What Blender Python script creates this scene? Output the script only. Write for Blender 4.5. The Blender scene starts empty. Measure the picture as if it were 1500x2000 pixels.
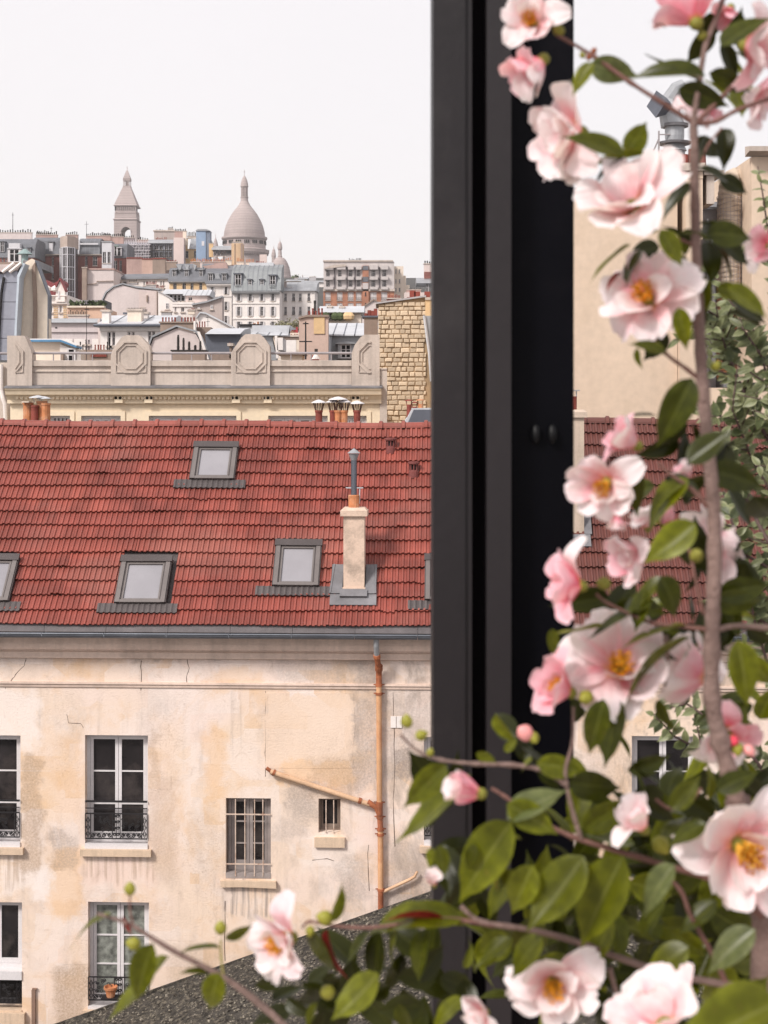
import bpy, math, random
from math import sin, cos, tan, pi, radians, sqrt
from mathutils import Vector, Matrix, noise

scene = bpy.context.scene
# ------------------------------------------------------------------ camera
CZ = 18.0                                   # eye height above the street
cd = bpy.data.cameras.new("camera")
cam = bpy.data.objects.new("camera", cd)
scene.collection.objects.link(cam)
cam.location = (0, 0, CZ)
cam.rotation_euler = (radians(90), 0, 0)
cd.sensor_fit = 'HORIZONTAL'
cd.sensor_width = 36
cd.lens = 72
cd.shift_y = -200 / 1500
cd.clip_start = 0.05
cd.clip_end = 6000
cd.dof.use_dof = True
cd.dof.focus_distance = 40
cd.dof.aperture_fstop = 16
scene.camera = cam
# ------------------------------------------------------------------ world: overcast daylight
SUN_EL, SUN_AZ = radians(42), radians(224)          # behind the camera, a little to the left
w = bpy.data.worlds.new("World")
scene.world = w
w.use_nodes = True
wn = w.node_tree
wn.nodes.clear()
sky = wn.nodes.new("ShaderNodeTexSky")
sky.sky_type = 'NISHITA'
sky.sun_disc = False
sky.sun_elevation = SUN_EL
sky.sun_rotation = SUN_AZ
sky.dust_density = 3
cover = wn.nodes.new("ShaderNodeMix"); cover.data_type = 'RGBA'
cover.inputs[0].default_value = 0.9
cover.inputs[7].default_value = (4.02, 3.79, 3.76, 1)   # even cloud cover
tcw = wn.nodes.new("ShaderNodeTexCoord")
cn = wn.nodes.new("ShaderNodeTexNoise"); cn.inputs['Scale'].default_value = 2.2; cn.inputs['Detail'].default_value = 4
cm = wn.nodes.new("ShaderNodeMapRange"); cm.inputs[3].default_value = 0.965; cm.inputs[4].default_value = 1.035
mul = wn.nodes.new("ShaderNodeVectorMath"); mul.operation = 'SCALE'
bg = wn.nodes.new("ShaderNodeBackground"); bg.inputs[1].default_value = 0.1
wo = wn.nodes.new("ShaderNodeOutputWorld")
wn.links.new(tcw.outputs['Generated'], cn.inputs['Vector'])
wn.links.new(cn.outputs['Fac'], cm.inputs[0])
wn.links.new(sky.outputs[0], cover.inputs[6])
wn.links.new(cover.outputs[2], mul.inputs[0])
wn.links.new(cm.outputs[0], mul.inputs['Scale'])
wn.links.new(mul.outputs[0], bg.inputs[0])
wn.links.new(bg.outputs[0], wo.inputs[0])
sl = bpy.data.lights.new("sun", 'SUN')
sl.energy = 1.5; sl.angle = radians(12); sl.color = (1.0, 0.95, 0.89)
so = bpy.data.objects.new("sun", sl); scene.collection.objects.link(so)
sd = Vector((sin(SUN_AZ) * cos(SUN_EL), cos(SUN_AZ) * cos(SUN_EL), sin(SUN_EL)))
so.rotation_euler = (-sd).to_track_quat('-Z', 'Y').to_euler()
so.location = (0, -20, 60)
scene.view_settings.view_transform = 'Standard'
scene.view_settings.look = 'None'
scene.view_settings.exposure = 1.36
scene.view_settings.gamma = 1
scene.view_settings.use_curve_mapping = False
scene.cycles.use_denoising = True
scene.cycles.max_bounces = 6
scene.cycles.diffuse_bounces = 3
scene.cycles.glossy_bounces = 2
scene.cycles.transmission_bounces = 3

# ------------------------------------------------------------------ helpers
COL = scene.collection
R = random.Random(7)

class MB:
    def __init__(s): s.v = []; s.f = []; s.t = []
    def poly(s, pts, tint=0.5):
        b = len(s.v); s.v += [tuple(p) for p in pts]; s.f.append(tuple(range(b, b + len(pts)))); s.t.append(tint)
    def box(s, x0, x1, y0, y1, z0, z1, tint=0.5):
        if x0 > x1: x0, x1 = x1, x0
        if y0 > y1: y0, y1 = y1, y0
        if z0 > z1: z0, z1 = z1, z0
        b = len(s.v)
        s.v += [(x0,y0,z0),(x1,y0,z0),(x1,y1,z0),(x0,y1,z0),(x0,y0,z1),(x1,y0,z1),(x1,y1,z1),(x0,y1,z1)]
        for q in ((0,3,2,1),(4,5,6,7),(0,1,5,4),(1,2,6,5),(2,3,7,6),(3,0,4,7)):
            s.f.append(tuple(b + i for i in q)); s.t.append(tint)
        return s
    def prism(s, pts, d):                       # closed outline pts (3D), pushed along vector d
        n = len(pts); b = len(s.v); d = Vector(d)
        s.v += [tuple(p) for p in pts] + [tuple(Vector(p) + d) for p in pts]
        s.f.append(tuple(range(b, b + n))); s.f.append(tuple(range(b + 2*n - 1, b + n - 1, -1))); s.t += [.5, .5]
        for i in range(n):
            j = (i + 1) % n
            s.f.append((b + i, b + n + i, b + n + j, b + j)); s.t.append(.5)
        return s
    def profx(s, prof, x0, x1):                 # (y,z) outline run along x
        return s.prism([(x0, p[0], p[1]) for p in prof], (x1 - x0, 0, 0))
    def front(s, outline, y0, y1):              # (x,z) outline given depth
        return s.prism([(p[0], y0, p[1]) for p in outline], (0, y1 - y0, 0))
    def cyl(s, p0, p1, r0, r1=None, n=8, caps=True):
        return s.tube([p0, p1], [r0, r0 if r1 is None else r1], n, caps)
    def tube(s, path, rad, n=8, caps=True):
        path = [Vector(p) for p in path]
        if not isinstance(rad, (list, tuple)): rad = [rad] * len(path)
        b = len(s.v); m = len(path); up = None
        for i, p in enumerate(path):
            d = (path[min(i+1, m-1)] - path[max(i-1, 0)]).normalized()
            if up is None:
                a = Vector((0, 0, 1)) if abs(d.z) < .9 else Vector((1, 0, 0))
                u = d.cross(a).normalized()
            else:
                u = (up - d * up.dot(d)).normalized()
            up = u; q = d.cross(u)
            for k in range(n):
                a = 2 * pi * k / n
                s.v.append(tuple(p + (u * cos(a) + q * sin(a)) * rad[i]))
        for i in range(m - 1):
            for k in range(n):
                k2 = (k + 1) % n
                s.f.append((b+i*n+k, b+i*n+k2, b+(i+1)*n+k2, b+(i+1)*n+k)); s.t.append(.5)
        if caps:
            s.f.append(tuple(b + k for k in reversed(range(n)))); s.f.append(tuple(b+(m-1)*n+k for k in range(n))); s.t += [.5, .5]
        return s
    def lathe(s, prof, cx=0, cy=0, n=24):       # (r,z) profile
        b = len(s.v); m = len(prof)
        for r, z in prof:
            for k in range(n):
                a = 2 * pi * (k + .5) / n
                s.v.append((cx + r * cos(a), cy + r * sin(a), z))
        for i in range(m - 1):
            for k in range(n):
                k2 = (k + 1) % n
                s.f.append((b+i*n+k, b+i*n+k2, b+(i+1)*n+k2, b+(i+1)*n+k)); s.t.append(.5)
        s.f.append(tuple(b + k for k in reversed(range(n)))); s.f.append(tuple(b+(m-1)*n+k for k in range(n))); s.t += [.5, .5]
        return s
    def mesh(s, name, m, smooth=False):
        me = bpy.data.meshes.new(name)
        me.from_pydata(s.v, [], s.f)
        if m is not None: me.materials.append(m)
        if smooth: me.shade_smooth()
        me.update()
        return me

def obj(name, me, parent=None, loc=None, kind=None, label=None):
    o = bpy.data.objects.new(name, me); COL.objects.link(o)
    if parent is not None: o.parent = parent
    if loc is not None: o.location = loc
    if kind: o['kind'] = kind
    if label: o['label'] = label
    return o
def put(name, mb, m, parent=None, loc=None, kind=None, label=None, smooth=False):
    return obj(name, mb.mesh(name, m, smooth), parent, loc, kind, label)
def thing(name, label, cat, loc=(0, 0, 0), rz=0, group=None):
    o = bpy.data.objects.new(name, None); COL.objects.link(o)
    o.location = loc; o.rotation_euler = (0, 0, rz); o.empty_display_size = .2
    o['label'] = label; o['category'] = cat
    if group: o['group'] = group
    return o
def tag(o, label, cat, group=None):
    o['label'] = label; o['category'] = cat
    if group: o['group'] = group
    return o

# ------------------------------------------------------------------ materials
MATS = {}
def M(name, col, rough=.85, var=.12, scale=1.5, bump=.25, bscale=25, metal=0., spec=.3, stain=None, stain_amt=0., stain_scale=.6,
      streak=0., tintattr=False, randobj=0., bands=None, transl=0., fine=.06):
    if name in MATS: return MATS[name]
    m = bpy.data.materials.new(name); m.use_nodes = True
    nt = m.node_tree; N = nt.nodes; L = nt.links
    bs = N["Principled BSDF"]
    bs.inputs['Roughness'].default_value = rough; bs.inputs['Metallic'].default_value = metal
    bs.inputs['Specular IOR Level'].default_value = spec
    tc = N.new("ShaderNodeTexCoord"); V = tc.outputs['Object']
    def nz(sc, det=4, vec=None, rg=.55):
        n = N.new("ShaderNodeTexNoise"); n.inputs['Scale'].default_value = sc; n.inputs['Detail'].default_value = det
        n.inputs['Roughness'].default_value = rg
        L.new(vec or V, n.inputs['Vector']); return n.outputs['Fac']
    def mr(src, a, b, lo=0, hi=1):
        n = N.new("ShaderNodeMapRange"); n.inputs[1].default_value = a; n.inputs[2].default_value = b
        n.inputs[3].default_value = lo; n.inputs[4].default_value = hi; L.new(src, n.inputs[0]); return n.outputs[0]
    def mix(f, a, b, mode='MIX'):
        n = N.new("ShaderNodeMix"); n.data_type = 'RGBA'; n.blend_type = mode
        for i, x in ((0, f), (6, a), (7, b)):
            if isinstance(x, (int, float)): n.inputs[i].default_value = x
            elif isinstance(x, tuple): n.inputs[i].default_value = (*x[:3], 1)
            else: L.new(x, n.inputs[i])
        return n.outputs[2]
    lo = tuple(max(0, c * (1 - var)) for c in col); hi = tuple(min(1, c * (1 + var)) for c in col)
    c = mix(mr(nz(scale), .3, .7), lo, hi)
    if fine: c = mix(mr(nz(scale * 14, 3), .25, .75), c, mix(1., c, (1 - fine*2.2,)*3, 'MULTIPLY'))
    if stain: c = mix(mr(nz(stain_scale, 6, None, .65), .5, .68, 0, stain_amt), c, stain)
    if streak:
        mp = N.new("ShaderNodeMapping"); mp.inputs['Scale'].default_value = (1, 1, .07); L.new(V, mp.inputs[0])
        c = mix(mr(nz(5 * scale, 5, mp.outputs[0]), .48, .75, 0, streak), c, tuple(x * .45 for x in col))
    if bands:                                     # (spacing m, strength) coursing lines, stone joints
        sx = N.new("ShaderNodeSeparateXYZ"); L.new(V, sx.inputs[0])
        a = N.new("ShaderNodeMath"); a.operation = 'FRACT'; b = N.new("ShaderNodeMath"); b.operation = 'DIVIDE'; b.inputs[1].default_value = bands[0]
        L.new(sx.outputs[2], b.inputs[0]); L.new(b.outputs[0], a.inputs[0])
        c = mix(mr(a.outputs[0], .0, .18, bands[1], 0), c, tuple(x * .5 for x in col))
    if randobj:
        oi = N.new("ShaderNodeObjectInfo"); src = oi.outputs['Random']
        if tintattr:
            at = N.new("ShaderNodeAttribute"); at.attribute_name = 'tint'; src = at.outputs['Fac']
        c = mix(1., c, mix(src, (1 - randobj,)*3, (1 + randobj * .7,)*3), 'MULTIPLY')
    L.new(c, bs.inputs['Base Color'])
    if bump:
        bp = N.new("ShaderNodeBump"); bp.inputs['Strength'].default_value = bump; bp.inputs['Distance'].default_value = .02
        L.new(nz(bscale, 5), bp.inputs['Height']); L.new(bp.outputs[0], bs.inputs['Normal'])
    m['_c'] = 0
    MATS[name] = m
    m.diffuse_color = (*col, 1)
    return m

zinc = M("zinc", (.36, .37, .39), .45, .14, .8, .1, 6, metal=.35, spec=.4, stain=(.25, .26, .28), stain_amt=.4, streak=.25)
zinc_pale = M("zinc_pale", (.56, .57, .60), .5, .1, .5, .08, 5, metal=.2, streak=.2)
zinc_dark = M("zinc_dark", (.13, .14, .17), .5, .2, .5, .1, 6, metal=.2, streak=.2)
slate = M("slate", (.15, .155, .175), .55, .18, .8, .15, 8, bands=(.55, .35))
lead = M("lead", (.17, .165, .175), .6, .25, 2.5, .2, 12, metal=.2, stain=(.33, .33, .35), stain_amt=.6)
white_paint = M("white_paint", (.66, .63, .64), .6, .05, 2, .05)
white_wall = M("white_wall", (.80, .74, .71), .9, .06, .35, .1, 8, streak=.16)
pink_wall = M("pink_wall", (.66, .55, .52), .9, .07, .3, .1, 8, streak=.2)
mauve_wall = M("mauve_wall", (.64, .555, .54), .9, .07, .3, .1, 8, streak=.14)
cream_wall = M("cream_wall", (.76, .65, .55), .9, .06, .4, .1, 8, streak=.12)
ochre_wall = M("ochre_wall", (.66, .46, .26), .9, .07, .4, .1, 8, streak=.12)
salmon_wall = M("salmon_wall", (.66, .44, .33), .9, .08, .4, .1, 8, streak=.15)
brick_far = M("brick_far", (.25, .10, .085), .9, .2, .6, .1, 8, bands=(.6, .3), streak=.12)
brick_orange = M("brick_orange", (.42, .19, .12), .9, .2, .8, .15, 8, bands=(.5, .3))
brown_stack = M("brown_stack", (.31, .235, .195), .9, .15, .6, .15, 8, streak=.3)
grey_render = M("grey_render", (.42, .40, .41), .9, .1, .5, .15, 8, streak=.25)
pink_render = M("pink_render", (.44, .30, .27), .9, .15, .4, .15, 8, streak=.25)
stone_far = M("stone_far", (.42, .35, .34), .9, .1, .12, .1, 3, bands=(1.4, .75), streak=.12)
stone_dark = M("stone_dark", (.26, .215, .22), .9, .1, .2, .1, 3)
concrete = M("concrete", (.55, .47, .415), .92, .1, 1.2, .35, 30, stain=(.26, .22, .19), stain_amt=.35, stain_scale=1.3, streak=.45)
cream_b = M("cream_paint", (.80, .67, .50), .85, .05, .6, .08, 20, streak=.1)
cream_big = M("cream_render", (.66, .52, .405), .9, .06, .35, .25, 40, stain=(.5, .38, .27), stain_amt=.35, stain_scale=.5, streak=.12)
terracotta = M("terracotta", (.24, .06, .045), .85, .25, 6, .2, 30)
terracotta_orange = M("terracotta_orange", (.50, .20, .09), .85, .25, 6, .2, 30, stain=(.6, .42, .3), stain_amt=.5, stain_scale=4)
pot_black = M("pot_black", (.035, .03, .028), .8, .2, 6, .1)
pane_mat = M("window_glass", (.020, .017, .018), .08, .6, 1.3, .02, 3, spec=.5, fine=0, stain=(.075, .062, .058), stain_amt=.7, stain_scale=1.7)  # paler blotches stand for reflections and curtains, painted on opaque glass
pane_pale = M("skylight_glass", (.26, .25, .27), .25, .08, 1.5, 0, spec=.6, fine=0)
pane_curtain = M("curtained_glass", (.19, .20, .18), .35, .6, 9, 0, spec=.5)
dark_int = M("dark_interior", (.03, .028, .03), .9, .2, 2, 0)
iron = M("black_iron", (.02, .018, .02), .5, .1, 5, 0)
iron_grey = M("grey_iron", (.32, .29, .30), .6, .1, 5, 0)
foliage_far = M("foliage_far", (.07, .09, .04), .9, .4, .8, 0)
# weathered limestone of the near facade
def facade_material():
    m = bpy.data.materials.new("weathered_limestone"); m.use_nodes = True
    nt = m.node_tree; N = nt.nodes; L = nt.links; bs = N["Principled BSDF"]; bs.inputs['Roughness'].default_value = .92; bs.inputs['Specular IOR Level'].default_value = .2
    tc = N.new("ShaderNodeTexCoord"); V = tc.outputs['Object']
    def nz(sc, det=5, vec=None, rg=.6, dist=0):
        n = N.new("ShaderNodeTexNoise"); n.inputs['Scale'].default_value = sc; n.inputs['Detail'].default_value = det
        n.inputs['Roughness'].default_value = rg; n.inputs['Distortion'].default_value = dist; L.new(vec or V, n.inputs['Vector']); return n.outputs['Fac']
    def mr(src, a, b, lo=0, hi=1):
        n = N.new("ShaderNodeMapRange"); n.inputs[1].default_value = a; n.inputs[2].default_value = b
        n.inputs[3].default_value = lo; n.inputs[4].default_value = hi; L.new(src, n.inputs[0]); return n.outputs[0]
    def mix(f, a, b, mode='MIX'):
        n = N.new("ShaderNodeMix"); n.data_type = 'RGBA'; n.blend_type = mode
        for i, x in ((0, f), (6, a), (7, b)):
            if isinstance(x, (int, float)): n.inputs[i].default_value = x
            elif isinstance(x, tuple): n.inputs[i].default_value = (*x[:3], 1)
            else: L.new(x, n.inputs[i])
        return n.outputs[2]
    def mul(a, b):
        n = N.new("ShaderNodeMath"); n.operation = 'MULTIPLY'; L.new(a, n.inputs[0]); L.new(b, n.inputs[1]); return n.outputs[0]
    def mp(sc, loc=(0, 0, 0)):
        n = N.new("ShaderNodeMapping"); n.inputs['Scale'].default_value = sc; n.inputs['Location'].default_value = loc; L.new(V, n.inputs[0]); return n.outputs[0]
    sx = N.new("ShaderNodeSeparateXYZ"); L.new(V, sx.inputs[0]); Z = sx.outputs[2]; X = sx.outputs[0]
    pink = (.77, .63, .57); cream = (.75, .60, .49); ochre = (.66, .42, .22); grey = (.30, .245, .21); white = (.78, .68, .63)
    c = mix(mr(nz(.35, 3), .4, .6), cream, pink)
    c = mix(mr(Z, 12.2, 14.4), mix(mr(nz(.5, 3, mp((1, 1, 1), (3, 1, 7))), .45, .6), c, cream), mix(.65, c, pink))
    # blocky orange repairs and soft orange bleeding
    vo = N.new("ShaderNodeTexVoronoi"); vo.distance = 'CHEBYCHEV'; vo.inputs['Scale'].default_value = 1.15; vo.inputs['Randomness'].default_value = .85
    L.new(mp((1, 0.01, 1.25)), vo.inputs['Vector'])
    sv = N.new("ShaderNodeSeparateColor"); L.new(vo.outputs['Color'], sv.inputs[0])
    c = mix(mul(mr(sv.outputs[0], .68, .72, 0, .4), mr(nz(2.2, 5), .35, .55)), c, ochre)
    c = mix(mul(mr(sv.outputs[1], .6, .64, 0, .5), mr(nz(1.5, 5, mp((1, 1, 1), (5, 5, 5))), .3, .5)), c, white)
    c = mix(mr(nz(.8, 7, mp((1, 1, 1), (11, 0, 4)), .68, .6), .52, .72, 0, .6), c, ochre)
    c = mix(mr(nz(1.1, 7, mp((1, 1, .8), (2, 8, 4)), .7, .4), .55, .68, 0, .7), c, white)
    # grime: heavier on the right half, under the gutter and towards the ground
    g = mr(nz(1.3, 8, mp((1, 1, .55), (7, 3, 1)), .72, .5), .48, .66, 0, 1)
    right = mr(X, -2.6, 0.6, .22, .8)
    c = mix(mul(g, right), c, grey)
    c = mix(mr(nz(2.6, 9, mp((1, 1, 1), (3, 2, 14)), .8, 1.2), .56, .66, 0, .45), c, (.47, .36, .29))
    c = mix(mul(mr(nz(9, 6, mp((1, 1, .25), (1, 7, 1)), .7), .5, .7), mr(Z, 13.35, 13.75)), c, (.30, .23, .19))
    st = mr(nz(7, 6, mp((1, 1, .06)), .6), .53, .75, 0, 1)
    c = mix(mul(st, mr(nz(.7, 3, mp((1, 1, 1), (1, 1, 9))), .45, .65, .05, .5)), c, grey)
    # pitted, worn stone courses
    wv = nz(34, 6, mp((.6, 1, 1.5)), .75)
    pit = mul(mr(wv, .54, .70), mr(nz(.7, 4, mp((1, 1, 1), (4, 4, 9))), .47, .64))
    c = mix(mul(pit, mr(nz(3, 3), .3, .6, .2, .6)), c, (.40, .28, .19))
    br = N.new("ShaderNodeTexBrick"); br.inputs['Scale'].default_value = 1; br.inputs['Mortar Size'].default_value = .006
    br.inputs['Brick Width'].default_value = 1.05; br.inputs['Row Height'].default_value = .46
    cb = N.new("ShaderNodeCombineXYZ"); L.new(X, cb.inputs[0]); L.new(Z, cb.inputs[1])
    dn = N.new("ShaderNodeVectorMath"); dn.operation = 'ADD'; L.new(cb.outputs[0], dn.inputs[0])
    dz = N.new("ShaderNodeTexNoise"); dz.inputs['Scale'].default_value = 4; L.new(V, dz.inputs['Vector'])
    dsc = N.new("ShaderNodeVectorMath"); dsc.operation = 'SCALE'; dsc.inputs['Scale'].default_value = .05; L.new(dz.outputs['Color'], dsc.inputs[0])
    L.new(dsc.outputs[0], dn.inputs[1]); L.new(dn.outputs[0], br.inputs['Vector'])
    joint = mul(br.outputs['Fac'], mr(nz(1.2, 3, mp((1, 1, 1), (9, 2, 2))), .55, .7))
    c = mix(mr(joint, 0, 1, 0, .22), c, (.40, .27, .17))
    L.new(c, bs.inputs['Base Color'])
    h = N.new("ShaderNodeMath"); h.operation = 'MULTIPLY_ADD'; L.new(pit, h.inputs[0]); h.inputs[1].default_value = -1.2; L.new(nz(30, 5), h.inputs[2])
    h2 = N.new("ShaderNodeMath"); h2.operation = 'SUBTRACT'; L.new(h.outputs[0], h2.inputs[0]); L.new(joint, h2.inputs[1])
    bp = N.new("ShaderNodeBump"); bp.inputs['Strength'].default_value = .4; bp.inputs['Distance'].default_value = .02
    L.new(h2.outputs[0], bp.inputs['Height']); L.new(bp.outputs[0], bs.inputs['Normal'])
    return m
limestone = facade_material()
sill_stone = M("sill_stone", (.66, .50, .37), .9, .12, 3, .3, 30, streak=.35, stain=(.35, .28, .22), stain_amt=.4, stain_scale=3)
moulding_stone = M("moulding_stone", (.68, .53, .45), .9, .1, 1.5, .3, 20, streak=.3, stain=(.3, .24, .2), stain_amt=.5, stain_scale=1.2)
def tile_material(name, attr):
    m = M(name, (.245, .060, .045), .45, .2, 2.2, .2, 60, spec=.35, stain=(.36, .10, .07), stain_amt=.4, stain_scale=.45, tintattr=attr, randobj=.2)
    nt = m.node_tree; N = nt.nodes; L = nt.links; bs = N["Principled BSDF"]
    src = bs.inputs['Base Color'].links[0].from_socket
    geo = N.new("ShaderNodeNewGeometry")
    sx = N.new("ShaderNodeSeparateXYZ"); L.new(geo.outputs['Position'], sx.inputs[0])
    def mr(s, a, b, lo, hi):
        n = N.new("ShaderNodeMapRange"); n.inputs[1].default_value = a; n.inputs[2].default_value = b
        n.inputs[3].default_value = lo; n.inputs[4].default_value = hi; L.new(s, n.inputs[0]); return n.outputs[0]
    # older, browner tiles east of the party line; paler patches and soot patches over several tiles
    def mx(f, a, col):
        n = N.new("ShaderNodeMix"); n.data_type = 'RGBA'; L.new(f, n.inputs[0]); L.new(a, n.inputs[6]); n.inputs[7].default_value = (*col, 1); return n.outputs[2]
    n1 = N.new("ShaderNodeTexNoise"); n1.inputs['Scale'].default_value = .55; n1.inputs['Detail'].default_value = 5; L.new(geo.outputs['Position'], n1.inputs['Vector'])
    n2 = N.new("ShaderNodeTexNoise"); n2.inputs['Scale'].default_value = 1.1; n2.inputs['Detail'].default_value = 6; L.new(geo.outputs['Position'], n2.inputs['Vector'])
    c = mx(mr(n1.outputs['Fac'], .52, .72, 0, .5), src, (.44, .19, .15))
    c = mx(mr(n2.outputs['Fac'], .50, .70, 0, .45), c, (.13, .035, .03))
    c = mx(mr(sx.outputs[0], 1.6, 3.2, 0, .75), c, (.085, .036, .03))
    L.new(c, bs.inputs['Base Color'])
    return m
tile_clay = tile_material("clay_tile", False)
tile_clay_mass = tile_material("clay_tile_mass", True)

# ------------------------------------------------------------------ frames: a facade plane in the place, read through survey bearings
class F:
    def __init__(s, px, D, rot=0., base=0.):
        s.D = D; s.o = Vector(((px - 750) / 3000 * D, D, base)); s.r = radians(rot); s.c = cos(s.r); s.s = sin(s.r); s.base = base
    def pt(s, px, py, off=0.):
        dx, dy, dz = (px - 750) / 3000, 1., -(py - 800) / 3000
        t = (off + s.c * s.o.y - s.s * s.o.x) / (s.c * dy - s.s * dx)
        X, Y = t * dx - s.o.x, t * dy - s.o.y
        return (s.c * X + s.s * Y, CZ + t * dz - s.base)
    def x(s, px, off=0.): return s.pt(px, 800, off)[0]
    def z(s, py, px=None, off=0.): return s.pt(s.px0 if px is None else px, py, off)[1]
    def root(s, name, label, cat, group=None): return thing(name, label, cat, tuple(s.o), s.r, group)

def g(Y):                                        # height of the hill
    K = ((0, 0), (60, 0), (110, 4), (160, 9), (250, 22), (330, 38), (430, 52), (560, 66), (750, 78), (1000, 70), (1100, 60), (4000, 0))
    for (a, h), (b, k) in zip(K, K[1:]):
        if Y <= b: return h + (k - h) * (Y - a) / (b - a)
    return 0

def holes_wall(mb, x0, x1, z0, z1, y, th, holes):
    xs = sorted({x0, x1, *[min(max(h[i], x0), x1) for h in holes for i in (0, 1)]})
    zs = sorted({z0, z1, *[min(max(h[i], z0), z1) for h in holes for i in (2, 3)]})
    def inh(cx, cz): return any(h[0] < cx < h[1] and h[2] < cz < h[3] for h in holes)
    for i in range(len(xs) - 1):
        run = None
        for k in range(len(zs)):
            ok = k < len(zs) - 1 and not inh((xs[i] + xs[i+1]) / 2, (zs[k] + zs[k+1]) / 2)
            if ok and run is None: run = zs[k]
            if not ok and run is not None:
                mb.poly([(xs[i], y, run), (xs[i+1], y, run), (xs[i+1], y, zs[k]), (xs[i], y, zs[k])]); run = None
    for a, b, c, d in holes:
        a, b = max(a, x0), min(b, x1)
        mb.poly([(a, y, c), (a, y + th, c), (a, y + th, d), (a, y, d)]); mb.poly([(b, y, c), (b, y, d), (b, y + th, d), (b, y + th, c)])
        mb.poly([(a, y, c), (b, y, c), (b, y + th, c), (a, y + th, c)]); mb.poly([(a, y, d), (a, y + th, d), (b, y + th, d), (b, y, d)])
# ------------------------------------------------------------------ the ground and the hill
def make_ground():
    mb = MB(); ys = [-40, 0, 30, 60, 85, 110, 135, 160, 205, 250, 290, 330, 380, 430, 495, 560, 650, 750, 1000, 1090]
    xs = [-600, -400, -150, -50, 0, 50, 150, 400, 600]
    for y in ys:
        for x in xs: mb.v.append((x, y, g(y) * (1 if abs(x) < 500 else .5)))
    n = len(xs)
    for j in range(len(ys) - 1):
        for i in range(n - 1): mb.f.append((j*n+i, j*n+i+1, (j+1)*n+i+1, (j+1)*n+i))
    put("ground", mb, M("asphalt", (.06, .058, .055), .95, .2, .3, .3, 10), kind='structure')
make_ground()

# ------------------------------------------------------------------ near house with the red tiled roof
FA = F(750, 28.0, -2.3, 0)
A = FA.root("tiled_roof_house", "long weathered limestone house under a red clay tile roof across the courtyard", "house")
AX0, AX1 = FA.x(-140), FA.x(1640)
EZ = FA.pt(425, 1224, -.35)[1]; TH = radians(47); EY = -.35           # eave of the tiles
def roof_pt(px, py):                                                   # bearing -> (x along the house, distance up the slope)
    dx, dy, dz = (px - 750) / 3000, 1., -(py - 800) / 3000
    lo, hi = 20., 45.
    def h(t):
        X, Y = t * dx - FA.o.x, t * dy - FA.o.y
        ly = -FA.s * X + FA.c * Y
        return (CZ + t * dz) - (EZ + (ly - EY) * tan(TH)), FA.c * X + FA.s * Y, ly
    for _ in range(60):
        m = (lo + hi) / 2
        if h(m)[0] > 0: lo = m
        else: hi = m
    _, lx, ly = h(lo)
    return lx, (ly - EY) / cos(TH)
RL = roof_pt(430, 829)[1]                                              # slope length
RY, RZ = EY + RL * cos(TH), EZ + RL * sin(TH)
def sag(x): return -.035 * sin((x + 6) * .45) - .03 * cos(x * .9)
NR = 15; EXP = RL / NR
# skylights and the roof chimney, as corners on the slope
def rect_on_roof(tl, br):
    a = roof_pt(*tl); b = roof_pt(*br); return (a[0], b[0], b[1], a[1])
SKY = [("skylight", "small grey skylight high on the red roof, the only one in the upper row", rect_on_roof((381, 873), (459, 942))),
       ("skylight", "grey framed skylight cut off by the left edge of the photo", rect_on_roof((-68, 1092), (20, 1180))),
       ("skylight", "grey framed skylight low on the red roof, second from the left", rect_on_roof((240, 1095), (325, 1184))),
       ("skylight", "grey framed skylight on the red roof, just left of the roof chimney", rect_on_roof((540, 1063), (624, 1150))),
       ("skylight", "skylight on the red roof half hidden by the dark window post", rect_on_roof((830, 1092), (916, 1178)))]
CH = rect_on_roof((650, 1112), (727, 1186))
def blocked(x0, x1, s0, s1):
    xc, sc_ = (x0 + x1) / 2, (s0 + s1) / 2
    for _, _, (a, b, c, d) in SKY:
        if a < xc < b and c - .02 < sc_ < d + .1: return True
    return False
# tile shape: two rolls, thick lower lip
TW = .205
PR = [(0, .0), (.014, .026), (.046, .030), (.060, .004), (.100, .0), (.114, .026), (.146, .030), (.160, .004), (.203, .0)]
def tile_geo(mb, ox, s0, x_from=0, tint=.5, lift=0, L0=None):
    LN = EXP * 1.10; b = len(mb.v); n = len(PR); hl, hu = .054 + lift, .004 + lift * .4
    def P(x, s, h):
        zz = sag(ox + x)
        return (ox + x - x_from, EY + s * cos(TH) - h * sin(TH), EZ + s * sin(TH) + h * cos(TH) + zz * (s / RL))
    for x, h in PR:
        mb.v.append(P(x, s0, hl + h)); mb.v.append(P(x, s0 + LN, hu + h)); mb.v.append(P(x, s0 + .004, hl + h - .036))
    for i in range(n - 1):
        a = b + 3 * i
        mb.f.append((a, a+3, a+4, a+1)); mb.f.append((a, a+2, a+5, a+3)); mb.t += [tint, tint]
    mb.f.append((b, b+1, b+2)); e = b + 3 * (n - 1); mb.f.append((e, e+2, e+1)); mb.t += [tint, tint]
ntile = int((AX1 - AX0) / TW)
sing, mass = [], MB()
tr = random.Random(3)
def px_of(lx, s):
    X, Y, Z = lx, EY + s * cos(TH), EZ + s * sin(TH)
    wx = FA.o.x + FA.c * X - FA.s * Y; wy = FA.o.y + FA.s * X + FA.c * Y
    return 750 + 3000 * wx / wy, 800 - 3000 * (Z - CZ) / wy
roof_slab = MB()
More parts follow.
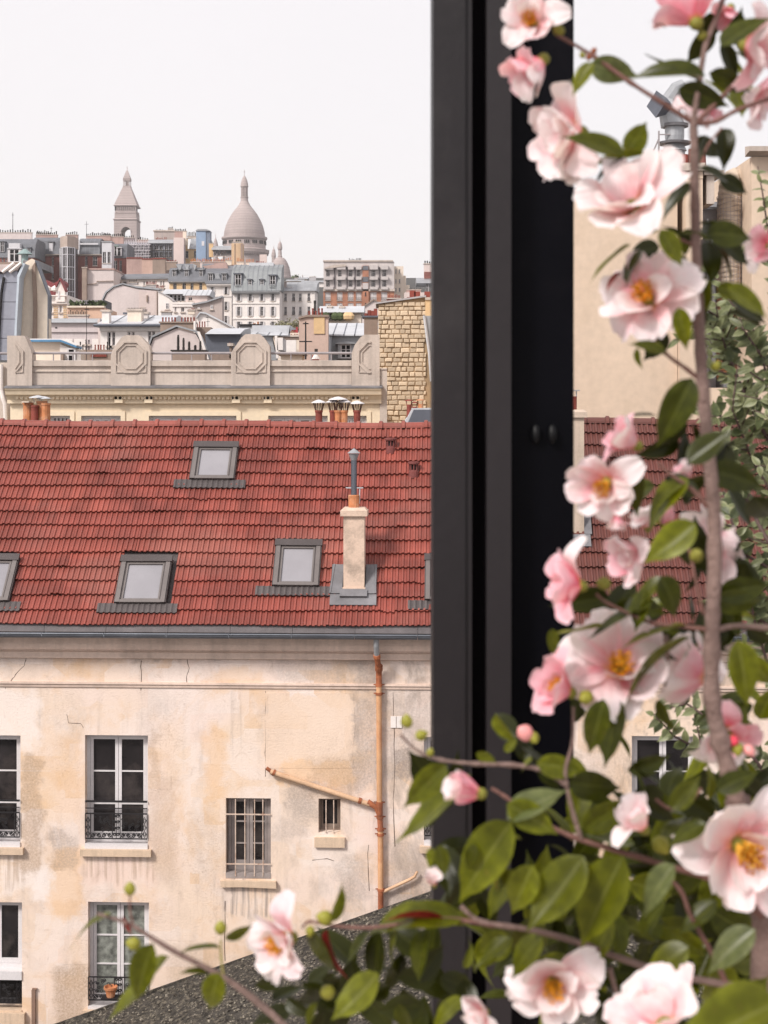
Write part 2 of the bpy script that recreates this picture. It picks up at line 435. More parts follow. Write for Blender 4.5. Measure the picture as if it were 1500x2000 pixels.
for r in range(NR):
    for i in range(ntile):
        x = AX0 + i * TW + (.5 * TW if 0 else 0) + tr.uniform(-.002, .002); s = r * EXP + tr.uniform(-.004, .004) + .011 * sin(i * .31 + r * 1.7) - (.035 if tr.random() < .008 else 0)
        if blocked(x, x + TW, s, s + EXP): continue
        if CH[0] + .05 < x + TW / 2 < CH[1] - .05 and CH[2] + .1 < s + EXP / 2 < CH[3] - .1: continue
        p = px_of(x + .1, s)
        lift = tr.uniform(0, .006) + (.022 if tr.random() < .03 else 0)
        vis = (-15 < p[0] < 842) or (1125 < p[0] < 1235)
        sing.append((r if vis else 99, i, x, s, lift))
sing.sort(key=lambda t: (t[0], t[1]))
for k, (r, i, x, s, lift) in enumerate(sing):
    if k < 300:
        mb = MB(); tile_geo(mb, x, s, x, .5, lift)
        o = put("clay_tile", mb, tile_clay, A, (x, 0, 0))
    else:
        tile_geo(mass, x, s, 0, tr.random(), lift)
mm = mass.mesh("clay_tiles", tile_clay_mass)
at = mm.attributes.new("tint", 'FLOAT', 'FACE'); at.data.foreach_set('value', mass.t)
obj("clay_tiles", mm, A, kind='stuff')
mb = MB()                                     # timber deck under the tiles and rear slope
mb.profx([(EY + .03, EZ - .05), (RY, RZ - .05), (RY + 3.6, EZ - .05)], AX0, AX1)
put("roof", mb, M("roof_deck", (.09, .05, .04), .9), A)
# ridge tiles
ridge_l = .455; nrd = int((AX1 - AX0) / ridge_l)
rm = None
for i in range(nrd):
    x = AX0 + i * ridge_l
    if rm is None:
        b = MB(); n = 8
        def arc(xx, r): return [(xx, -r * cos(pi * k / n) * 1.05, r * sin(pi * k / n) * 1.0 - .045) for k in range(n + 1)]
        rings = [arc(0, .125), arc(.01, .145), arc(.07, .145), arc(.09, .112), arc(ridge_l + .02, .112)]
        for q in rings: b.v += q
        for j in range(4):
            for k in range(n): b.f.append((j*(n+1)+k, j*(n+1)+k+1, (j+1)*(n+1)+k+1, (j+1)*(n+1)+k))
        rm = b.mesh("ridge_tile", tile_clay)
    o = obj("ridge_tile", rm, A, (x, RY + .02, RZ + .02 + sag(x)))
    o.rotation_euler = (tr.uniform(-.03, .03), tr.uniform(-.012, .012), 0)
# eave: lead strip, gutter, cornice
def zA(py, off=0., px=425): return FA.pt(px, py, off)[1]
bands = MB()
joints = MB()
mb = MB(); za, zb = zA(1221, -.36), zA(1236, -.42)
x = AX0
while x < AX1:
    x2 = min(x + 1.13, AX1)
    b = MB(); b.profx([(-.33, za + .03), (-.39, zb), (-.37, zb - .01), (-.30, za)], x, x2 - .006)
    put("eave_flashing", b, M("eave_lead", (.13, .115, .12), .6, .25, 2.5, .2, 12), A)
    b = MB(); n = 8; gy, gr = -.47, .085; gz = zA(1239, -.5)
    for xx in (x, x2 - .012):
        for k in range(n + 1):
            a = pi + pi * k / n; b.v.append((xx, gy + gr * cos(a), gz + gr * sin(a)))
        for k in range(n + 1):
            a = 2 * pi - pi * k / n; b.v.append((xx, gy + (gr - .008) * cos(a), gz + (gr - .008) * sin(a)))
    m2 = 2 * n + 2
    for k in range(m2): b.f.append((k, (k + 1) % m2, m2 + (k + 1) % m2, m2 + k))
    b.cyl((x, gy - gr, gz + .004), (x2 - .01, gy - gr, gz + .004), .012, n=6)
    b.box(x2 - .03, x2 - .004, gy - gr - .006, gy + gr, gz - .014, gz + .006)
    put("gutter", b, M("gutter_zinc", (.15, .16, .185), .4, .2, 1.5, .1, 8, metal=.3, streak=.2), A)
    x = x2
wx0, wx1 = AX0, AX1
zt = gz - .05
HW = []                                       # wall openings
def hA(x0, x1, y0, y1):
    a, b = FA.x(x0), FA.x(x1); xm = (x0 + x1) / 2
    h = (a, b, FA.pt(xm, y1)[1], FA.pt(xm, y0)[1]); HW.append(h); return h
W = {"a": hA(-84, 40, 1436, 1644), "b": hA(166, 289, 1436, 1648), "c": hA(441, 529, 1559, 1713), "d": hA(622, 665, 1560, 1626),
     "e": hA(828, 952, 1440, 1642), "f": hA(1234, 1360, 1438, 1646), "g": hA(-60, 43, 1762, 1972), "h": hA(172, 291, 1762, 1966),
     "i": hA(1234, 1360, 1762, 1966), "j": hA(-330, -206, 1436, 1644)}
mb = MB(); holes_wall(mb, wx0, wx1, 0, zt, 0, .32, HW)
mb.box(wx0, wx1, .32, .5, 0, 0.01)
for s_ in (wx0, wx1): mb.poly([(s_, 0, 0), (s_, 6.8, 0), (s_, 6.8, zt), (s_, 0, zt)])
mb.poly([(wx0, 6.8, 0), (wx1, 6.8, 0), (wx1, 6.8, zt), (wx0, 6.8, zt)])
put("wall", mb, limestone, A)
def wall_stains():
    nt = limestone.node_tree; N = nt.nodes; L = nt.links; bs = N["Principled BSDF"]; src = bs.inputs['Base Color'].links[0].from_socket
    tc = N.new("ShaderNodeTexCoord"); nzt = N.new("ShaderNodeTexNoise"); nzt.inputs['Scale'].default_value = 2.6; nzt.inputs['Detail'].default_value = 7; nzt.inputs['Roughness'].default_value = .65; L.new(tc.outputs['Object'], nzt.inputs['Vector'])
    sb = N.new("ShaderNodeVectorMath"); sb.operation = 'SUBTRACT'; L.new(nzt.outputs['Color'], sb.inputs[0]); sb.inputs[1].default_value = (.5, .5, .5)
    sc = N.new("ShaderNodeVectorMath"); sc.operation = 'SCALE'; sc.inputs['Scale'].default_value = .75; L.new(sb.outputs[0], sc.inputs[0])
    ad = N.new("ShaderNodeVectorMath"); ad.operation = 'ADD'; L.new(tc.outputs['Object'], ad.inputs[0]); L.new(sc.outputs[0], ad.inputs[1])
    sx = N.new("ShaderNodeSeparateXYZ"); L.new(ad.outputs[0], sx.inputs[0])
    fn = N.new("ShaderNodeTexNoise"); fn.inputs['Scale'].default_value = 24; fn.inputs['Detail'].default_value = 6; fn.inputs['Roughness'].default_value = .75; L.new(tc.outputs['Object'], fn.inputs['Vector'])
    fm = N.new("ShaderNodeMapRange"); fm.inputs[1].default_value = .38; fm.inputs[2].default_value = .62; fm.inputs[3].default_value = .35; L.new(fn.outputs['Fac'], fm.inputs[0])
    ms = N.new("ShaderNodeMapping"); ms.inputs['Scale'].default_value = (1, 1, .05); L.new(tc.outputs['Object'], ms.inputs[0])
    sn = N.new("ShaderNodeTexNoise"); sn.inputs['Scale'].default_value = 16; sn.inputs['Detail'].default_value = 5; L.new(ms.outputs[0], sn.inputs['Vector'])
    sm = N.new("ShaderNodeMapRange"); sm.inputs[1].default_value = .45; sm.inputs[2].default_value = .62; L.new(sn.outputs['Fac'], sm.inputs[0])
    def axis(o, a, b, s):
        d = N.new("ShaderNodeMath"); d.operation = 'SUBTRACT'; L.new(o, d.inputs[0]); d.inputs[1].default_value = (a + b) / 2
        e = N.new("ShaderNodeMath"); e.operation = 'ABSOLUTE'; L.new(d.outputs[0], e.inputs[0])
        m = N.new("ShaderNodeMapRange"); m.interpolation_type = 'SMOOTHSTEP'; h = abs(b - a) / 2; m.inputs[1].default_value = max(0, h - s); m.inputs[2].default_value = h + s; m.inputs[3].default_value = 1; m.inputs[4].default_value = 0; L.new(e.outputs[0], m.inputs[0]); return m.outputs[0]
    def mulm(a, b):
        n = N.new("ShaderNodeMath"); n.operation = 'MULTIPLY'; L.new(a, n.inputs[0])
        if isinstance(b, float): n.inputs[1].default_value = b
        else: L.new(b, n.inputs[1])
        return n.outputs[0]
    grey, brn, och, wht, pk = (.30, .25, .225), (.37, .26, .18), (.72, .44, .21), (.82, .73, .69), (.76, .56, .49)
    c = src
    for x0, x1, y0, y1, col, amt, soft, mode in (
        (-60, 75, 1350, 1460, wht, .8, .12, 0), (70, 150, 1700, 1760, wht, .8, .08, 0), (160, 300, 1680, 1730, pk, .5, .12, 0), (0, 90, 1690, 1740, wht, .7, .08, 0), (590, 700, 1640, 1700, wht, .6, .12, 0),
        (516, 692, 1353, 1500, (.76, .59, .47), .85, .03, 0), (100, 160, 1660, 1790, och, .8, .1, 0), (400, 440, 1420, 1570, och, .75, .12, 0), (300, 350, 1400, 1700, och, .35, .2, 0), (540, 690, 1490, 1530, och, .7, .06, 0), (420, 510, 1310, 1350, och, .5, .08, 0), (75, 160, 1430, 1600, och, .35, .12, 0),
        (40, 82, 1475, 1700, brn, .85, .08, 1), (100, 150, 1620, 1700, grey, .7, .1, 1), (292, 345, 1520, 1720, brn, .45, .1, 1), (290, 312, 1430, 1520, brn, .55, .06, 1), (110, 175, 1890, 2010, brn, .95, .12, 1), (330, 430, 1850, 1960, brn, .5, .15, 1),
        (690, 735, 1370, 1540, grey, .75, .1, 1), (540, 700, 1285, 1335, grey, .5, .1, 1), (700, 736, 1280, 1345, grey, .85, .06, 1), (748, 850, 1340, 1520, grey, .55, .15, 1), (745, 850, 1640, 1800, grey, .55, .15, 1), (560, 620, 1530, 1600, grey, .75, .1, 1), (600, 700, 1480, 1560, brn, .6, .1, 1),
        (660, 720, 1660, 1760, grey, .6, .12, 1), (540, 600, 1600, 1640, grey, .5, .1, 1), (770, 812, 1460, 1520, grey, .9, .04, 1), (1130, 1230, 1400, 1700, brn, .5, .15, 1),
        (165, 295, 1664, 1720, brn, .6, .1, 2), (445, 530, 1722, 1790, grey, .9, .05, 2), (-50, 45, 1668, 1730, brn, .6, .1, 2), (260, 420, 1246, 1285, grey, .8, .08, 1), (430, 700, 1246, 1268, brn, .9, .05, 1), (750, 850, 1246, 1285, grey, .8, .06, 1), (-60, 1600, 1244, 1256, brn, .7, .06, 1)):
        xm = (x0 + x1) / 2; k = mulm(axis(sx.outputs[0], FA.x(x0), FA.x(x1), soft), axis(sx.outputs[2], FA.pt(xm, y1)[1], FA.pt(xm, y0)[1], soft))
        if mode == 1: k = mulm(k, fm.outputs[0])
        if mode == 2: k = mulm(k, sm.outputs[0])
        k = mulm(k, amt * (.6 if mode == 0 and col[2] < .3 else .85)); n = N.new("ShaderNodeMix"); n.data_type = 'RGBA'; L.new(k, n.inputs[0]); L.new(c, n.inputs[6]); n.inputs[7].default_value = (*col, 1); c = n.outputs[2]
    L.new(c, bs.inputs['Base Color'])
wall_stains()
b = MB(); b.box(wx0 + .01, wx1 - .01, .33, .36, .02, zt - .02); put("interior", b, dark_int, A)
def moulding(prof, name="cornice"):
    b = MB(); b.profx(prof, wx0 - .02, wx1 + .02); put(name, b, moulding_stone, A)
z1, z2 = zA(1272, -.12), zA(1287, -.1)
moulding([(0.01, zt + .01), (-.22, zt + .01), (-.20, zt - .05), (-.13, zt - .08), (-.11, z1 + .02), (-.17, z1), (-.12, z1 - .03), (-.1, z2), (0.01, z2 - .03)])
z3 = zA(1336); moulding([(.01, z3 + .03), (-.045, z3 + .02), (-.05, z3 - .01), (-.03, z3 - .03), (-.025, z3 - .07), (.01, z3 - .09)], "string_course")
# French windows ---------------------------------------------------------
def pane_obj(x0, x1, z0, z1, y, mt, parent, th=.012, name="pane"):
    b = MB(); b.box(x0, x1, y, y + th, z0, z1); return put(name, b, mt, parent)
def french(T, h, y=.16, mt=white_paint, gl=pane_mat, rails=(1/3., 2/3.), jt=.058, dark_left=0, n=2, label=None):
    x0, x1, z0, z1 = h; fr = MB()
    fr.box(x0, x0 + jt, y, y + .07, z0, z1); fr.box(x1 - jt, x1, y, y + .07, z0, z1); fr.box(x0 + jt, x1 - jt, y, y + .07, z1 - jt, z1); fr.box(x0 + jt, x1 - jt, y, y + .07, z0, z0 + jt * 1.4)
    wdt = (x1 - x0 - 2 * jt) / n
    f = put("window", fr, mt, T, label=label)
    for k in range(n):
        a, b_ = x0 + jt + k * wdt, x0 + jt + (k + 1) * wdt; sm = MB(); t = jt * 1.05; yy = y + .012
        sm.box(a + .004, a + t, yy, yy + .045, z0 + jt * 1.4 + .003, z1 - jt - .003); sm.box(b_ - t, b_ - .004, yy, yy + .045, z0 + jt * 1.4 + .003, z1 - jt - .003)
        za_, zb_ = z0 + jt * 1.4 + .003, z1 - jt - .003
        sm.box(a + t, b_ - t, yy, yy + .045, zb_ - t * .8, zb_); sm.box(a + t, b_ - t, yy, yy + .045, za_, za_ + t * 1.5)
        for r_ in rails:
            zc = za_ + (zb_ - za_) * r_; sm.box(a + t, b_ - t, yy + .004, yy + .04, zc - .013, zc + .013)
        put("sash", sm, mt, f)
        pane_obj(a + t * .9, b_ - t * .9, za_ + .01, zb_ - .01, y + .036, gl, f)
    return f
def scroll(mb, cx, cz, r, y, flip=1, turns=1.35, w_=.009):
    pts = []
    for k in range(15):
        a = k / 14 * turns * 2 * pi; rr = r * (1 - .62 * k / 14); pts.append((cx + flip * rr * cos(a), y, cz + rr * sin(a)))
    mb.tube(pts, w_, 4, False)
def railing(T, h, zt_, zb_, y=-.02, mt=iron, full=True):
    x0, x1 = h[0] + .01, h[1] - .01; b = MB(); W_ = x1 - x0
    z_hi = zt_
    if full:
        b.box(x0, x1, y - .022, y + .022, h[2] + (h[3]-h[2]) * .385, h[2] + (h[3]-h[2]) * .40)
        b.box(x0, x1, y - .006, y + .006, h[2] + (h[3]-h[2]) * .325, h[2] + (h[3]-h[2]) * .333)
    b.box(x0, x1, y - .012, y + .012, z_hi - .02, z_hi); b.box(x0, x1, y - .01, y + .01, zb_, zb_ + .02)
    for xx in (x0, x0 + .10, x0 + W_/2 - .072, x0 + W_/2 + .072, x1 - .10, x1): b.box(xx - .007, xx + .007, y - .007, y + .007, zb_ + .02, z_hi - .02)
    H = z_hi - zb_
    for xc in (x0 + .05, x1 - .05):
        for q in (.2, .45, .72):
            zc = zb_ + H * q; b.tube([(xc - .035, y, zc), (xc, y, zc + .06), (xc + .035, y, zc), (xc, y, zc - .06), (xc - .035, y, zc)], .008, 4, False)
            b.tube([(xc - .018, y, zc), (xc, y, zc + .032), (xc + .018, y, zc), (xc, y, zc - .032), (xc - .018, y, zc)], .006, 4, False)
    xc = (x0 + x1) / 2
    for q in (.17, .42, .66, .88):
        zc = zb_ + H * q
        for f in (-1, 1): scroll(b, xc + f * .034, zc, .03, y, f)
    b.box(xc - .006, xc + .006, y - .006, y + .006, zb_ + .02, z_hi - .02)
    zr = zb_ + .105; b.box(x0 + .1, x1 - .1, y - .004, y + .004, zr, zr + .01)
    for side in (-1, 1):
        a0 = xc + side * .075; a1 = xc + side * (W_ / 2 - .1); Wd = a1 - a0
        for q, f in ((.12, 1), (.38, -1), (.62, 1), (.88, -1)):
            scroll(b, a0 + Wd * q, zb_ + .062, .04, y, f * side)
        b.tube([(a0, y, zb_ + .03), (a0 + Wd * .25, y, zb_ + .1), (a0 + Wd * .5, y, zb_ + .03), (a0 + Wd * .75, y, zb_ + .1), (a1, y, zb_ + .03)], .008, 4, False)
        # dense cast leaf work in the dark panels
        rr = random.Random(int(abs(a0) * 1000))
        for _ in range(16):
            px_, pz_ = a0 + Wd * rr.uniform(.08, .92), rr.uniform(zb_ + .15, z_hi - .06); scroll(b, px_, pz_, rr.uniform(.02, .035), y, rr.choice((-1, 1)), 1.1, .006)
    return put("railing", b, mt, T)
def sill(T, h, dz, ov=.07, hh=.12, pr=.10, mt=sill_stone):
    b = MB(); b.box(h[0] - ov, h[1] + ov, -pr, .02, h[2] - dz - hh, h[2] - dz); put("sill", b, mt, T)
    b = MB(); b.box(h[0] + .002, h[1] - .002, -.03, .2, h[2] - dz + .002, h[2] + .003); put("threshold", b, white_paint if dz > .03 else mt, T)
def zpx(py, px): return FA.pt(px, py)[1]
for k, fl in (("a", 1), ("b", 1), ("e", 1), ("f", 1), ("j", 1)):
    h = W[k]; f = french(A, h, rails=(.33, .655))
    H = h[3] - h[2]; railing(f, h, h[2] + H * .285, h[2] + H * .045); sill(f, h, .09)
h = W["g"]; f = french(A, (h[0], h[1], h[2] + .72, h[3]), rails=()); 
b = MB(); b.box(h[0], h[1], -.03, .25, h[2] + .56, h[2] + .72); put("threshold", b, white_paint, f)
railing(f, h, h[2] + .55, h[2] + .1, full=False, y=.05); sill(f, h, .03, hh=.2)
for k in ("h", "i"):
    h = W[k]; f = french(A, h, rails=(.36, .66), gl=pane_curtain); H = h[3] - h[2]; railing(f, h, h[2] + H * .29, h[2] + H * .06, full=False); sill(f, h, .05)
# barred windows
def bars(T, h, xs, zs, over, y=-.015, r=.011):
    x0, x1, z0, z1 = h; b = MB()
    for q in xs:
        xx = x0 + (x1 - x0) * q; b.cyl((xx, y, z0 - over), (xx + R.uniform(-.004, .004), y, z1 - .02), r, n=6)
    for q in zs:
        zz = z0 + (z1 - z0) * q; b.box(x0, x1, y - .017, y - .008, zz - .012, zz + .012)
    return put("window_bars", b, M("bar_paint", (.60, .47, .39), .7, .2, 12, .1, stain=(.3, .14, .08), stain_amt=.7, stain_scale=9), T)
h = W["c"]; f = french(A, (h[0] + .02, h[1] - .02, h[2] + .08, h[3]), rails=(.33, .66), mt=M("grey_paint", (.30, .26, .25), .7, .15, 4, .1), y=.18)
bars(f, h, (.22, .43, .64, .83), (.17, .80), -.02); 
b = MB(); b.box(h[0], h[1], -.01, .26, h[2] - .02, h[2] + .075); put("threshold", b, M("grey_paint", (.42, .38, .37)), f)
b = MB(); b.prism([(h[0] - .09, -.09, h[2] - .05), (h[1] + .1, -.09, h[2] - .06), (h[1] + .11, -.09, h[2] - .18), (h[0] + .3, -.09, h[2] - .16), (h[0] - .08, -.09, h[2] - .17)], (0, .11, 0)); put("sill", b, sill_stone, f)
h = W["d"]; f = french(A, h, rails=(), n=1, mt=M("brown_paint", (.22, .17, .14), .7, .2, 4, .1), y=.18, jt=.035); bars(f, h, (.35, .70), (), .0)
b = MB(); b.box(h[0] - .07, h[1] + .08, -.06, .02, h[2] - .26, h[2] - .08); put("sill", b, sill_stone, f)
# terracotta pot behind the lower railing
hh = W["h"]; 
pb = MB(); cx, cz = FA.x(219), FA.pt(219, 1942)[1]
pb.lathe([(.07, 0), (.075, .01), (.105, .15), (.125, .15), (.125, .19), (.11, .19), (.10, .14)], 0, 0, 16)
o = put("flower_pot", pb, terracotta_orange, None); o.location = FA_w = (FA.o.x + FA.c * cx + FA.s * .12, FA.o.y + FA.s * cx - FA.c * .12 + .0, cz)
tag(o, "small terracotta flower pot on the railing of the lower left window", "flower pot")
bb = MB(); bb.box(cx - .16, cx + .16, -.22, -.04, cz - .02, cz); put("pot_shelf", bb, iron, A)
# plaster repair patches and cracks
patch = M("plaster_patch", (.755, .60, .50), .92, .05, .8, .25, 40, stain=(.6, .42, .28), stain_amt=.25, stain_scale=.8)
for pts in ([(516, 1353), (690, 1352), (694, 1420), (688, 1470), (692, 1500), (600, 1501), (518, 1500)],
            [(308, 1515), (334, 1515), (334, 1541), (308, 1541)]):
    b = MB(); th = .004; b.front([FA.pt(*p) for p in pts], -th, 0.01); put("plaster_patch", b, limestone, A)
crk = M("crack_shadow_gap", (.13, .09, .07), .95)
for pts in ([(52, 1284), (48, 1300), (30, 1318), (22, 1330), (12, 1337), (8, 1350)], [(362, 1262), (364, 1280), (369, 1305), (364, 1325), (367, 1350)],
            [(275, 1290), (276, 1325), (275, 1360)], [(518, 1350), (518, 1400), (519, 1470), (519, 1540)], [(130, 1395), (133, 1412), (158, 1413), (163, 1425)],
            [(440, 1760), (438, 1830), (440, 1900)], [(768, 1352), (770, 1430), (772, 1500), (769, 1560), (774, 1700)], [(610, 1680), (640, 1677), (660, 1684)], [(720, 1650), (718, 1700), (722, 1760)]):
    b = MB(); P_ = [FA.pt(*p) for p in pts]
    q = []
    for (a, c_), (d, e) in zip(P_, P_[1:]):
        for k in range(3): q.append((a + (d - a) * k / 3 + R.uniform(-.012, .012), -.001, c_ + (e - c_) * k / 3))
    b.tube(q, [R.uniform(.003, .008) for _ in q], 4); put("crack", b, crk, A)
# downpipe, a thing fixed to the wall
def wA(lx, ly, lz): return (FA.o.x + FA.c * lx - FA.s * ly, FA.o.y + FA.s * lx + FA.c * ly, lz)
DP = thing("downpipe", "rusty orange downpipe running down the limestone wall from the gutter", "downpipe", tuple(FA.o), FA.r)
def PA(px, py, off=-.09): a = FA.pt(px, py, off); return (a[0], off, a[1])
rust = M("rusty_pipe", (.36, .12, .055), .8, .35, 6, .3, 40, stain=(.15, .07, .05), stain_amt=.6, stain_scale=5)
orange_pipe = M("painted_pipe", (.62, .35, .19), .7, .14, 3, .2, 30, stain=(.45, .19, .09), stain_amt=.8, stain_scale=2.2)
b = MB(); b.tube([PA(735, 1246, -.42), PA(735, 1262, -.40), PA(736, 1282, -.33)], .052, 10); put("zinc_outlet", b, zinc, DP)
b = MB(); b.tube([PA(736, 1281, -.33), PA(738, 1295, -.26), PA(740, 1306, -.16), PA(740, 1318, -.10), PA(740, 1336)], .055, 10)
b.tube([PA(740, 1300, -.2), PA(740, 1309, -.15)], .07, 10); b.tube([PA(736, 1279, -.34), PA(736.5, 1285, -.32)], .066, 10); put("elbow", b, rust, DP)
for (x0, y0, x1, y1, m_) in ((740, 1336, 741, 1566, orange_pipe), (741.5, 1592, 743, 1618, rust), (743, 1618, 743.5, 1738, orange_pipe), (743.5, 1738, 744, 1980, rust)):
    b = MB(); b.cyl(PA(x0, y0), PA(x1, y1), .05, n=12); put("pipe_length", b, m_, DP)
for (x_, y_) in ((740, 1338), (740.3, 1355), (741, 1568), (742, 1596), (743, 1620), (743, 1630), (744, 1738)):
    b = MB(); b.cyl(PA(x_, y_ - 2.5), PA(x_, y_ + 2.5), .064, n=12); b.box(PA(x_, y_)[0] - .1, PA(x_, y_)[0] + .1, -.05, -.03, PA(x_, y_ + 1)[2], PA(x_, y_ - 1)[2]); put("collar", b, rust, DP)
b = MB(); b.tube([PA(741, 1566), PA(741.5, 1592)], .06, 10); b.tube([PA(718, 1566), PA(735, 1577), PA(741, 1590)], .052, 10); put("branch_joint", b, rust, DP)
b = MB(); b.cyl(PA(528, 1507), PA(722, 1571), .046, n=12); put("sloping_pipe", b, M("pale_pipe", (.64, .42, .27), .7, .12, 3, .2, 30, stain=(.4, .22, .13), stain_amt=.6, stain_scale=2), DP)
b = MB(); b.cyl(PA(520, 1500), PA(533, 1509), .034, n=10); b.cyl(PA(533, 1508), PA(537, 1510), .06, n=10); b.cyl(PA(700, 1563), PA(706, 1565), .056, n=10); put("collar", b, rust, DP)
b = MB(); b.tube([PA(744, 1744), PA(800, 1718), PA(810, 1712), PA(815, 1702)], [.03, .03, .028, .022], 8); put("waste_pipe", b, M("pale_pipe", (.64, .42, .27)), DP)
# small white enamel sign plate
b = MB(); a, c_ = FA.pt(763, 1421), FA.pt(785, 1399); b.box(a[0], (a[0] + c_[0]) / 2 - .006, -.02, .002, a[1], c_[1]); b.box((a[0] + c_[0]) / 2 + .006, c_[0], -.02, .002, a[1], c_[1])
o = put("wall_plate", b, white_wall); o.location = FA.o; o.rotation_euler = (0, 0, FA.r); tag(o, "small white two-part plate on the limestone wall right of the downpipe", "plate")
# iron stake at the lower left
b = MB(); b.box(FA.x(66) - .03, FA.x(70), -.05, -.01, FA.pt(68, 2040)[1], FA.pt(68, 1932)[1]); b.box(FA.x(64), FA.x(73), -.05, -.012, FA.pt(68, 1932)[1] + .002, FA.pt(68, 1930)[1] + .01)
o = put("bracket", b, M("stain_iron", (.25, .16, .12)), A)
# skylights -----------------------------------------------------------------
alu = M("skylight_metal", (.085, .072, .072), .5, .12, 3, .1, metal=.3); alu2 = M("skylight_metal_pale", (.17, .15, .145), .45, .1, 3, .05, metal=.3)
def slope_xf(x, s, h): return (x, EY + s * cos(TH) - h * sin(TH), EZ + s * sin(TH) + h * cos(TH) + sag(x) * s / RL)
def sbox(mb, x0, x1, s0, s1, h0, h1):
    b = len(mb.v); mb.v += [slope_xf(x, s, h) for h in (h0, h1) for (x, s) in ((x0, s0), (x1, s0), (x1, s1), (x0, s1))]
    for q in ((0,3,2,1),(4,5,6,7),(0,1,5,4),(1,2,6,5),(2,3,7,6),(3,0,4,7)): mb.f.append(tuple(b + i for i in q)); mb.t.append(.5)
for nm, lb, (x0, x1, s0, s1) in SKY:
    T = thing(nm, lb, "skylight", tuple(FA.o), FA.r, "skylights in the red tiled roof")
    Wd = x1 - x0; Hs = s1 - s0
    for u0, u1 in ((x0, x0 + .12), (x1 - .12, x1)): b = MB(); sbox(b, u0, u1, s0, s1, .02, .13); put("frame", b, alu, T)
    for u0, u1, v0, v1 in ((x0 - .11, x0 - .005, s0 - .05, s1 + .2), (x1 + .005, x1 + .11, s0 - .05, s1 + .2), (x0 - .004, x1 + .004, s1 + .025, s1 + .3)): b = MB(); sbox(b, u0, u1, v0, v1, -.035, -.006); put("side_flashing", b, alu, T)
    b = MB(); sbox(b, x0 + .02, x0 + .10, s0 - .01, s1 - .13, .131, .15); sbox(b, x1 - .10, x1 - .02, s0 - .01, s1 - .13, .131, .15); sbox(b, x0 + .101, x1 - .101, s0 - .01, s0 + .05, .10, .145); put("cladding", b, alu2, T)
    b = MB(); sbox(b, x0 - .01, x1 + .01, s1 - .13, s1 + .02, .12, .165); put("hood", b, alu, T)
    b = MB(); sbox(b, x0 + .125, x0 + .155, s0 + .055, s1 - .135, .07, .125); sbox(b, x1 - .155, x1 - .125, s0 + .055, s1 - .135, .07, .125); sbox(b, x0 + .156, x1 - .156, s1 - .17, s1 - .135, .07, .125); sbox(b, x0 + .156, x1 - .156, s0 + .055, s0 + .085, .07, .125); put("sash", b, alu2, T)
    b = MB(); sbox(b, x0 + .15, x1 - .15, s0 + .08, s1 - .165, .08, .095); put("pane", b, pane_pale, T)
    b = MB(); xa, xb = x0 - .30, x1 + .22; n = int((xb - xa) / .034)
    for k in range(n):
        u0, u1 = xa + (xb - xa) * k / n, xa + (xb - xa) * (k + 1) / n; w0, w1 = (.012 * (k % 3 == 1), .012 * ((k + 1) % 3 == 1))
        P4 = [slope_xf(u0, s0 - .20 + w0, .075 + w0), slope_xf(u1, s0 - .20 + w1, .075 + w1), slope_xf(u1, s0 + .0, .085 + w1), slope_xf(u0, s0 + .0, .085 + w0)]
        b.poly(P4); b.poly([P4[0], slope_xf(u0, s0 - .2 + w0, .05), slope_xf(u1, s0 - .2 + w1, .05), P4[1]])
    put("flashing", b, alu, T)
# roof vents
for px_, py_, lb in ((763, 868, "round clay roof vent, upper one near the dark post"), (808, 916, "round clay roof vent, lower one near the dark post")):
    lx, s = roof_pt(px_, py_ + 6); P0 = slope_xf(lx, s, .05)
    T = thing("roof_vent", lb, "roof vent", wA(*P0), 0, "clay roof vents")
    vm = M("vent_clay", (.17, .05, .045), .8, .2, 5, .2)
    b = MB(); b.lathe([(.11, -.12), (.10, 0), (.085, .04)], 0, 0, 14); put("base", b, vm, T)
    b = MB()
    for k in range(8): a = k * pi / 4; b.box(.08 * cos(a) - .012, .08 * cos(a) + .012, .08 * sin(a) - .012, .08 * sin(a) + .012, .035, .15)
    put("vent_slats", b, vm, T, kind='stuff'); b = MB(); b.lathe([(.05, .03), (.05, .14)], 0, 0, 8); put("core", b, dark_int, T)
    b = MB(); b.lathe([(.10, .145), (.115, .15), (.115, .185), (.09, .2), (.06, .19)], 0, 0, 14); put("cap", b, vm, T)
# roof chimney ------------------------------------------------------------
def roof_chimney(T, cx, s_base, w_, dpt, zt_, mt):
    yb = EY + s_base * cos(TH); zb = EZ + s_base * sin(TH)
    b = MB(); b.box(cx - w_/2, cx + w_/2, yb, yb + dpt, zb - .3, zt_); put("stack", b, mt, T)
    b = MB(); b.box(cx - w_/2 - .055, cx + w_/2 + .055, yb - .055, yb + dpt + .055, zt_, zt_ + .10); b.prism([(cx - w_/2 - .05, yb - .05, zt_ + .101), (cx + w_/2 + .05, yb - .05, zt_ + .101), (cx + w_/2, yb + .05, zt_ + .15), (cx - w_/2, yb + .05, zt_ + .15)], (0, dpt * .8, 0)); put("cap", b, mt, T)
    return yb, zb
stack_m = M("chimney_render", (.66, .50, .40), .9, .08, 2, .3, 25, stain=(.30, .235, .19), stain_amt=.9, stain_scale=1.9)
lxa, s_b = roof_pt(688, 1160); C1 = thing("roof_chimney", "slim rendered chimney with a tall zinc flue standing on the red roof", "chimney", tuple(FA.o), FA.r)
cw = .385; zt_ = FA.pt(690, 1008, EY + s_b * cos(TH))[1]
yb, zb = roof_chimney(C1, lxa + .03, s_b, cw, .42, zt_, stack_m)
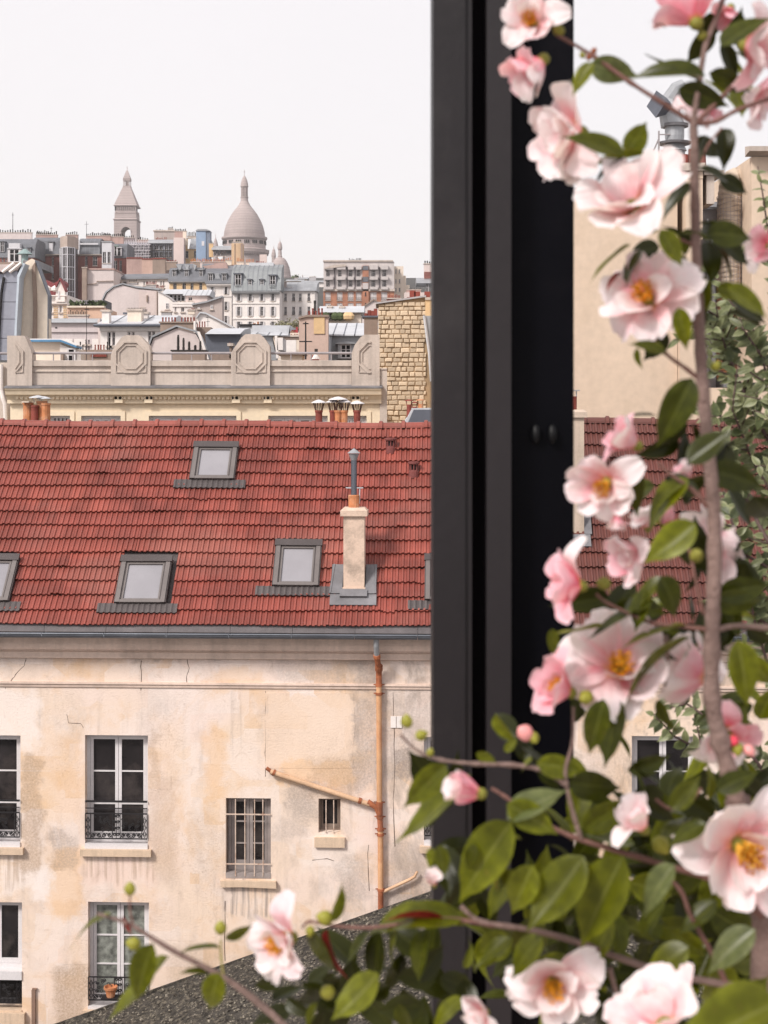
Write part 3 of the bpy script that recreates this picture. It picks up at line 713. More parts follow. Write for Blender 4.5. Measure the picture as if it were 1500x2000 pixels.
b = MB(); cx = lxa + .03; b.prism([(cx - cw/2 - .05, yb - .03, zb - .02), (cx + cw/2 + .03, yb - .03, zb - .02), (cx + cw/2 + .02, yb - .02, zb + .12), (cx - cw/2 - .03, yb - .02, zb + .12)], (0, .3, 0)); put("plinth", b, stack_m, C1)
b = MB()
sb0 = s_b
sbox(b, cx - .43, cx + .42, sb0 - .30, sb0 - .06, .05, .085); sbox(b, cx - .25, cx + .25, sb0 - .14, sb0 + .02, .086, .14)
sbox(b, cx - .42, cx - .21, sb0 - .05, sb0 + .62, .05, .10); sbox(b, cx + .21, cx + .41, sb0 - .05, sb0 + .62, .05, .10)
b.cyl(slope_xf(cx - .43, sb0 - .05, .09), slope_xf(cx - .38, sb0 + .62, .09), .025, n=6); b.cyl(slope_xf(cx + .40, sb0 - .05, .09), slope_xf(cx + .38, sb0 + .62, .09), .022, n=6)
put("flashing", b, lead, C1)
yc = yb + .18; zc = zt_ + .12
b = MB(); b.lathe([(.10, 0), (.105, .25), (.095, .26)], cx - .01, yc, 14); o = put("pot", b, terracotta_orange, C1, (0, 0, zc))
b = MB(); b.lathe([(.056, .15), (.056, .92)], cx - .01, yc, 14); put("flue", b, M("flue_steel", (.16, .17, .2), .35, .15, 2, .05, metal=.7), C1, (0, 0, zc))
b = MB(); b.lathe([(.056, .90), (.10, 1.02), (.02, 1.02)], cx - .01, yc, 14); b.lathe([(.125, 1.03), (.005, 1.12)], cx - .01, yc, 14); put("cowl", b, zinc, C1, (0, 0, zc))
b = MB(); b.box(cx - .16, cx + .16, yc - .02, yc + .02, .38, .40); b.cyl((cx + .09, yc, .1), (cx + .1, yc, .39), .012); put("bracket", b, zinc_pale, C1, (0, 0, zc))
# right-hand chimney, half hidden by the post
lxb, s_c = roof_pt(1118, 1050); C2 = thing("roof_chimney", "rendered roof chimney just right of the dark window post, with a short clay pot", "chimney", tuple(FA.o), FA.r)
zt2 = FA.pt(1120, 803, EY + s_c * cos(TH))[1]; yb2, zb2 = roof_chimney(C2, lxb, s_c, .44, .45, zt2 - .12, M("chimney_render_b", (.52, .42, .34), .9, .12, 2, .35, 25, streak=.3))
b = MB(); b.lathe([(.1, 0), (.1, .26)], lxb, yb2 + .2, 12); put("pot", b, terracotta, C2, (0, 0, zt2 + .02))
b = MB(); b.box(lxb - .15, lxb + .15, yb2 + .12, yb2 + .28, 0, .02); b.box(lxb - .1, lxb - .08, yb2 + .18, yb2 + .22, -.12, 0); b.box(lxb + .08, lxb + .1, yb2 + .18, yb2 + .22, -.12, 0); put("cowl", b, zinc, C2, (0, 0, zt2 + .38))
b = MB(); sbox(b, lxb - .4, lxb + .33, s_c - .3, s_c - .02, .05, .09); sbox(b, lxb + .22, lxb + .36, s_c - .02, s_c + .5, .05, .10); put("flashing", b, lead, C2)

# ------------------------------------------------------------------ mossy shed roof in the courtyard
def make_shed():
    T = thing("courtyard_shed", "low shed with a mossy, gravelly pitched roof against the limestone wall", "shed", (0, 0, 0))
    nx, ny = 330, 170; mb = MB(); x0, x1, y0, y1 = -7.2, 8.8, 18.5, 26.75
    def zr(x): return 9.19 + (x + .21) * .353 if x < 2.9 else 9.19 + 3.11 * .353 - (x - 2.9) * .4
    for j in range(ny + 1):
        for i in range(nx + 1):
            x = x0 + (x1 - x0) * i / nx; y = y0 + (y1 - y0) * j / ny
            n1 = noise.noise(Vector((x * 6, y * 6, 0))); n2 = noise.noise(Vector((x * 15, y * 15, 3))); n3 = noise.noise(Vector((x * 1.3, y * 1.3, 7)))
            z = zr(x) + .06 * max(0, n1) + .06 * max(0, n2) * (1 + n3) + .04 * n3
            mb.v.append((x + .02 * n2, y, z))
    for j in range(ny):
        for i in range(nx): mb.f.append((j*(nx+1)+i, j*(nx+1)+i+1, (j+1)*(nx+1)+i+1, (j+1)*(nx+1)+i))
    m = M("mossy_gravel", (.066, .058, .05), .95, .45, 5, 1.0, 28, stain=(.17, .145, .11), stain_amt=.8, stain_scale=12, fine=.3)
    put("roof", mb, m, T); m_moss = m
    rr = random.Random(5); ch = MB()
    for _ in range(9000):
        x, y = rr.uniform(x0 + .1, x1 - .1), rr.uniform(21.5, y1 - .05); s = rr.uniform(.012, .04); z = zr(x) + rr.uniform(.01, .05); a = rr.uniform(0, pi)
        u = Vector((cos(a), sin(a), rr.uniform(-.5, .5))) * s; v = Vector((-sin(a), cos(a), rr.uniform(-.5, .5))) * s * .8; p = Vector((x, y, z)); q = p + Vector((0, 0, s * .7))
        b = len(ch.v); ch.v += [tuple(p - u), tuple(p + v), tuple(p + u), tuple(p - v), tuple(q)]
        for k in range(4): ch.f.append((b + k, b + (k + 1) % 4, b + 4)); ch.t.append(0)
        ta = rr.random()
    put("roof_gravel", ch, M("chips", (.12, .105, .085), .95, .8, 9, 0, stain=(.42, .37, .3), stain_amt=.7, stain_scale=17), T, kind='stuff')
    b = MB(); b.front([(x0, 0), (x1, 0), (x1, zr(x1) - .12), (2.9, zr(2.9) - .12), (x0, zr(x0) - .12)], y0 + .1, y1 - .1); put("wall", b, grey_render, T)
    b = MB(); b.front([(x0, zr(x0) - .1), (2.9, zr(2.9) - .1), (x1, zr(x1) - .1), (x1, zr(x1) + .05), (2.9, zr(2.9) + .05), (x0, zr(x0) + .05)], y1, y1 + .05); put("verge", b, m_moss, T)
make_shed()
# ------------------------------------------------------------------ cream building with the parapet
FB = F(380, 42, 0, 0)
Bd = FB.root("parapet_building", "cream building with a concrete parapet of octagon-panelled piers behind the red roof", "building")
def zB(py, off=0.): return FB.pt(380, py, off)[1]
bx0, bx1 = FB.x(20), FB.x(742)
wins = []
for a, b_ in ((97, 137), (159, 236), (291, 462), (524, 640), (660, 716)): wins.append((FB.x(a), FB.x(b_), zB(930), zB(812)))
mb = MB(); holes_wall(mb, bx0, bx1, 0, zB(788), 0, .25, wins); mb.poly([(bx1, 0, 0), (bx1, 12, 0), (bx1, 12, zB(788)), (bx1, 0, zB(788))]); mb.poly([(bx0, 0, 0), (bx0, 12, 0), (bx0, 12, zB(788)), (bx0, 0, zB(788))])
put("wall", mb, cream_b, Bd)
b = MB(); b.box(bx0 + .05, bx1 - .05, .26, .3, 0, zB(800)); put("interior", b, dark_int, Bd)
for h in wins:
    f = french(Bd, h, y=.1, n=4, jt=.07, rails=())
    b = MB(); b.box(h[0] - .12, h[0], -.035, .02, h[2], h[3] + .12); b.box(h[1], h[1] + .12, -.035, .02, h[2], h[3] + .12); b.box(h[0], h[1], -.035, .02, h[3], h[3] + .12); put("surround", b, cream_b, f)
b = MB(); e0, e1 = FB.x(16), FB.x(745)
b.profx([(.02, zB(788)), (-.12, zB(788)), (-.12, zB(781)), (-.2, zB(773)), (-.32, zB(771)), (-.36, zB(764)), (-.40, zB(761)), (-.40, zB(759)), (.02, zB(759))], e0, e1); put("cornice", b, cream_b, Bd)
b = MB(); b.profx([(-.42, zB(759) + .001), (-.42, zB(757)), (.05, zB(751)), (.05, zB(759) + .001)], e0 - .03, e1 + .03); put("flashing", b, lead, Bd)
b = MB(); x = FB.x(34)
while x < FB.x(716):
    p = 750 + x_ * 0 if False else 380
    b.box(x, x + .075, -.20, -.125, zB(780), zB(774.5)); x += .122
put("dentils", b, cream_b, Bd, kind='stuff')
for p in (234, 292, 462, 524, 696): b = MB(); b.box(FB.x(p) - .11, FB.x(p) + .11, -.2, -.121, zB(787), zB(774)); put("bracket", b, cream_b, Bd)
# parapet panels and piers
zp0 = zB(755)
for (a, c_) in ((64.5, 217.5), (295.5, 451.5), (528.5, 686.5)):
    xa, xb = FB.x(a), FB.x(c_)
    T = Bd; b = MB(); b.profx([(.0, zp0), (-.0, zB(727)), (-.04, zB(726)), (-.04, zB(724)), (-.0, zB(723)), (0, zB(716)), (-.07, zB(715)), (-.07, zB(705)), (.32, zB(703)), (.32, zp0)], xa, xb); put("parapet_panel", b, concrete, T)
    b = MB(); b.cyl((xa, .1, zB(689.5)), (xb, .1, zB(689.5)), .035, n=8)
    for q in (.25, .5, .75): b.cyl((xa + (xb - xa) * q, .1, zB(689.5)), (xa + (xb - xa) * q, .1, zB(704)), .018, n=6)
    put("handrail", b, iron_grey, T)
b = MB(); b.cyl((FB.x(-60), .1, zB(690)), (FB.x(15), .1, zB(690)), .035, n=8); put("handrail", b, iron_grey, Bd)
def ring(mb, cx, cz, r0, r1, y0, y1, n=8, cl=None):
    P = []
    for k in range(n):
        a = 2 * pi * (k + .5) / n
        P.append((cos(a) / cos(pi / n), sin(a) / cos(pi / n)))
    for k in range(n):
        p, q = P[k], P[(k + 1) % n]
        def c(v): return max(v, cl[0]) if cl and cl[0] is not None and v < cl[0] else (min(v, cl[1]) if cl and cl[1] is not None else v)
        o = [(c(cx + p[0]*r1), cz + p[1]*r1), (c(cx + q[0]*r1), cz + q[1]*r1), (c(cx + q[0]*r0), cz + q[1]*r0), (c(cx + p[0]*r0), cz + p[1]*r0)]
        if abs(o[0][0] - o[1][0]) < 1e-5 and abs(o[2][0] - o[0][0]) < 1e-5: continue
        mb.front(o, y0, y1)
px_u = 42 / 3000
def pier(pts, cxp, cl=None, name="pier"):
    b = MB(); b.front([(FB.x(p[0]), zB(p[1])) for p in pts], -.12, .36); p = put(name, b, concrete, Bd)
    cx, cz = FB.x(cxp), zB(698)
    c2 = None if cl is None else (FB.x(cl[0]) if cl[0] else None, FB.x(cl[1]) if cl[1] else None)
    for r0, r1, y in ((28, 31, -.16), (22, 23.5, -.15)):
        m = MB(); ring(m, cx, cz, r0 * px_u, r1 * px_u, y, -.121, 8, c2); put("octagon_moulding", m, concrete, p)
    for s in (-1, 1):
        xx = cx + s * 29.5 * px_u
        if c2 and ((c2[0] is not None and xx < c2[0]) or (c2[1] is not None and xx > c2[1])): continue
        m = MB(); m.box(xx - .012, xx + .012, -.15, -.121, zB(727), zB(698)); put("fillet", m, concrete, p)
    m = MB(); xa, xb = cx - 29.5 * px_u, cx + 29.5 * px_u
    if c2: xa = max(xa, c2[0]) if c2[0] is not None else xa; xb = min(xb, c2[1]) if c2[1] is not None else xb
    m.box(xa, xb, -.15, -.121, zB(728), zB(726.5)); put("fillet", m, concrete, p)
pier([(16, 755), (16, 656), (50, 656), (54, 664), (62, 684), (64.5, 694), (64.5, 755)], 17, (32, None))
pier([(218, 755), (218, 694), (222, 682), (238, 660), (246, 655), (272, 655), (278, 660), (292, 676), (295, 688), (295, 755)], 257)
pier([(452, 755), (452, 690), (458, 680), (472, 660), (480, 653), (508, 653), (516, 660), (527, 676), (528, 690), (528, 755)], 490)
pier([(687, 755), (687, 690), (693, 674), (704, 659), (712, 654), (741.5, 654), (741.5, 755)], 730, (None, 724))
b = MB(); b.box(FB.x(741.8), FB.x(756), -.05, .5, 0, zB(722)); b.box(FB.x(741.8), FB.x(756), -.08, .5, zB(722) + .002, zB(719.5)); o = put("end_pilaster", b, concrete, Bd)
# neighbour strip on the far left with its pale downpipe
FL = F(0, 43.5, 0, 0); T = FL.root("side_building", "pale building sliver at the left edge beside the parapet", "building")
b = MB(); b.box(FL.x(-120), FL.x(14), 0, 8, 0, FL.pt(0, 708)[1]); put("wall", b, M("pale_stone", (.56, .48, .42), .9, .1, 1, .2), T)
b = MB(); b.tube([(FL.x(4), -.1, FL.pt(0, 712)[1]), (FL.x(4), -.1, FL.pt(0, 762)[1]), (FL.x(8), -.15, FL.pt(0, 778)[1]), (FL.x(12), -.15, FL.pt(0, 790)[1]), (FL.x(13), -.1, FL.pt(0, 830)[1])], .06, 8); put("downpipe", b, white_wall, T)
# ------------------------------------------------------------------ chimney pots and cowls behind the ridge
def cowl_cap(mb, cx, cy, z, r, h): mb.lathe([(r, z), (r * .98, z + .015), (r * .5, z + h * .7), (.02, z + h)], cx, cy, 16)
FC = F(65, 35, 0, 0)
T = FC.root("chimney_pots", "cluster of orange clay chimney pots under flat white cowls at the left of the ridge", "chimney")
pz = FC.pt(65, 845)[1]
b = MB(); b.box(FC.x(38), FC.x(94), -.1, .5, 8, pz); put("stack", b, brown_stack, T)
for q, r_, yt, dy in ((50, .115, 786, .1), (65, .085, 791, -.02), (77, .12, 783, .12), (87, .10, 787, 0)):
    b = MB(); zt_ = FC.pt(q, yt)[1]; b.lathe([(r_, pz - .01), (r_ * .96, zt_ - .05), (r_ * 1.1, zt_ - .05), (r_ * 1.1, zt_)], FC.x(q), dy + .15, 14); put("pot", b, terracotta_orange if q != 65 else terracotta, T)
b = MB(); b.box(FC.x(42), FC.x(56), .0, .3, FC.pt(0, 786)[1], FC.pt(0, 784)[1]); put("lid", b, cream_wall, T)
for q, w_, yt in ((70, 17, 777), (82, 14, 779)):
    b = MB(); cowl_cap(b, FC.x(q), .2, FC.pt(q, yt)[1], w_ * 35 / 3000, .06)
    for a in (-.1, .1): b.cyl((FC.x(q) + a, .2, FC.pt(q, yt)[1]), (FC.x(q) + a * .8, .2, FC.pt(q, yt + 9)[1]), .008, n=4)
    put("cowl", b, zinc_pale, T)
FD = F(655, 34.5, 0, 0)
T = FD.root("chimney_cowls", "row of red chimney pots under wide white conical cowls behind the ridge", "chimney")
pz = FD.pt(655, 830)[1]; b = MB(); b.box(FD.x(612), FD.x(704), -.15, .45, 9, pz); put("stack", b, brown_stack, T)
for q, w_, yt, mt in ((622, 15, 787, terracotta), (650, 14, 786, terracotta), (660, 19, 781, terracotta_orange), (672, 13, 786, terracotta_orange), (697, 15.5, 789, terracotta)):
    cx = FD.x(q); u = 34.5 / 3000; zt_ = FD.pt(q, yt)[1]; zq = FD.pt(q, 803)[1]; dy = .15 + (q % 3) * .05
    b = MB(); b.lathe([(6.5*u, pz), (7*u, zq - .03), (8*u, zq - .03), (8*u, zq + .02), (6*u, zq + .02)], cx, dy, 12); p = put("pot", b, mt, T)
    b = MB(); cowl_cap(b, cx, dy, zt_, w_ * u, .075); put("cowl", b, white_paint, p)
    b = MB()
    for k in range(6):
        a = k * pi / 3 + .3; b.cyl((cx + 6.5*u*cos(a), dy + 6.5*u*sin(a), zq), (cx + 11*u*cos(a), dy + 11*u*sin(a), zt_ + .01), .011, n=4)
    put("cowl_legs", b, M("cowl_rust", (.11, .06, .045), .7), p)
FE = F(815, 35, 0, 0)
T = FE.root("roof_dormer", "dark lead dormer box with small capped pots beside the window post", "roof dormer")
b = MB(); b.front([FE.pt(788, 830), FE.pt(806, 797), FE.pt(880, 796), FE.pt(900, 830)], 0, 1.6); put("hood", b, zinc_pale, T)
b = MB(); b.front([FE.pt(795, 829), FE.pt(808, 800), FE.pt(878, 800), FE.pt(893, 829)], -.02, .05); put("opening", b, zinc_dark, T)
for q, w_, yt, mt in ((800, 9, 783, terracotta), (811, 6, 787, terracotta), (823, 9, 782, terracotta_orange)):
    b = MB(); cx = FE.x(q); zt_ = FE.pt(q, yt)[1]; b.lathe([(.06, zt_ - .5), (.055, zt_ - .08)], cx, .8, 10); cowl_cap(b, cx, .8, zt_, w_ * .0117, .04); b.cyl((cx - .05, .8, zt_ - .1), (cx - .06, .8, zt_), .01, n=4); b.cyl((cx + .05, .8, zt_ - .1), (cx + .06, .8, zt_), .01, n=4); put("pot", b, mt, T)
# ------------------------------------------------------------------ rough stone gable, stone by stone
FG = F(790, 47, 0, 0)
G = FG.root("stone_gable", "tall windowless gable wall of rough yellow rubble stone left of the window post", "wall")
gx0, gx1 = FG.x(739), FG.x(832)
def gtop(lx): return FG.pt(739, 594)[1] + (lx - gx0) / (gx1 - gx0) * (FG.pt(832, 580)[1] - FG.pt(739, 594)[1])
gb = FG.pt(0, 850)[1]
b = MB(); b.front([(gx0, 0), (gx1 + .9, 0), (gx1 + .9, gtop(gx1)), (gx1, gtop(gx1)), (gx0, gtop(gx0))], .06, 8); put("wall", b, M("mortar", (.40, .28, .17), .95, .15, 3, .4, 20), G)
smat = [M("rubble_stone", (.64, .51, .37), .9, .15, 3, .5, 18, randobj=.22)]
rr = random.Random(11); z = gb; vis = []
while z < gtop(gx0) - .02:
    hh_ = rr.uniform(.12, .165); x = gx0 - rr.uniform(0, .1)
    while x < gx1:
        w_ = rr.uniform(.14, .30); a, c_ = max(x, gx0), min(x + w_ - .018, gx1)
        zt_ = min(z + hh_ - .018, gtop((a + c_) / 2) - .03)
        if c_ - a > .05 and zt_ - z > .04: vis.append((a, c_, z, zt_))
        x += w_
    z += hh_
vis.sort(key=lambda q: -(q[1] - q[0]) * (q[3] - q[2])); rest = MB()
def stone(mb, a, c_, z0, z1, ox=0, oz=0):
    d = rr.uniform(.02, .07); j = [rr.uniform(-.012, .012) for _ in range(8)]; i_ = .018; b = len(mb.v)
    o = [(a + j[0], z0 + j[1]), (c_ + j[2], z0 + j[3]), (c_ + j[4], z1 + j[5]), (a + j[6], z1 + j[7])]; mx, mz = (a + c_) / 2, (z0 + z1) / 2
    mb.v += [(x - ox, .062, z - oz) for x, z in o] + [(x + (mx - x) * .05 - ox, .062 - d * .7, z + (mz - z) * .08 - oz) for x, z in o] + [(x + (mx - x) * .3 - ox, .062 - d, z + (mz - z) * .35 - oz) for x, z in o]
    for l in (0, 4):
        for k in range(4): mb.f.append((b+l+k, b+l+(k+1)%4, b+l+4+(k+1)%4, b+l+4+k)); mb.t.append(0)
    mb.f.append((b+8, b+9, b+10, b+11)); mb.t.append(0)
for k, (a, c_, z0, z1) in enumerate(vis):
    if k < 300:
        m_ = MB(); stone(m_, a, c_, z0, z1, a, z0); put("stone", m_, smat[0], G, (a, 0, z0))
    else: stone(rest, a, c_, z0, z1)
if rest.v: put("stones", rest, smat[0], G, kind='stuff')
b = MB(); b.front([(gx0 - .08, gtop(gx0)), (gx1, gtop(gx1)), (gx1, gtop(gx1) + .05), (gx0 - .08, gtop(gx0) + .05)], -.05, 2); put("coping", b, grey_render, G)
b = MB(); b.box(gx1 - .02, gx1 + .9, -.04, .8, FG.pt(0, 618)[1], FG.pt(0, 586)[1]); put("chimney", b, ochre_wall, G)
b = MB(); b.box(gx1 - .03, gx1 + .9, -.08, .8, FG.pt(0, 586)[1] + .002, FG.pt(0, 581)[1]); put("chimney_cap", b, concrete, G)
b = MB(); b.front([FG.pt(828, 617), FG.pt(850, 617), FG.pt(850, 745), FG.pt(842, 745)], -.1, .05); put("zinc_slope", b, zinc, G)
b = MB(); b.tube([(FG.x(828), -.14, FG.pt(0, 617)[1]), (FG.x(838), -.14, FG.pt(0, 690)[1]), (FG.x(842), -.14, FG.pt(0, 745)[1])], .045, 6); put("edge_roll", b, zinc_pale, G)
potm = {}
def pots(T, F_, xs, ytop, ybase, off, r, mt, par=None, jit=1.5):
    xs = list(xs); sp_ = min([abs(b_ - a_) for a_, b_ in zip(xs, xs[1:])] or [99]) * F_.D / 3000; r = min(r, sp_ * .34)
    for q in xs:
        yt = ytop + R.uniform(-jit, jit); z0 = F_.pt(q, ybase, off)[1] - .03; z1 = F_.pt(q, yt, off)[1]; h = max(.12, z1 - z0); rr_ = round(r * R.choice((.85, 1, 1.1)), 3)
        key = (rr_, round(h, 1), mt.name)
        if key not in potm:
            m_ = MB(); hh = key[1] or .1; m_.lathe([(rr_ * .95, 0), (rr_ * .8, hh * .8), (rr_, hh * .82), (rr_, hh), (rr_ * .75, hh)], 0, 0, 8); potm[key] = m_.mesh("pot", mt)
        o = obj("pot", potm[key], par or T, (F_.x(q, off), off, z0))
T_ = FG.root("red_chimney_pots", "three square red chimney pots on the stone gable beside the post", "chimney pots")
for q in (806, 815, 835): 
    b = MB(); b.box(FG.x(q) - .09, FG.x(q) + .09, .1, .3, gtop(gx1) - .03 - .1, FG.pt(q, 567 + (q % 2) * 2)[1]); put("pot", b, terracotta, T_)
b = MB(); b.box(FG.x(795), FG.x(822), .08, .5, gtop(gx1) - .3, gtop(gx1) - .0); put("base", b, brick_far, T_)
# ------------------------------------------------------------------ big blank wall and its chimney stack on the right
FW = F(1250, 38, 0, 0)
Wd_ = FW.root("blank_party_wall", "tall blank cream party wall rising behind the red roof on the right", "wall")
def zW(py, off=0., px=1250): return FW.pt(px, py, off)[1]
b = MB(); b.front([(FW.x(1000), 0), (FW.x(1323), 0), (FW.x(1323), zW(340)), (FW.x(1290), zW(340)), (FW.x(1290), zW(352)), (FW.x(1150), zW(366)), (FW.x(1000), zW(392))], 0, 9); put("wall", b, cream_big, Wd_)
b = MB(); b.front([(FW.x(1000), zW(392)), (FW.x(1150), zW(366)), (FW.x(1290), zW(352)), (FW.x(1290), zW(348)), (FW.x(1150), zW(362)), (FW.x(1000), zW(388))], -.1, .3); put("coping", b, grey_render, Wd_)
S_ = FW.root("chimney_stack", "broad cream chimney stack with clay pots and a stepped cap above the blank wall", "chimney")
b = MB(); b.box(FW.x(1291), FW.x(1368), -.3, .9, zW(352), zW(338)); b.box(FW.x(1335), FW.x(1368), -.28, .9, zW(470), zW(352) - .003); b.box(FW.x(1324), FW.x(1364), -.25, .9, 0, zW(470) - .003); put("stack", b, cream_big, S_)
b = MB(); b.box(FW.x(1288), FW.x(1376), -.4, 1, zW(338) + .003, zW(328)); b.box(FW.x(1292), FW.x(1372), -.34, 1, zW(328) + .003, zW(322)); put("cap", b, concrete, S_)
b = MB(); b.box(FW.x(1376) + .01, FW.x(1392), -.2, .8, zW(400), zW(345)); b.box(FW.x(1370), FW.x(1410), -.3, .8, zW(345) + .003, zW(336)); put("step", b, concrete, S_)
for q, yt, mt in ((1300, 292, terracotta), (1318, 297, terracotta), (1338, 301, terracotta), (1354, 290, brick_far), (1372, 290, brick_far)):
    b = MB(); b.lathe([(.11, 0), (.1, zW(yt) - zW(322))], FW.x(q), .1, 12); put("pot", b, mt, S_, (0, 0, zW(322)))
Vc = FW.root("ventilation_cowl", "grey metal wind cowl with angled hood on top of the chimney stack", "vent")
cx = FW.x(1322); b = MB(); b.lathe([(.26, zW(322)), (.26, zW(292)), (.3, zW(291)), (.22, zW(276)), (.24, zW(262)), (.24, zW(240))], cx, .3, 16); put("duct", b, zinc, Vc)
b = MB(); b.lathe([(.40, zW(278)), (.42, zW(274)), (.2, zW(270))], cx, .3, 16); b.lathe([(.34, zW(244)), (.34, zW(238))], cx, .3, 16); put("collar", b, lead, Vc)
b = MB(); b.tube([(FW.x(1318), .3, zW(240)), (FW.x(1312), .3, zW(215)), (FW.x(1316), .3, zW(190)), (FW.x(1328), .2, zW(172)), (FW.x(1340), .2, zW(166))], [.30, .27, .25, .23, .2], 12); put("hood", b, zinc, Vc)
b = MB(); b.tube([(FW.x(1304), .1, zW(206)), (FW.x(1280), -.1, zW(205))], [.2, .34], 4); put("vane", b, zinc_dark, Vc)
b = MB(); b.box(FW.x(1287), FW.x(1290), .1, .14, zW(325), zW(254)); b.box(FW.x(1290), FW.x(1312), .1, .14, zW(262), zW(260)); b.cyl((FW.x(1275), .12, zW(300)), (FW.x(1288), .12, zW(270)), .02, n=5); put("stay", b, iron_grey, Vc)
# recess with quilted duct
FR = F(1420, 39.2, 0, 0)
RC = FR.root("rear_building", "brown-grey rear building with slate band and orange brick in the recess on the right", "building")
def zR(py): return FR.pt(1420, py)[1]
b = MB(); b.box(FR.x(1364), FR.x(1472), 0, 6, 0, zR(410)); put("wall", b, grey_render, RC)
b = MB(); b.profx([(-.1, zR(410) + .003), (-.1, zR(405)), (.6, zR(388)), (6, zR(386)), (6, zR(410) + .003)], FR.x(1364), FR.x(1472)); put("roof", b, zinc, RC)
bo = M("orange_brick_joint", (.25, .12, .08), .9)
b = MB(); b.box(FR.x(1399), FR.x(1441), -.05, -.001, zR(744), zR(556)); ow = put("brick_panel", b, bo, RC)
bm_ = [M("orange_brick", (.45, .20, .10), .9, .2, 3, .2, randobj=.25)]; bk = MB(); bk.box(0, .135, -.02, 0, 0, .05); bkm = bk.mesh("brick", bm_[0])
z = zR(744) + .01; k = 0; x1_ = FR.x(1441) - .02
n_ = 0
while z < zR(556) - .06 and n_ < 290:
    x = FR.x(1399) + (.0 if k % 2 else .07)
    while x < x1_ - .13: obj("brick", bkm, ow, (x, -.052, z)); x += .147; n_ += 1
    z += .066; k += 1
Du = FR.root("quilted_duct", "fat pale insulated exhaust duct wrapped in netting with a curved top", "duct")
path = [(1424, 560), (1424, 450), (1425, 390), (1427, 368), (1433, 352), (1443, 350), (1450, 356), (1455, 372)]
def corr(pp, r0, y):
    P = []; Rr = []
    for (a, b1), (c1, d) in zip(pp, pp[1:]):
        n = max(2, int(abs(Vector((c1 - a, d - b1)).length) / 5))
        for k in range(n):
            t = k / n; q = FR.pt(a + (c1 - a) * t, b1 + (d - b1) * t, y); P.append((q[0], y, q[1])); Rr.append(r0 * (1 + (.035 if len(P) % 2 else -.01)))
    return P, Rr
P_, R_ = corr(path[:6], .30, -.45); b = MB(); b.tube(P_, R_, 16); put("duct_body", b, M("foil_quilt", (.52, .42, .33), .6, .12, 8, .8, 14), Du)
P_, R_ = corr([(1436, 350), (1446, 350), (1453, 358), (1456, 372)], .24, -.25); b = MB(); b.tube(P_, R_, 14); put("elbow", b, M("foil_quilt", (.5, .4, .3)), Du)
b = MB()
for k in range(26):
    q = FR.pt(1424, 560 - k * 7, -.45); pts = [(q[0] + .315 * cos(a * pi / 6), -.45 + .315 * sin(a * pi / 6), q[1] + .05 * sin(a * pi / 3 + k)) for a in range(13)]; b.tube(pts, .006, 3, False)
for k in range(12):
    a = pi + k * pi / 11; q0, q1 = FR.pt(1424, 560, -.45), FR.pt(1425, 385, -.45); b.cyl((q0[0] + .315*cos(a), -.45 + .315*sin(a), q0[1]), (q1[0] + .315*cos(a), -.45 + .315*sin(a), q1[1]), .005, n=3)
put("netting", b, iron_grey, Du, kind='stuff')
b = MB(); b.box(FR.x(1385), FR.x(1392), -.3, -.2, zR(740), zR(470)); b.box(FR.x(1376), FR.x(1379), -.3, -.25, zR(740), zR(430)); b.box(FR.x(1442), FR.x(1447), -.2, -.1, zR(740), zR(470)); b.box(FR.x(1463), FR.x(1466), -.2, -.1, zR(700), zR(420)); put("conduit", b, zinc, RC)
b = MB(); b.profx([(-.9, zR(757)), (-.9, zR(752)), (0, zR(742)), (0, zR(757))], FR.x(1398), FR.x(1466)); put("ledge", b, slate, RC)
# pigeon net beside the stack
b = MB(); xa, xb = FR.x(1322), FR.x(1366)
for k in range(30): q = xa + (xb - xa) * k / 29; b.box(q - .004, q + .004, -.52, -.515, zR(735), zR(600))
for k in range(60): q = zR(735) + (zR(600) - zR(735)) * k / 59; b.box(xa, xb, -.528, -.521, q - .004, q + .004)
b.box(xa - .02, xa, -.55, -.50, zR(738), zR(560))
put("bird_net", b, iron_grey, RC, kind='stuff')
FQ = F(1480, 37.6, 0, 0); T = FQ.root("corner_house", "cream house end with a moulded cornice at the right edge", "building")
def zQ(py): return FQ.pt(1480, py)[1]
b = MB(); b.box(FQ.x(1468), FQ.x(1640), 0, 6, 0, zQ(306)); put("wall", b, cream_big, T)
b = MB(); b.profx([(.05, zQ(306) + .003), (-.12, zQ(303)), (-.4, zQ(300)), (-.42, zQ(291)), (.05, zQ(286))], FQ.x(1456), FQ.x(1640)); put("cornice", b, concrete, T)
b = MB(); b.box(FQ.x(1372), FQ.x(1640), .3, 4, 0, zQ(757)); put("lower_wall", b, cream_big, T)
# ------------------------------------------------------------------ dark metal window post at the terrace edge
wp = M("post_paint", (.0105, .0082, .0100), .5, .15, 3, .05, 60, spec=.35, stain=(.03, .026, .027), stain_amt=.5, stain_scale=5, streak=.3); wp2 = M("post_paint_light", (.0145, .0115, .0135), .5, .12, 3, .05, 60, spec=.35); blk = M("black_panel", (.0022, .0022, .004), .4, .3, 3, .05, spec=.07, stain=(.012, .010, .011), stain_amt=.6, stain_scale=3); seal = M("rubber_seal", (.004, .003, .004), .9, .1, 4, 0, spec=.08)
PW = thing("window_post", "dark metal window post with a black side panel standing in the middle of the view", "window post", (0, 2.05, 16.4))
def PX(p): return (p - 750) / 3000 * (2.0 if p < 990 else 2.036)
ph = 3.4
b = MB(); b.box(PX(846), PX(909), -.05, .06, 0, ph); put("outer_stile", b, wp, PW)
b = MB(); b.box(PX(909) + .0005, PX(922), -.045, .05, 0, ph); put("bead", b, wp2, PW)
b = MB(); b.box(PX(922) + .0005, PX(950), -.02, .05, 0, ph); put("seal", b, seal, PW)
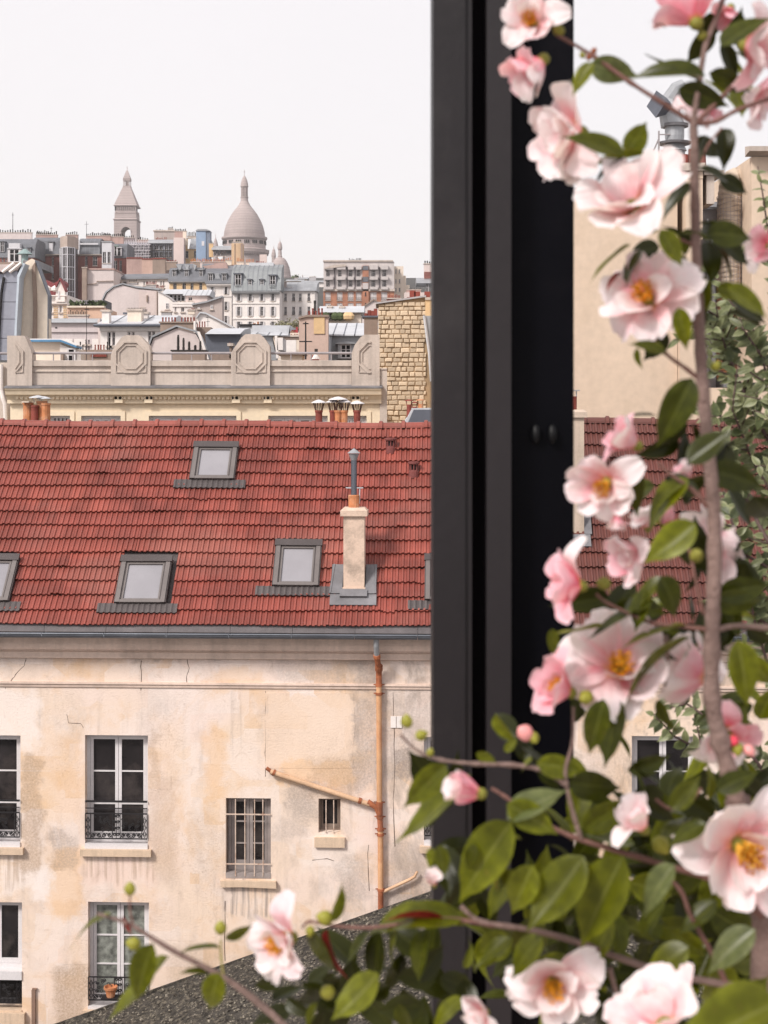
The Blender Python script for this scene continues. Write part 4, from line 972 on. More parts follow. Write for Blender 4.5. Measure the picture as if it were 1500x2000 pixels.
b = MB(); b.box(PX(950) + .0005, PX(994.9) - .0005, -.05, .055, 0, ph); put("inner_stile", b, wp2, PW)
b = MB(); b.box(PX(995) + .0005, PX(1121), -.012, .03, 0, ph); pn = put("side_panel", b, blk, PW)
for q in (1046, 1078):
    b = MB(); 
    prof = [(.0068 * sin(pi * k / 8), .0135 * -cos(pi * k / 8)) for k in range(9)]
    b.lathe([(max(r_, .0003), z_) for r_, z_ in prof], 0, 0, 14); o = put("knob", b, M("knob_black", (.003, .003, .004), .5, spec=.2), PW, (PX(q), -.018, CZ - 16.4 - (848 - 800) / 3000 * 2.03), smooth=True)
b = MB(); b.box(-2.2, 2.6, -2.9, .2, -.12, -.002); o = put("terrace_floor", b, concrete, None, (0, 2.0, 16.4), kind='structure')
b = MB(); b.box(-2.2, 2.6, -.2, .2, -2.2, -.12); put("terrace_edge", b, concrete, None, (0, 2.0, 16.4), kind='structure')
b = MB(); b.box(-2.2, 2.6, -2.9, -2.7, -16.3, -.125); put("terrace_support", b, concrete, None, (0, 2.0, 16.4), kind='structure')
pane_far = M('far_window_glass', (.012, .011, .013), .4, .4, .5, 0, spec=.12, fine=0)
seam_m = M('zinc_seam', (.20, .21, .23), .5, .1, 1, 0)
# ------------------------------------------------------------------ the town on the hill
def seams(T, x0, x1, prof, sp, mt, r=.03):
    b = MB(); x = x0 + sp * .5
    while x < x1:
        for (y0, z0), (y1, z1) in zip(prof, prof[1:]):
            d = Vector((0, z0 - z1, y1 - y0)).normalized() * r if False else None
            b.prism([(x - r, y0, z0 - r), (x + r, y0, z0 - r), (x + r, y0, z0 + r), (x - r, y0, z0 + r)], (0, y1 - y0, z1 - z0))
        x += sp
    return put("seams", b, mt, T, kind='stuff')
def win_far(T, x0, x1, z0, z1, y, mt=white_paint, sh=None, gl=pane_far, rail=False, n=2, proud=False, sill_=True, lintel=False):
    w_ = x1 - x0; t = max(.05, w_ * .09); b = MB(); yy = y if not proud else y - .06
    b.box(x0, x0 + t, yy, yy + .08, z0, z1); b.box(x1 - t, x1, yy, yy + .08, z0, z1); b.box(x0 + t, x1 - t, yy, yy + .08, z1 - t, z1); b.box(x0 + t, x1 - t, yy, yy + .08, z0, z0 + t)
    for k in range(1, n): xc = x0 + w_ * k / n; b.box(xc - t * .5, xc + t * .5, yy + .005, yy + .07, z0 + t, z1 - t)
    zc = z0 + (z1 - z0) * .62; b.box(x0 + t, x1 - t, yy + .01, yy + .06, zc - t * .3, zc + t * .3)
    f = put("window", b, mt, T)
    b = MB(); b.box(x0 + t, x1 - t, yy + .045, yy + .055, z0 + t, z1 - t); put("pane", b, gl, f)
    if sill_ : b = MB(); b.box(x0 - .08, x1 + .08, y - (.28 if not proud else .15), y - .02 if not proud else y, z0 - .12, z0 - .003); put("sill", b, sill_, f) if not isinstance(sill_, bool) else put("sill", b, concrete, f)
    if sh:
        sw = w_ * .48; yf = y - .2 if not proud else y - .08
        for a in (x0 - sw - .02, x1 + .02):
            b = MB(); b.box(a, a + sw, yf - .05, yf, z0, z1); put("shutter", b, sh, f)
    if rail:
        b = MB(); yr = y - .24 if not proud else y - .14; zr = z0 + (z1 - z0) * .36; b.box(x0, x1, yr, yr + .03, zr - .04, zr); b.box(x0, x1, yr, yr + .03, z0 + .02, z0 + .06)
        k = x0
        while k < x1: b.box(k, k + .025, yr + .005, yr + .025, z0 + .06, zr - .04); k += .14
        put("railing", b, iron, f)
    return f
def grid(xs, ys):                                    # [(x0,x1)...] x [(y0,y1)...]
    return [(a, c, b_, d) for a, b_ in xs for c, d in ys]
class Bl:
    """one building: facade plane F at distance D, surveyed corner bearings in photo pixels"""
    def __init__(s, label, x0, x1, yt, D, wall=white_wall, depth=9., rot=0, wins=(), sh=None, rail=False, cat="house", name="town_house", group=None, gl=pane_far, outline=None, wn=2, band=None, base_z=None):
        s.F = F((x0 + x1) / 2, D, rot, 0); s.D = D; bz = g(D + depth / 2) - 3 if base_z is None else base_z
        s.F = F((x0 + x1) / 2, D, rot, bz); s.T = s.F.root(name, label, cat, group)
        s.xm = (x0 + x1) / 2; s.x0, s.x1 = s.F.x(x0), s.F.x(x1); s.depth = depth; s.wall = wall
        s.zt = s.z(yt); mb = MB()
        if outline:
            s.depth = depth = min(depth, D * .012)
            P = [s.p(*q) for q in outline]; s.out = P
            mb.front([(s.x0, 0), (s.x1, 0)] + P, 0, depth); s.prW = True
        else:
            H = [(s.F.x(a), s.F.x(b_), s.z(d), s.z(c)) for a, c, b_, d in wins]
            holes_wall(mb, s.x0, s.x1, 0, s.zt, 0, .22, H)
            mb.poly([(s.x1, 0, 0), (s.x1, depth, 0), (s.x1, depth, s.zt), (s.x1, 0, s.zt)]); mb.poly([(s.x0, 0, 0), (s.x0, 0, s.zt), (s.x0, depth, s.zt), (s.x0, depth, 0)])
            mb.poly([(s.x0, depth, 0), (s.x0, depth, s.zt), (s.x1, depth, s.zt), (s.x1, depth, 0)]); mb.poly([(s.x0, 0, s.zt), (s.x1, 0, s.zt), (s.x1, depth, s.zt), (s.x0, depth, s.zt)])
        put("wall", mb, wall, s.T)
        for a, c, b_, d in wins:
            win_far(s.T, s.F.x(a), s.F.x(b_), s.z(d), s.z(c), .14 if not outline else 0, sh=sh, rail=rail, proud=bool(outline), gl=gl, n=wn)
        if band:
            for y_ in band: b = MB(); b.box(s.x0 - .02, s.x1 + .02, -.12, -.001, s.z(y_) - .12, s.z(y_) + .1); put("string_course", b, wall, s.T)
    def z(s, py, off=0.): return s.F.pt(s.xm, py, off)[1]
    def p(s, px, py, off=0.): return s.F.pt(px, py, off)
    def roof(s, pts, mt, ov=.25, sp=0, smt=None, x0=None, x1=None, name="roof", r=.035):
        """pts: [(setback, py), ...] from eave up; closed down to the eave level"""
        xa = (s.x0 if x0 is None else s.F.x(x0)) - ov; xb = (s.x1 if x1 is None else s.F.x(x1)) + ov
        pr = [(y, s.z(py, y)) for y, py in pts]; ze = pr[0][1]
        b = MB(); b.profx(pr + [(s.depth + .2, pr[-1][1] - .1), (s.depth + .2, ze)], xa, xb); o = put(name, b, mt, s.T)
        if sp: seams(s.T, xa, xb, pr, sp, smt or mt, r)
        return o
    def cornice(s, py, mt=None, d=.35, h=.3, nm="cornice"):
        b = MB(); z = s.z(py); b.profx([(.01, z - h), (-d * .4, z - h), (-d, z - h * .3), (-d, z), (.01, z)], s.x0 - .05, s.x1 + .05); put(nm, b, mt or s.wall, s.T)
    def chim(s, x0, x1, yt, yb, off=3., n=5, pot=terracotta, mt=brown_stack, dp=.7, ph=8, pr=.13, cap=True, nm="chimney", xs=None):
        a, c = s.F.x(x0, off), s.F.x(x1, off); zt_ = s.F.pt((x0+x1)/2, yt, off)[1]; zb = s.F.pt((x0+x1)/2, yb, off)[1]
        b = MB(); b.box(a, c, off, off + dp, zb, zt_); ch = put(nm, b, mt, s.T)
        if cap: b = MB(); b.box(a - .08, c + .08, off - .08, off + dp + .08, zt_ + .002, zt_ + .12); put("cap", b, concrete if mt is not zinc_dark else zinc_dark, ch)
        if n: 
            q = xs or [x0 + (x1 - x0) * (k + .5) / n for k in range(n)]
            pots(s.T, s.F, q, yt - ph, yt, off + dp / 2, pr, pot, ch)
        return ch
    def dormer(s, x0, x1, yt, yb, off, mt=zinc_dark, fr=white_paint, dp=1.4, arch=False, rail=False, roofmt=None, n=2):
        a, c = s.F.x(x0, off), s.F.x(x1, off); z1_, z0_ = s.F.pt((x0+x1)/2, yt, off)[1], s.F.pt((x0+x1)/2, yb, off)[1]; w_ = (c - a) * .12 + .05
        b = MB(); b.box(a - w_, a, off, off + dp, z0_, z1_); b.box(c, c + w_, off, off + dp, z0_, z1_); b.box(a, c, off + .1, off + dp, z0_, z1_)
        d_ = put("dormer", b, mt, s.T)
        b = MB()
        h = (c - a) * .25
        if arch: b.front([(a - w_ - .1, z1_), (c + w_ + .1, z1_), (c + w_, z1_ + h * .6), ((a + c) / 2, z1_ + h), (a - w_, z1_ + h * .6)], off - .15, off + dp)
        else: b.box(a - w_ - .1, c + w_ + .1, off - .2, off + dp, z1_, z1_ + .14)
        put("dormer_roof", b, roofmt or mt, d_)
        win_far(d_, a, c, z0_, z1_, off + .0, mt=fr, rail=rail, sill_=False, n=n)
        return d_

# ---- basilica ----------------------------------------------------------------
DB = 760; FBz = F(244.7, DB, 0, g(DB) - 4)
BA = FBz.root("basilica", "pale grey domed basilica with a square bell tower on top of the hill", "church")
def z8(cy): return FBz.pt(244.7, 310 + cy / 10)[1]
u = DB / 3000 / 10                             # metres per survey unit
b = MB(); w_ = 222 * u; 
def sqr(mb, hw0, z0, hw1, z1, cx=0, cy=5.6): 
    p = [(cx - hw0, cy - hw0, z0), (cx + hw0, cy - hw0, z0), (cx + hw0, cy + hw0, z0), (cx - hw0, cy + hw0, z0), (cx - hw1, cy - hw1, z1), (cx + hw1, cy - hw1, z1), (cx + hw1, cy + hw1, z1), (cx - hw1, cy + hw1, z1)]
    q = len(mb.v); mb.v += p
    for f in ((0,3,2,1),(4,5,6,7),(0,1,5,4),(1,2,6,5),(2,3,7,6),(3,0,4,7)): mb.f.append(tuple(q + i for i in f)); mb.t.append(.5)
ah = 92 * u; zs = z8(1425); zt = z8(1205)
cxa = 12 * u
for s_ in (-1, 1):
    b.box(s_ * w_, cxa + s_ * ah, 5.6 - w_, 5.6 + w_, 0, zs)
prev = None
for k in range(13):
    a = pi - pi * k / 12; q = (cxa + ah * cos(a), zs + ah * sin(a))
    if prev: b.prism([(prev[0], 5.6 - w_, prev[1]), (q[0], 5.6 - w_, q[1]), (q[0], 5.6 - w_, zt), (prev[0], 5.6 - w_, zt)], (0, 2 * w_, 0))
    prev = q
b.box(-w_, cxa - ah, 5.6 - w_, 5.6 + w_, zs, zt); b.box(cxa + ah, w_, 5.6 - w_, 5.6 + w_, zs, zt)
bt = put("bell_tower", b, stone_far, BA)
b = MB(); prev = None
for k in range(17):
    a = pi - pi * k / 16; q = (cxa + ah * cos(a), zs + ah * sin(a)); q2 = (cxa + ah * 1.22 * cos(a), zs + ah * 1.22 * sin(a))
    if prev: b.prism([(prev[0][0], 0, prev[0][1]), (q[0], 0, q[1]), (q2[0], 0, q2[1]), (prev[1][0], 0, prev[1][1])], (0, -.35, 0))
    prev = (q, q2)
put("arch_moulding", b, stone_far, bt)
b = MB(); sqr(b, 226*u, z8(1205), 240*u, z8(1180)); sqr(b, 240*u, z8(1180), 212*u, z8(1162)); sqr(b, 212*u, z8(1162), 210*u, z8(1060)); sqr(b, 218*u, z8(1060), 200*u, z8(1050)); put("cornice", b, stone_far, bt)
b = MB(); sqr(b, 178*u, z8(1052), 178*u, z8(915)); put("belfry_core", b, stone_dark, bt)
for k in range(12):
    for ax in (0, 1):
        for sg in (-1, 1):
            if ax == 1 and sg == 1: continue
            q = -200*u + 400*u * k / 11; x, y = (q, 5.6 + sg * 200*u) if ax == 0 else (sg * 200*u, 5.6 + q)
            if ax == 0 and sg == 1: continue
            m_ = MB(); m_.box(x - 9*u, x + 9*u, y - 9*u, y + 9*u, z8(1010), z8(925)); put("belfry_column", m_, stone_far, bt)
b = MB(); sqr(b, 205*u, z8(1050), 205*u, z8(1010)); sqr(b, 222*u, z8(925), 232*u, z8(905)); sqr(b, 232*u, z8(905), 212*u, z8(890)); put("gallery", b, stone_far, bt)
b = MB(); ys_ = [890, 840, 780, 720, 660, 600, 560, 530]; hw = [212, 197, 172, 148, 126, 102, 86, 74]
for i in range(7): sqr(b, hw[i]*u, z8(ys_[i]), (hw[i+1] + 3)*u, z8(ys_[i+1]))
put("spire", b, stone_far, bt)
b = MB(); sqr(b, 74*u, z8(530), 74*u, z8(505)); sqr(b, 30*u, z8(505), 30*u, z8(405)); sqr(b, 70*u, z8(405), 74*u, z8(370)); put("lantern", b, stone_far, bt)
for q in (-62, -38, -14, 14, 38, 62):
    for sy in (-1, 1): m_ = MB(); m_.box(q*u - 5*u, q*u + 5*u, 5.6 + sy*62*u - 5*u, 5.6 + sy*62*u + 5*u, z8(505), z8(405)); put("lantern_column", m_, stone_far, bt)
b = MB(); sqr(b, 68*u, z8(370), 72*u, z8(350)); sqr(b, 66*u, z8(350), 30*u, z8(240)); sqr(b, 30*u, z8(240), 3*u, z8(175)); b.box(-.12, .12, 5.5, 5.7, z8(175), z8(115)); b.box(-.5, .5, 5.5, 5.7, z8(150), z8(145)); put("pinnacle", b, stone_far, bt)
# main dome
u2 = DB / 3000 / 8.333
def zd(cy): return FBz.pt(244.7, 320 + cy / 8.333)[1]
def dome(cxp, prof, nm, sc=1.0, cyb=0, y=12, par=BA):
    cx = FBz.x(cxp, y); k_ = (DB + y) / DB
    def Z(c): return FBz.pt(cxp, 320 + c / 8.333, y)[1]
    b = MB(); b.lathe([(r_ * u2 * k_, Z(c)) for r_, c in prof], cx, y, 40); return put(nm, b, stone_far, par)
def course(prof, step=28):                       # each course of stone steps in a little
    out = []
    for (r0, c0), (r1, c1) in zip(prof, prof[1:]):
        n = max(1, int(abs(c1 - c0) / step))
        for k in range(n):
            t0, t1 = k / n, (k + 1) / n; ra = r0 + (r1 - r0) * t0; rb = r0 + (r1 - r0) * t1
            out += [(ra, c0 + (c1 - c0) * t0), (rb + 4, c0 + (c1 - c0) * t1)]
    return out
D1 = dome(477.4, course([(333, 1195), (326, 1110), (300, 1010), (262, 920), (212, 830), (162, 760), (104, 690), (76, 640)]), "dome")
dome(477.4, [(350, 2400), (350, 1500), (380, 1490), (398, 1460), (405, 1410), (345, 1395), (345, 1335), (340, 1260), (358, 1245), (372, 1225), (372, 1200), (333, 1195)], "drum")
b = MB(); cx = FBz.x(477.4, 12); k_ = (DB + 12) / DB
def Zm(c): return FBz.pt(477.4, 320 + c / 8.333, 12)[1]
for i in range(16):
    for j in (-1, 0, 1):
        a = -pi/2 + 2*pi*(i + .5)/16 + j * .09; rr_ = 341 * u2 * k_
        m_ = MB(); ux, uy = cos(a), sin(a); tx, ty = -uy, ux; p = Vector((cx + ux*rr_, 12 + uy*rr_, 0)); hw_ = 8*u2
        if uy < .3:
            m_.prism([p + Vector((tx*hw_, ty*hw_, Zm(1320))), p + Vector((-tx*hw_, -ty*hw_, Zm(1320))), p + Vector((-tx*hw_, -ty*hw_, Zm(1275))), p + Vector((0, 0, Zm(1266))), p + Vector((tx*hw_, ty*hw_, Zm(1275)))], (ux*.5, uy*.5, 0)); put("drum_window", m_, dark_int, D1)
m_ = MB()
for i in range(40):
    a = -pi + pi * i / 39; rr_ = 383 * u2 * k_; x, y = cx + cos(a)*rr_, 12 + sin(a)*rr_; m_.box(x - .16, x + .16, y - .25, y + .25, Zm(1500), Zm(1462))
put("corbels", m_, stone_dark, D1, kind='stuff')
dome(477.4, [(76, 640), (60, 600), (60, 555), (66, 548), (66, 538), (50, 535), (26, 530), (26, 390), (56, 386), (65, 370), (62, 350), (56, 310), (45, 270), (28, 225), (10, 196), (4, 190), (3, 95)], "lantern")
for i in range(12):
    a = 2*pi*i/12; x, y = cx + cos(a)*50*u2, 12 + sin(a)*50*u2; m_ = MB(); m_.box(x - .2, x + .2, y - .2, y + .2, Zm(535), Zm(388)); put("lantern_column", m_, stone_far, D1)
m_ = MB(); m_.box(cx - .45, cx + .45, 11.9, 12.1, Zm(135), Zm(128)); put("cross", m_, stone_dark, D1)
# side domes: centre crop x 1055 -> 546.6 ; small turret crop 955 -> 534.6
D2 = dome(546.8, course([(178, 1830), (168, 1760), (150, 1680), (122, 1610), (92, 1560), (58, 1530)], 22), "side_dome", y=-6)
dome(546.8, [(178, 2400), (178, 1900), (186, 1860), (186, 1835), (178, 1830)], "side_drum", y=-6)
dome(546.8, [(36, 1560), (36, 1500), (30, 1490), (26, 1400), (36, 1395), (40, 1370), (36, 1335), (24, 1290), (8, 1262), (3, 1255), (2, 1200)], "side_lantern", y=-6)
dome(534.6, [(32, 2300), (32, 1520), (36, 1510), (36, 1490), (34, 1460), (20, 1400), (6, 1375), (2, 1330)], "side_turret", y=8)
dome(421, [(40, 2300), (40, 1420), (45, 1340), (30, 1270), (16, 1230), (4, 1200), (2, 1130)], "side_turret", y=4)

# ---- skyline row, left --------------------------------------------------------
blind = M("pale_blind", (.62, .61, .64), .7, .05, 1, 0)
Q = Bl("far left brick house with grey slate mansard and a long grey chimney wall", -40, 66, 503, 300, brick_far, wins=grid(((3, 7), (9.5, 13)), ((496+8, 517),)))
Q.roof([(-.2, 503), (.5, 478), (2.2, 467)], slate, sp=0); Q.chim(-2, 62, 455, 475, 3.2, 13, pot_black, mauve_wall, ph=6, pr=.14)
Q.dormer(18, 38, 486, 512, -1.2, white_paint, roofmt=blind); b = MB(); b.box(Q.F.x(17, -1.3), Q.F.x(38.5, -1.3), -1.3, .5, Q.z(487, -1.3), Q.z(475, -1.3)); put("dormer_head", b, blind, Q.T); Q.dormer(54, 59, 484, 501, -.1); Q.dormer(1, 8, 472, 492, -.1, slate)
Q = Bl("dark red brick house with white shuttered mansard windows left of the glass bow tower", 66, 116, 497, 310, brick_far, wins=grid(((80, 84.5), (101, 105)), ((502, 519), (530, 545), (556, 570))))
Q.roof([(-.2, 497), (.4, 470), (2, 464)], slate); Q.cornice(497, concrete, .5, .35)
for a in (74, 96): Q.dormer(a, a + 7.5, 473, 492, -.05, slate, n=1); b = MB(); b.box(Q.F.x(a + .5), Q.F.x(a + 7), -.12, -.06, Q.z(491), Q.z(475)); put("shutter", b, blind, Q.T)
Q.chim(70, 112, 459, 467, 3, 11, pot_black, pink_render, ph=6, pr=.13); Q.chim(72, 96, 456, 464, 5, 7, pot_black, grey_render, ph=5, pr=.12)
# glazed bow tower
FT = F(131, 306, 0, g(306) - 3); T = FT.root("glazed_stair_tower", "tall faceted stair tower of dark glass in white mullions with a tan cap", "tower")
def zT(py): return FT.pt(131, py)[1]
xs_ = [FT.x(q) for q in (115, 123, 134, 145.5)]; ys3 = (1.2, -.6, -1.3, .2)
b = MB(); O = [(x, y, zT(484)) for x, y in zip(xs_, ys3)] + [(xs_[3], 4, zT(484)), (xs_[0], 4, zT(484))]; b.prism(O, (0, 0, zT(462) - zT(484))); put("cap", b, M("tan_cladding", (.46, .37, .32), .8, .1, 1, .05, streak=.3), T)
b = MB(); O = [(x, y + .12, 0) for x, y in zip(xs_, ys3)] + [(xs_[3] - .1, 3.9, 0), (xs_[0] + .1, 3.9, 0)]; b.prism(O, (0, 0, zT(484.2))); put("glazing", b, M("tower_glass", (.075, .065, .07), .25, .35, 1.2, 0, spec=.5), T)
for i in range(4): b = MB(); b.box(xs_[i] - .1, xs_[i] + .1, ys3[i] - .12, ys3[i] + .2, 0, zT(484.3)); put("mullion", b, blind, T)
for py in (484, 498, 522, 546, 570):
    for i in range(3): b = MB(); b.tube([(xs_[i], ys3[i], zT(py)), (xs_[i+1], ys3[i+1], zT(py))], .09, 4); put("transom", b, blind, T)
for i in range(3):
    for q in (.33, .66): b = MB(); x = xs_[i] + (xs_[i+1]-xs_[i])*q; y = ys3[i] + (ys3[i+1]-ys3[i])*q; b.box(x - .035, x + .035, y - .02, y + .1, 0, zT(484.5)); put("mullion", b, blind, T)
Q = Bl("red brick house with a long slatted slate attic just right of the glass tower", 146, 199, 497, 312, brick_far, wins=grid(((166, 171), (181, 190)), ((501, 519), (530, 545))) + grid(((148, 151),), ((508, 520), (532, 545), (556, 570))))
Q.roof([(-.2, 497), (.4, 472), (2, 466)], slate, sp=.9, smt=seam_m, x0=156, x1=193, r=.05); Q.cornice(497, concrete, .5, .3)
b = MB(); b.box(Q.F.x(154), Q.F.x(156), -.3, .8, Q.z(498), Q.z(468)); b.box(Q.F.x(156), Q.F.x(192), -.25, -.05, Q.z(478), Q.z(475)); put("fascia", b, blind, Q.T)
Q.chim(168, 216, 461, 470, 4, 13, pot_black, pink_render, ph=6, pr=.13); Q.chim(128, 152, 459, 466, 6, 6, pot_black, pink_render, ph=6, pr=.13); Q.chim(196, 240, 463, 478, 6, 12, pot_black, pink_render, ph=6, pr=.12)
Q = Bl("narrow white oriel tower with tall panes between the brick houses", 199, 218, 472, 309, blind, depth=3, wins=grid(((200.5, 207), (210, 216)), ((492, 514),)))
b = MB(); b.box(Q.x0 - .1, Q.x1 + .1, -.15, 3, Q.z(473), Q.z(471)); put("roof", b, zinc, Q.T)
Q = Bl("brick house with a pale green framed attic window below the bell tower", 218, 246, 504, 314, brick_far, wins=grid(((222, 229), (233, 238)), ((509, 530),)))
Q.roof([(-.1, 504), (.2, 479), (1, 476)], slate); Q.dormer(219, 228, 481, 500, -.3, M("green_paint", (.30, .40, .34), .7)); Q.dormer(229.5, 236, 484, 500, -.35, blind, n=1); Q.chim(221, 241, 463, 480, 1.5, 5, pot_black, pink_render, ph=6, pr=.13)
# building under scaffolding
Q = Bl("grey building wrapped in white scaffolding below the bell tower", 241, 291, 474, 330, M("grey_blue_wall", (.30, .29, .33), .8, .2, .4, .1), wins=grid(((244, 248), (253, 258), (263, 268), (276, 281)), ((478, 487), (492, 501))), depth=6)
b = MB()
for k in range(11): x = Q.F.x(241.5 + k * 4.8, -1.4); b.box(x - .05, x + .05, -1.45, -1.35, Q.z(540), Q.z(470)); b.box(x - .05, x + .05, -.45, -.35, Q.z(540), Q.z(472))
for k in range(11): z = Q.z(474 + k * 5.6); b.box(Q.x0, Q.x1 + .5, -1.48, -1.38, z - .05, z + .05)
for k in range(5): z = Q.z(478 + k * 11); b.box(Q.x0, Q.x1 + .5, -1.35, -.3, z - .1, z)
for k in range(6): x = Q.F.x(243 + k * 8, -1.4); b.cyl((x, -1.5, Q.z(500)), (x + 1.2, -1.5, Q.z(478)), .05, n=4)
put("scaffolding", b, M("galvanised_pole", (.56, .53, .56), .5, .1, 1, 0), Q.T, kind='stuff'); Q.chim(241, 262, 465, 475, 3, 6, pot_black, stone_dark, ph=5); Q.chim(268, 290, 469, 478, 2, 5, pot_black, pink_render, ph=5)
Q = Bl("modern grey glass-fronted top storey with steel balconies below the pale chimneys", 291, 337, 474, 330, M("steel_grey", (.24, .25, .28), .5, .2, .5, .05), wins=grid(((294, 299), (302, 309), (312, 318), (322, 328), (330, 335)), ((479, 488), (492, 503))), depth=7)
Q.roof([(-.6, 475), (-.5, 471), (3, 468)], zinc); 
b = MB()
for y_ in (490, 497, 503): b.box(Q.x0, Q.x1, -1.1, -1.0, Q.z(y_) - .06, Q.z(y_) + .06)
for k in range(12): x = Q.x0 + (Q.x1 - Q.x0) * k / 11; b.box(x - .04, x + .04, -1.12, -1.02, Q.z(505), Q.z(478))
put("balcony_rails", b, iron, Q.T, kind='stuff')
Q = Bl("pale taupe block with rows of dark chimney pots, highest roof right of the bell tower", 301, 342, 452, 350, M("taupe_wall", (.46, .385, .36), .9, .08, .4, .05, streak=.25), depth=8)
b = MB(); b.box(Q.x0 - .2, Q.x1 + .2, -.2, 8, Q.zt, Q.zt + .3); put("coping", b, concrete, Q.T); Q.chim(304, 318, 450.5, 453, 2, 8, pot_black, grey_render, ph=2.5); Q.chim(328, 338, 447.5, 453, 2, 4, pot_black, grey_render, ph=3)
Q.chim(304, 326, 470, 473, -1.5, 8, terracotta, grey_render, ph=5, pr=.15)
b = MB(); b.box(Q.F.x(316), Q.F.x(317), -.06, 0, Q.z(470), Q.z(454)); put("seam", b, grey_render, Q.T)
Q = Bl("pinkish white windowless party wall with a stepped brown top beside the blue roof hut", 339, 359, 464, 322, M("pale_pink_wall", (.68, .57, .54), .9, .05, .4, .05), depth=6)
Q.chim(341, 357, 452, 466, 4, 5, pot_black, pink_render, ph=5); Q.chim(357, 364, 452, 478, 1, 2, pot_black, cream_wall, ph=4)
Q = Bl("ochre house with green window frames and a zinc lean-to roof below the blue hut", 360, 405, 486, 325, ochre_wall, wins=grid(((362, 368), (379, 384), (395, 400)), ((490, 504),)), depth=7)
Q.roof([(-.3, 486), (3, 466)], zinc, sp=1.0, x0=372); Q.chim(361, 366, 466, 490, -.2, 1, pot_black, ochre_wall, ph=3); Q.chim(366, 383, 462, 466, 4, 6, pot_black, concrete, ph=8)
FH = F(396, 322, 0, g(322)); T = FH.root("blue_roof_hut", "tall blue-grey metal clad lift hut standing above the roofs left of the dome", "hut")
def zH(py): return FH.pt(396, py)[1]
bl = M("blue_cladding", (.27, .36, .50), .5, .1, .4, .05, metal=.1); b = MB(); b.box(FH.x(383), FH.x(402), 0, 3, 0, zH(451)); put("wall", b, bl, T)
b = MB(); b.box(FH.x(402) + .01, FH.x(410), .15, 3, 0, zH(451)); put("side_wall", b, M("blue_grey_side", (.19, .22, .28), .6), T)
b = MB(); b.front([(FH.x(382), zH(451)), (FH.x(411), zH(451)), (FH.x(404), zH(447.5)), (FH.x(386), zH(447.5))], -.2, 3.2); put("roof", b, zinc, T)
b = MB(); b.box(FH.x(394), FH.x(399), -.05, -.001, zH(480), zH(471)); put("door", b, blind, T)
Q = Bl("slate mansard house with five small white windows left of the great dome", 416, 450, 507, 318, M("slate_wall", (.17, .19, .25), .6, .15, .5, .05), wins=grid(((418, 422), (425, 430), (432, 437), (438, 442)), ((490, 500),)), depth=7)
Q.roof([(-.6, 488), (-.5, 484), (3, 480.5)], zinc); Q.chim(408, 416, 476, 502, .5, 4, foliage_far, ochre_wall, ph=3)
Q = Bl("pair of tall tan chimney walls standing in front of the great dome", 452, 474, 475, 316, M("tan_stack", (.60, .43, .28), .9, .1, .4, .1, streak=.3), depth=3, name="chimney_wall", cat="chimney")
b = MB(); b.box(Q.F.x(458), Q.F.x(459.5), -.1, -.001, 0, Q.z(476)); b.box(Q.F.x(470), Q.F.x(474), -.15, -.001, 0, Q.z(476)); put("flue_ridge", b, brown_stack, Q.T); Q.chim(454, 472, 473, 476, .5, 4, foliage_far, grey_render, ph=2)
Q = Bl("low terrace of party walls with a long line of small red pots below the skyline", 366, 520, 517, 312, pink_render, depth=5, name="party_wall", cat="wall")
Q.chim(372, 440, 512, 520, -.5, 22, terracotta_orange, pink_render, ph=6, pr=.14); Q.chim(440, 452, 509, 518, -.4, 3, terracotta_orange, cream_wall, ph=5); Q.chim(462, 476, 512, 520, .2, 5, terracotta_orange, cream_wall, ph=7); Q.chim(480, 497, 513, 520, .3, 6, terracotta_orange, cream_wall, ph=6); Q.chim(500, 520, 516, 522, 1, 5, terracotta, pink_render, ph=5)
Q.chim(507, 521, 497, 520, 2.5, 0, mt=pink_wall, cap=False)
# pink party walls
for lb, a, c, yt, m_ in (("dusky pink blank party wall, first of the three below the scaffolding", 247, 277, 505, pink_render), ("paler pink blank party wall with a patched centre, middle of the three below the scaffolding", 277, 298, 507, M("pink_patch_wall", (.53, .36, .30), .9, .12, .6, .1)), ("brown blank party wall, right one of the three below the scaffolding", 298, 323, 506, brown_stack)):
    Q = Bl(lb, a, c, yt, 305, m_, depth=8, name="party_wall", cat="wall"); b = MB(); b.box(Q.x0, Q.x1, -.12, 8, Q.zt, Q.zt + .22); put("coping", b, terracotta, Q.T)
# ---- middle rows -------------------------------------------------------------
Q = Bl("blank mauve gable wall with a thin dark pipe across it", 169, 222, 527, 255, mauve_wall, depth=10, wins=())
b = MB(); b.box(Q.x0 - .1, Q.x1 + .1, -.15, 10, Q.zt, Q.zt + .25); put("coping", b, pink_render, Q.T)
b = MB(); b.tube([(Q.F.x(169), -.2, Q.z(556)), (Q.F.x(189), -.2, Q.z(554)), (Q.F.x(189), -.2, Q.z(550)), (Q.F.x(222), -.2, Q.z(549))], .09, 5); put("pipe", b, brown_stack, Q.T)
Q.chim(160, 169, 523, 600, -1, 2, pot_black, brown_stack, ph=3)
Q = Bl("long low white house with slate roof edge above the hexagonal gable", 220, 331, 545, 262, white_wall, rot=-9, wins=grid(((240, 247), (280, 283), (285, 288), (299, 303), (313, 316), (318, 321)), ((549, 558),)), depth=8)
Q.roof([(-.5, 545), (-.4, 541), (3, 535)], slate); Q.chim(222, 236, 551.5, 556, -1.5, 8, pot_black, grey_render, ph=5); Q.chim(252, 268, 552, 556, -1.5, 7, pot_black, grey_render, ph=5); Q.chim(285, 306, 557, 561, -2, 9, terracotta, grey_render, ph=6); Q.chim(305, 320, 564, 568, -3, 5, terracotta, grey_render, ph=6)
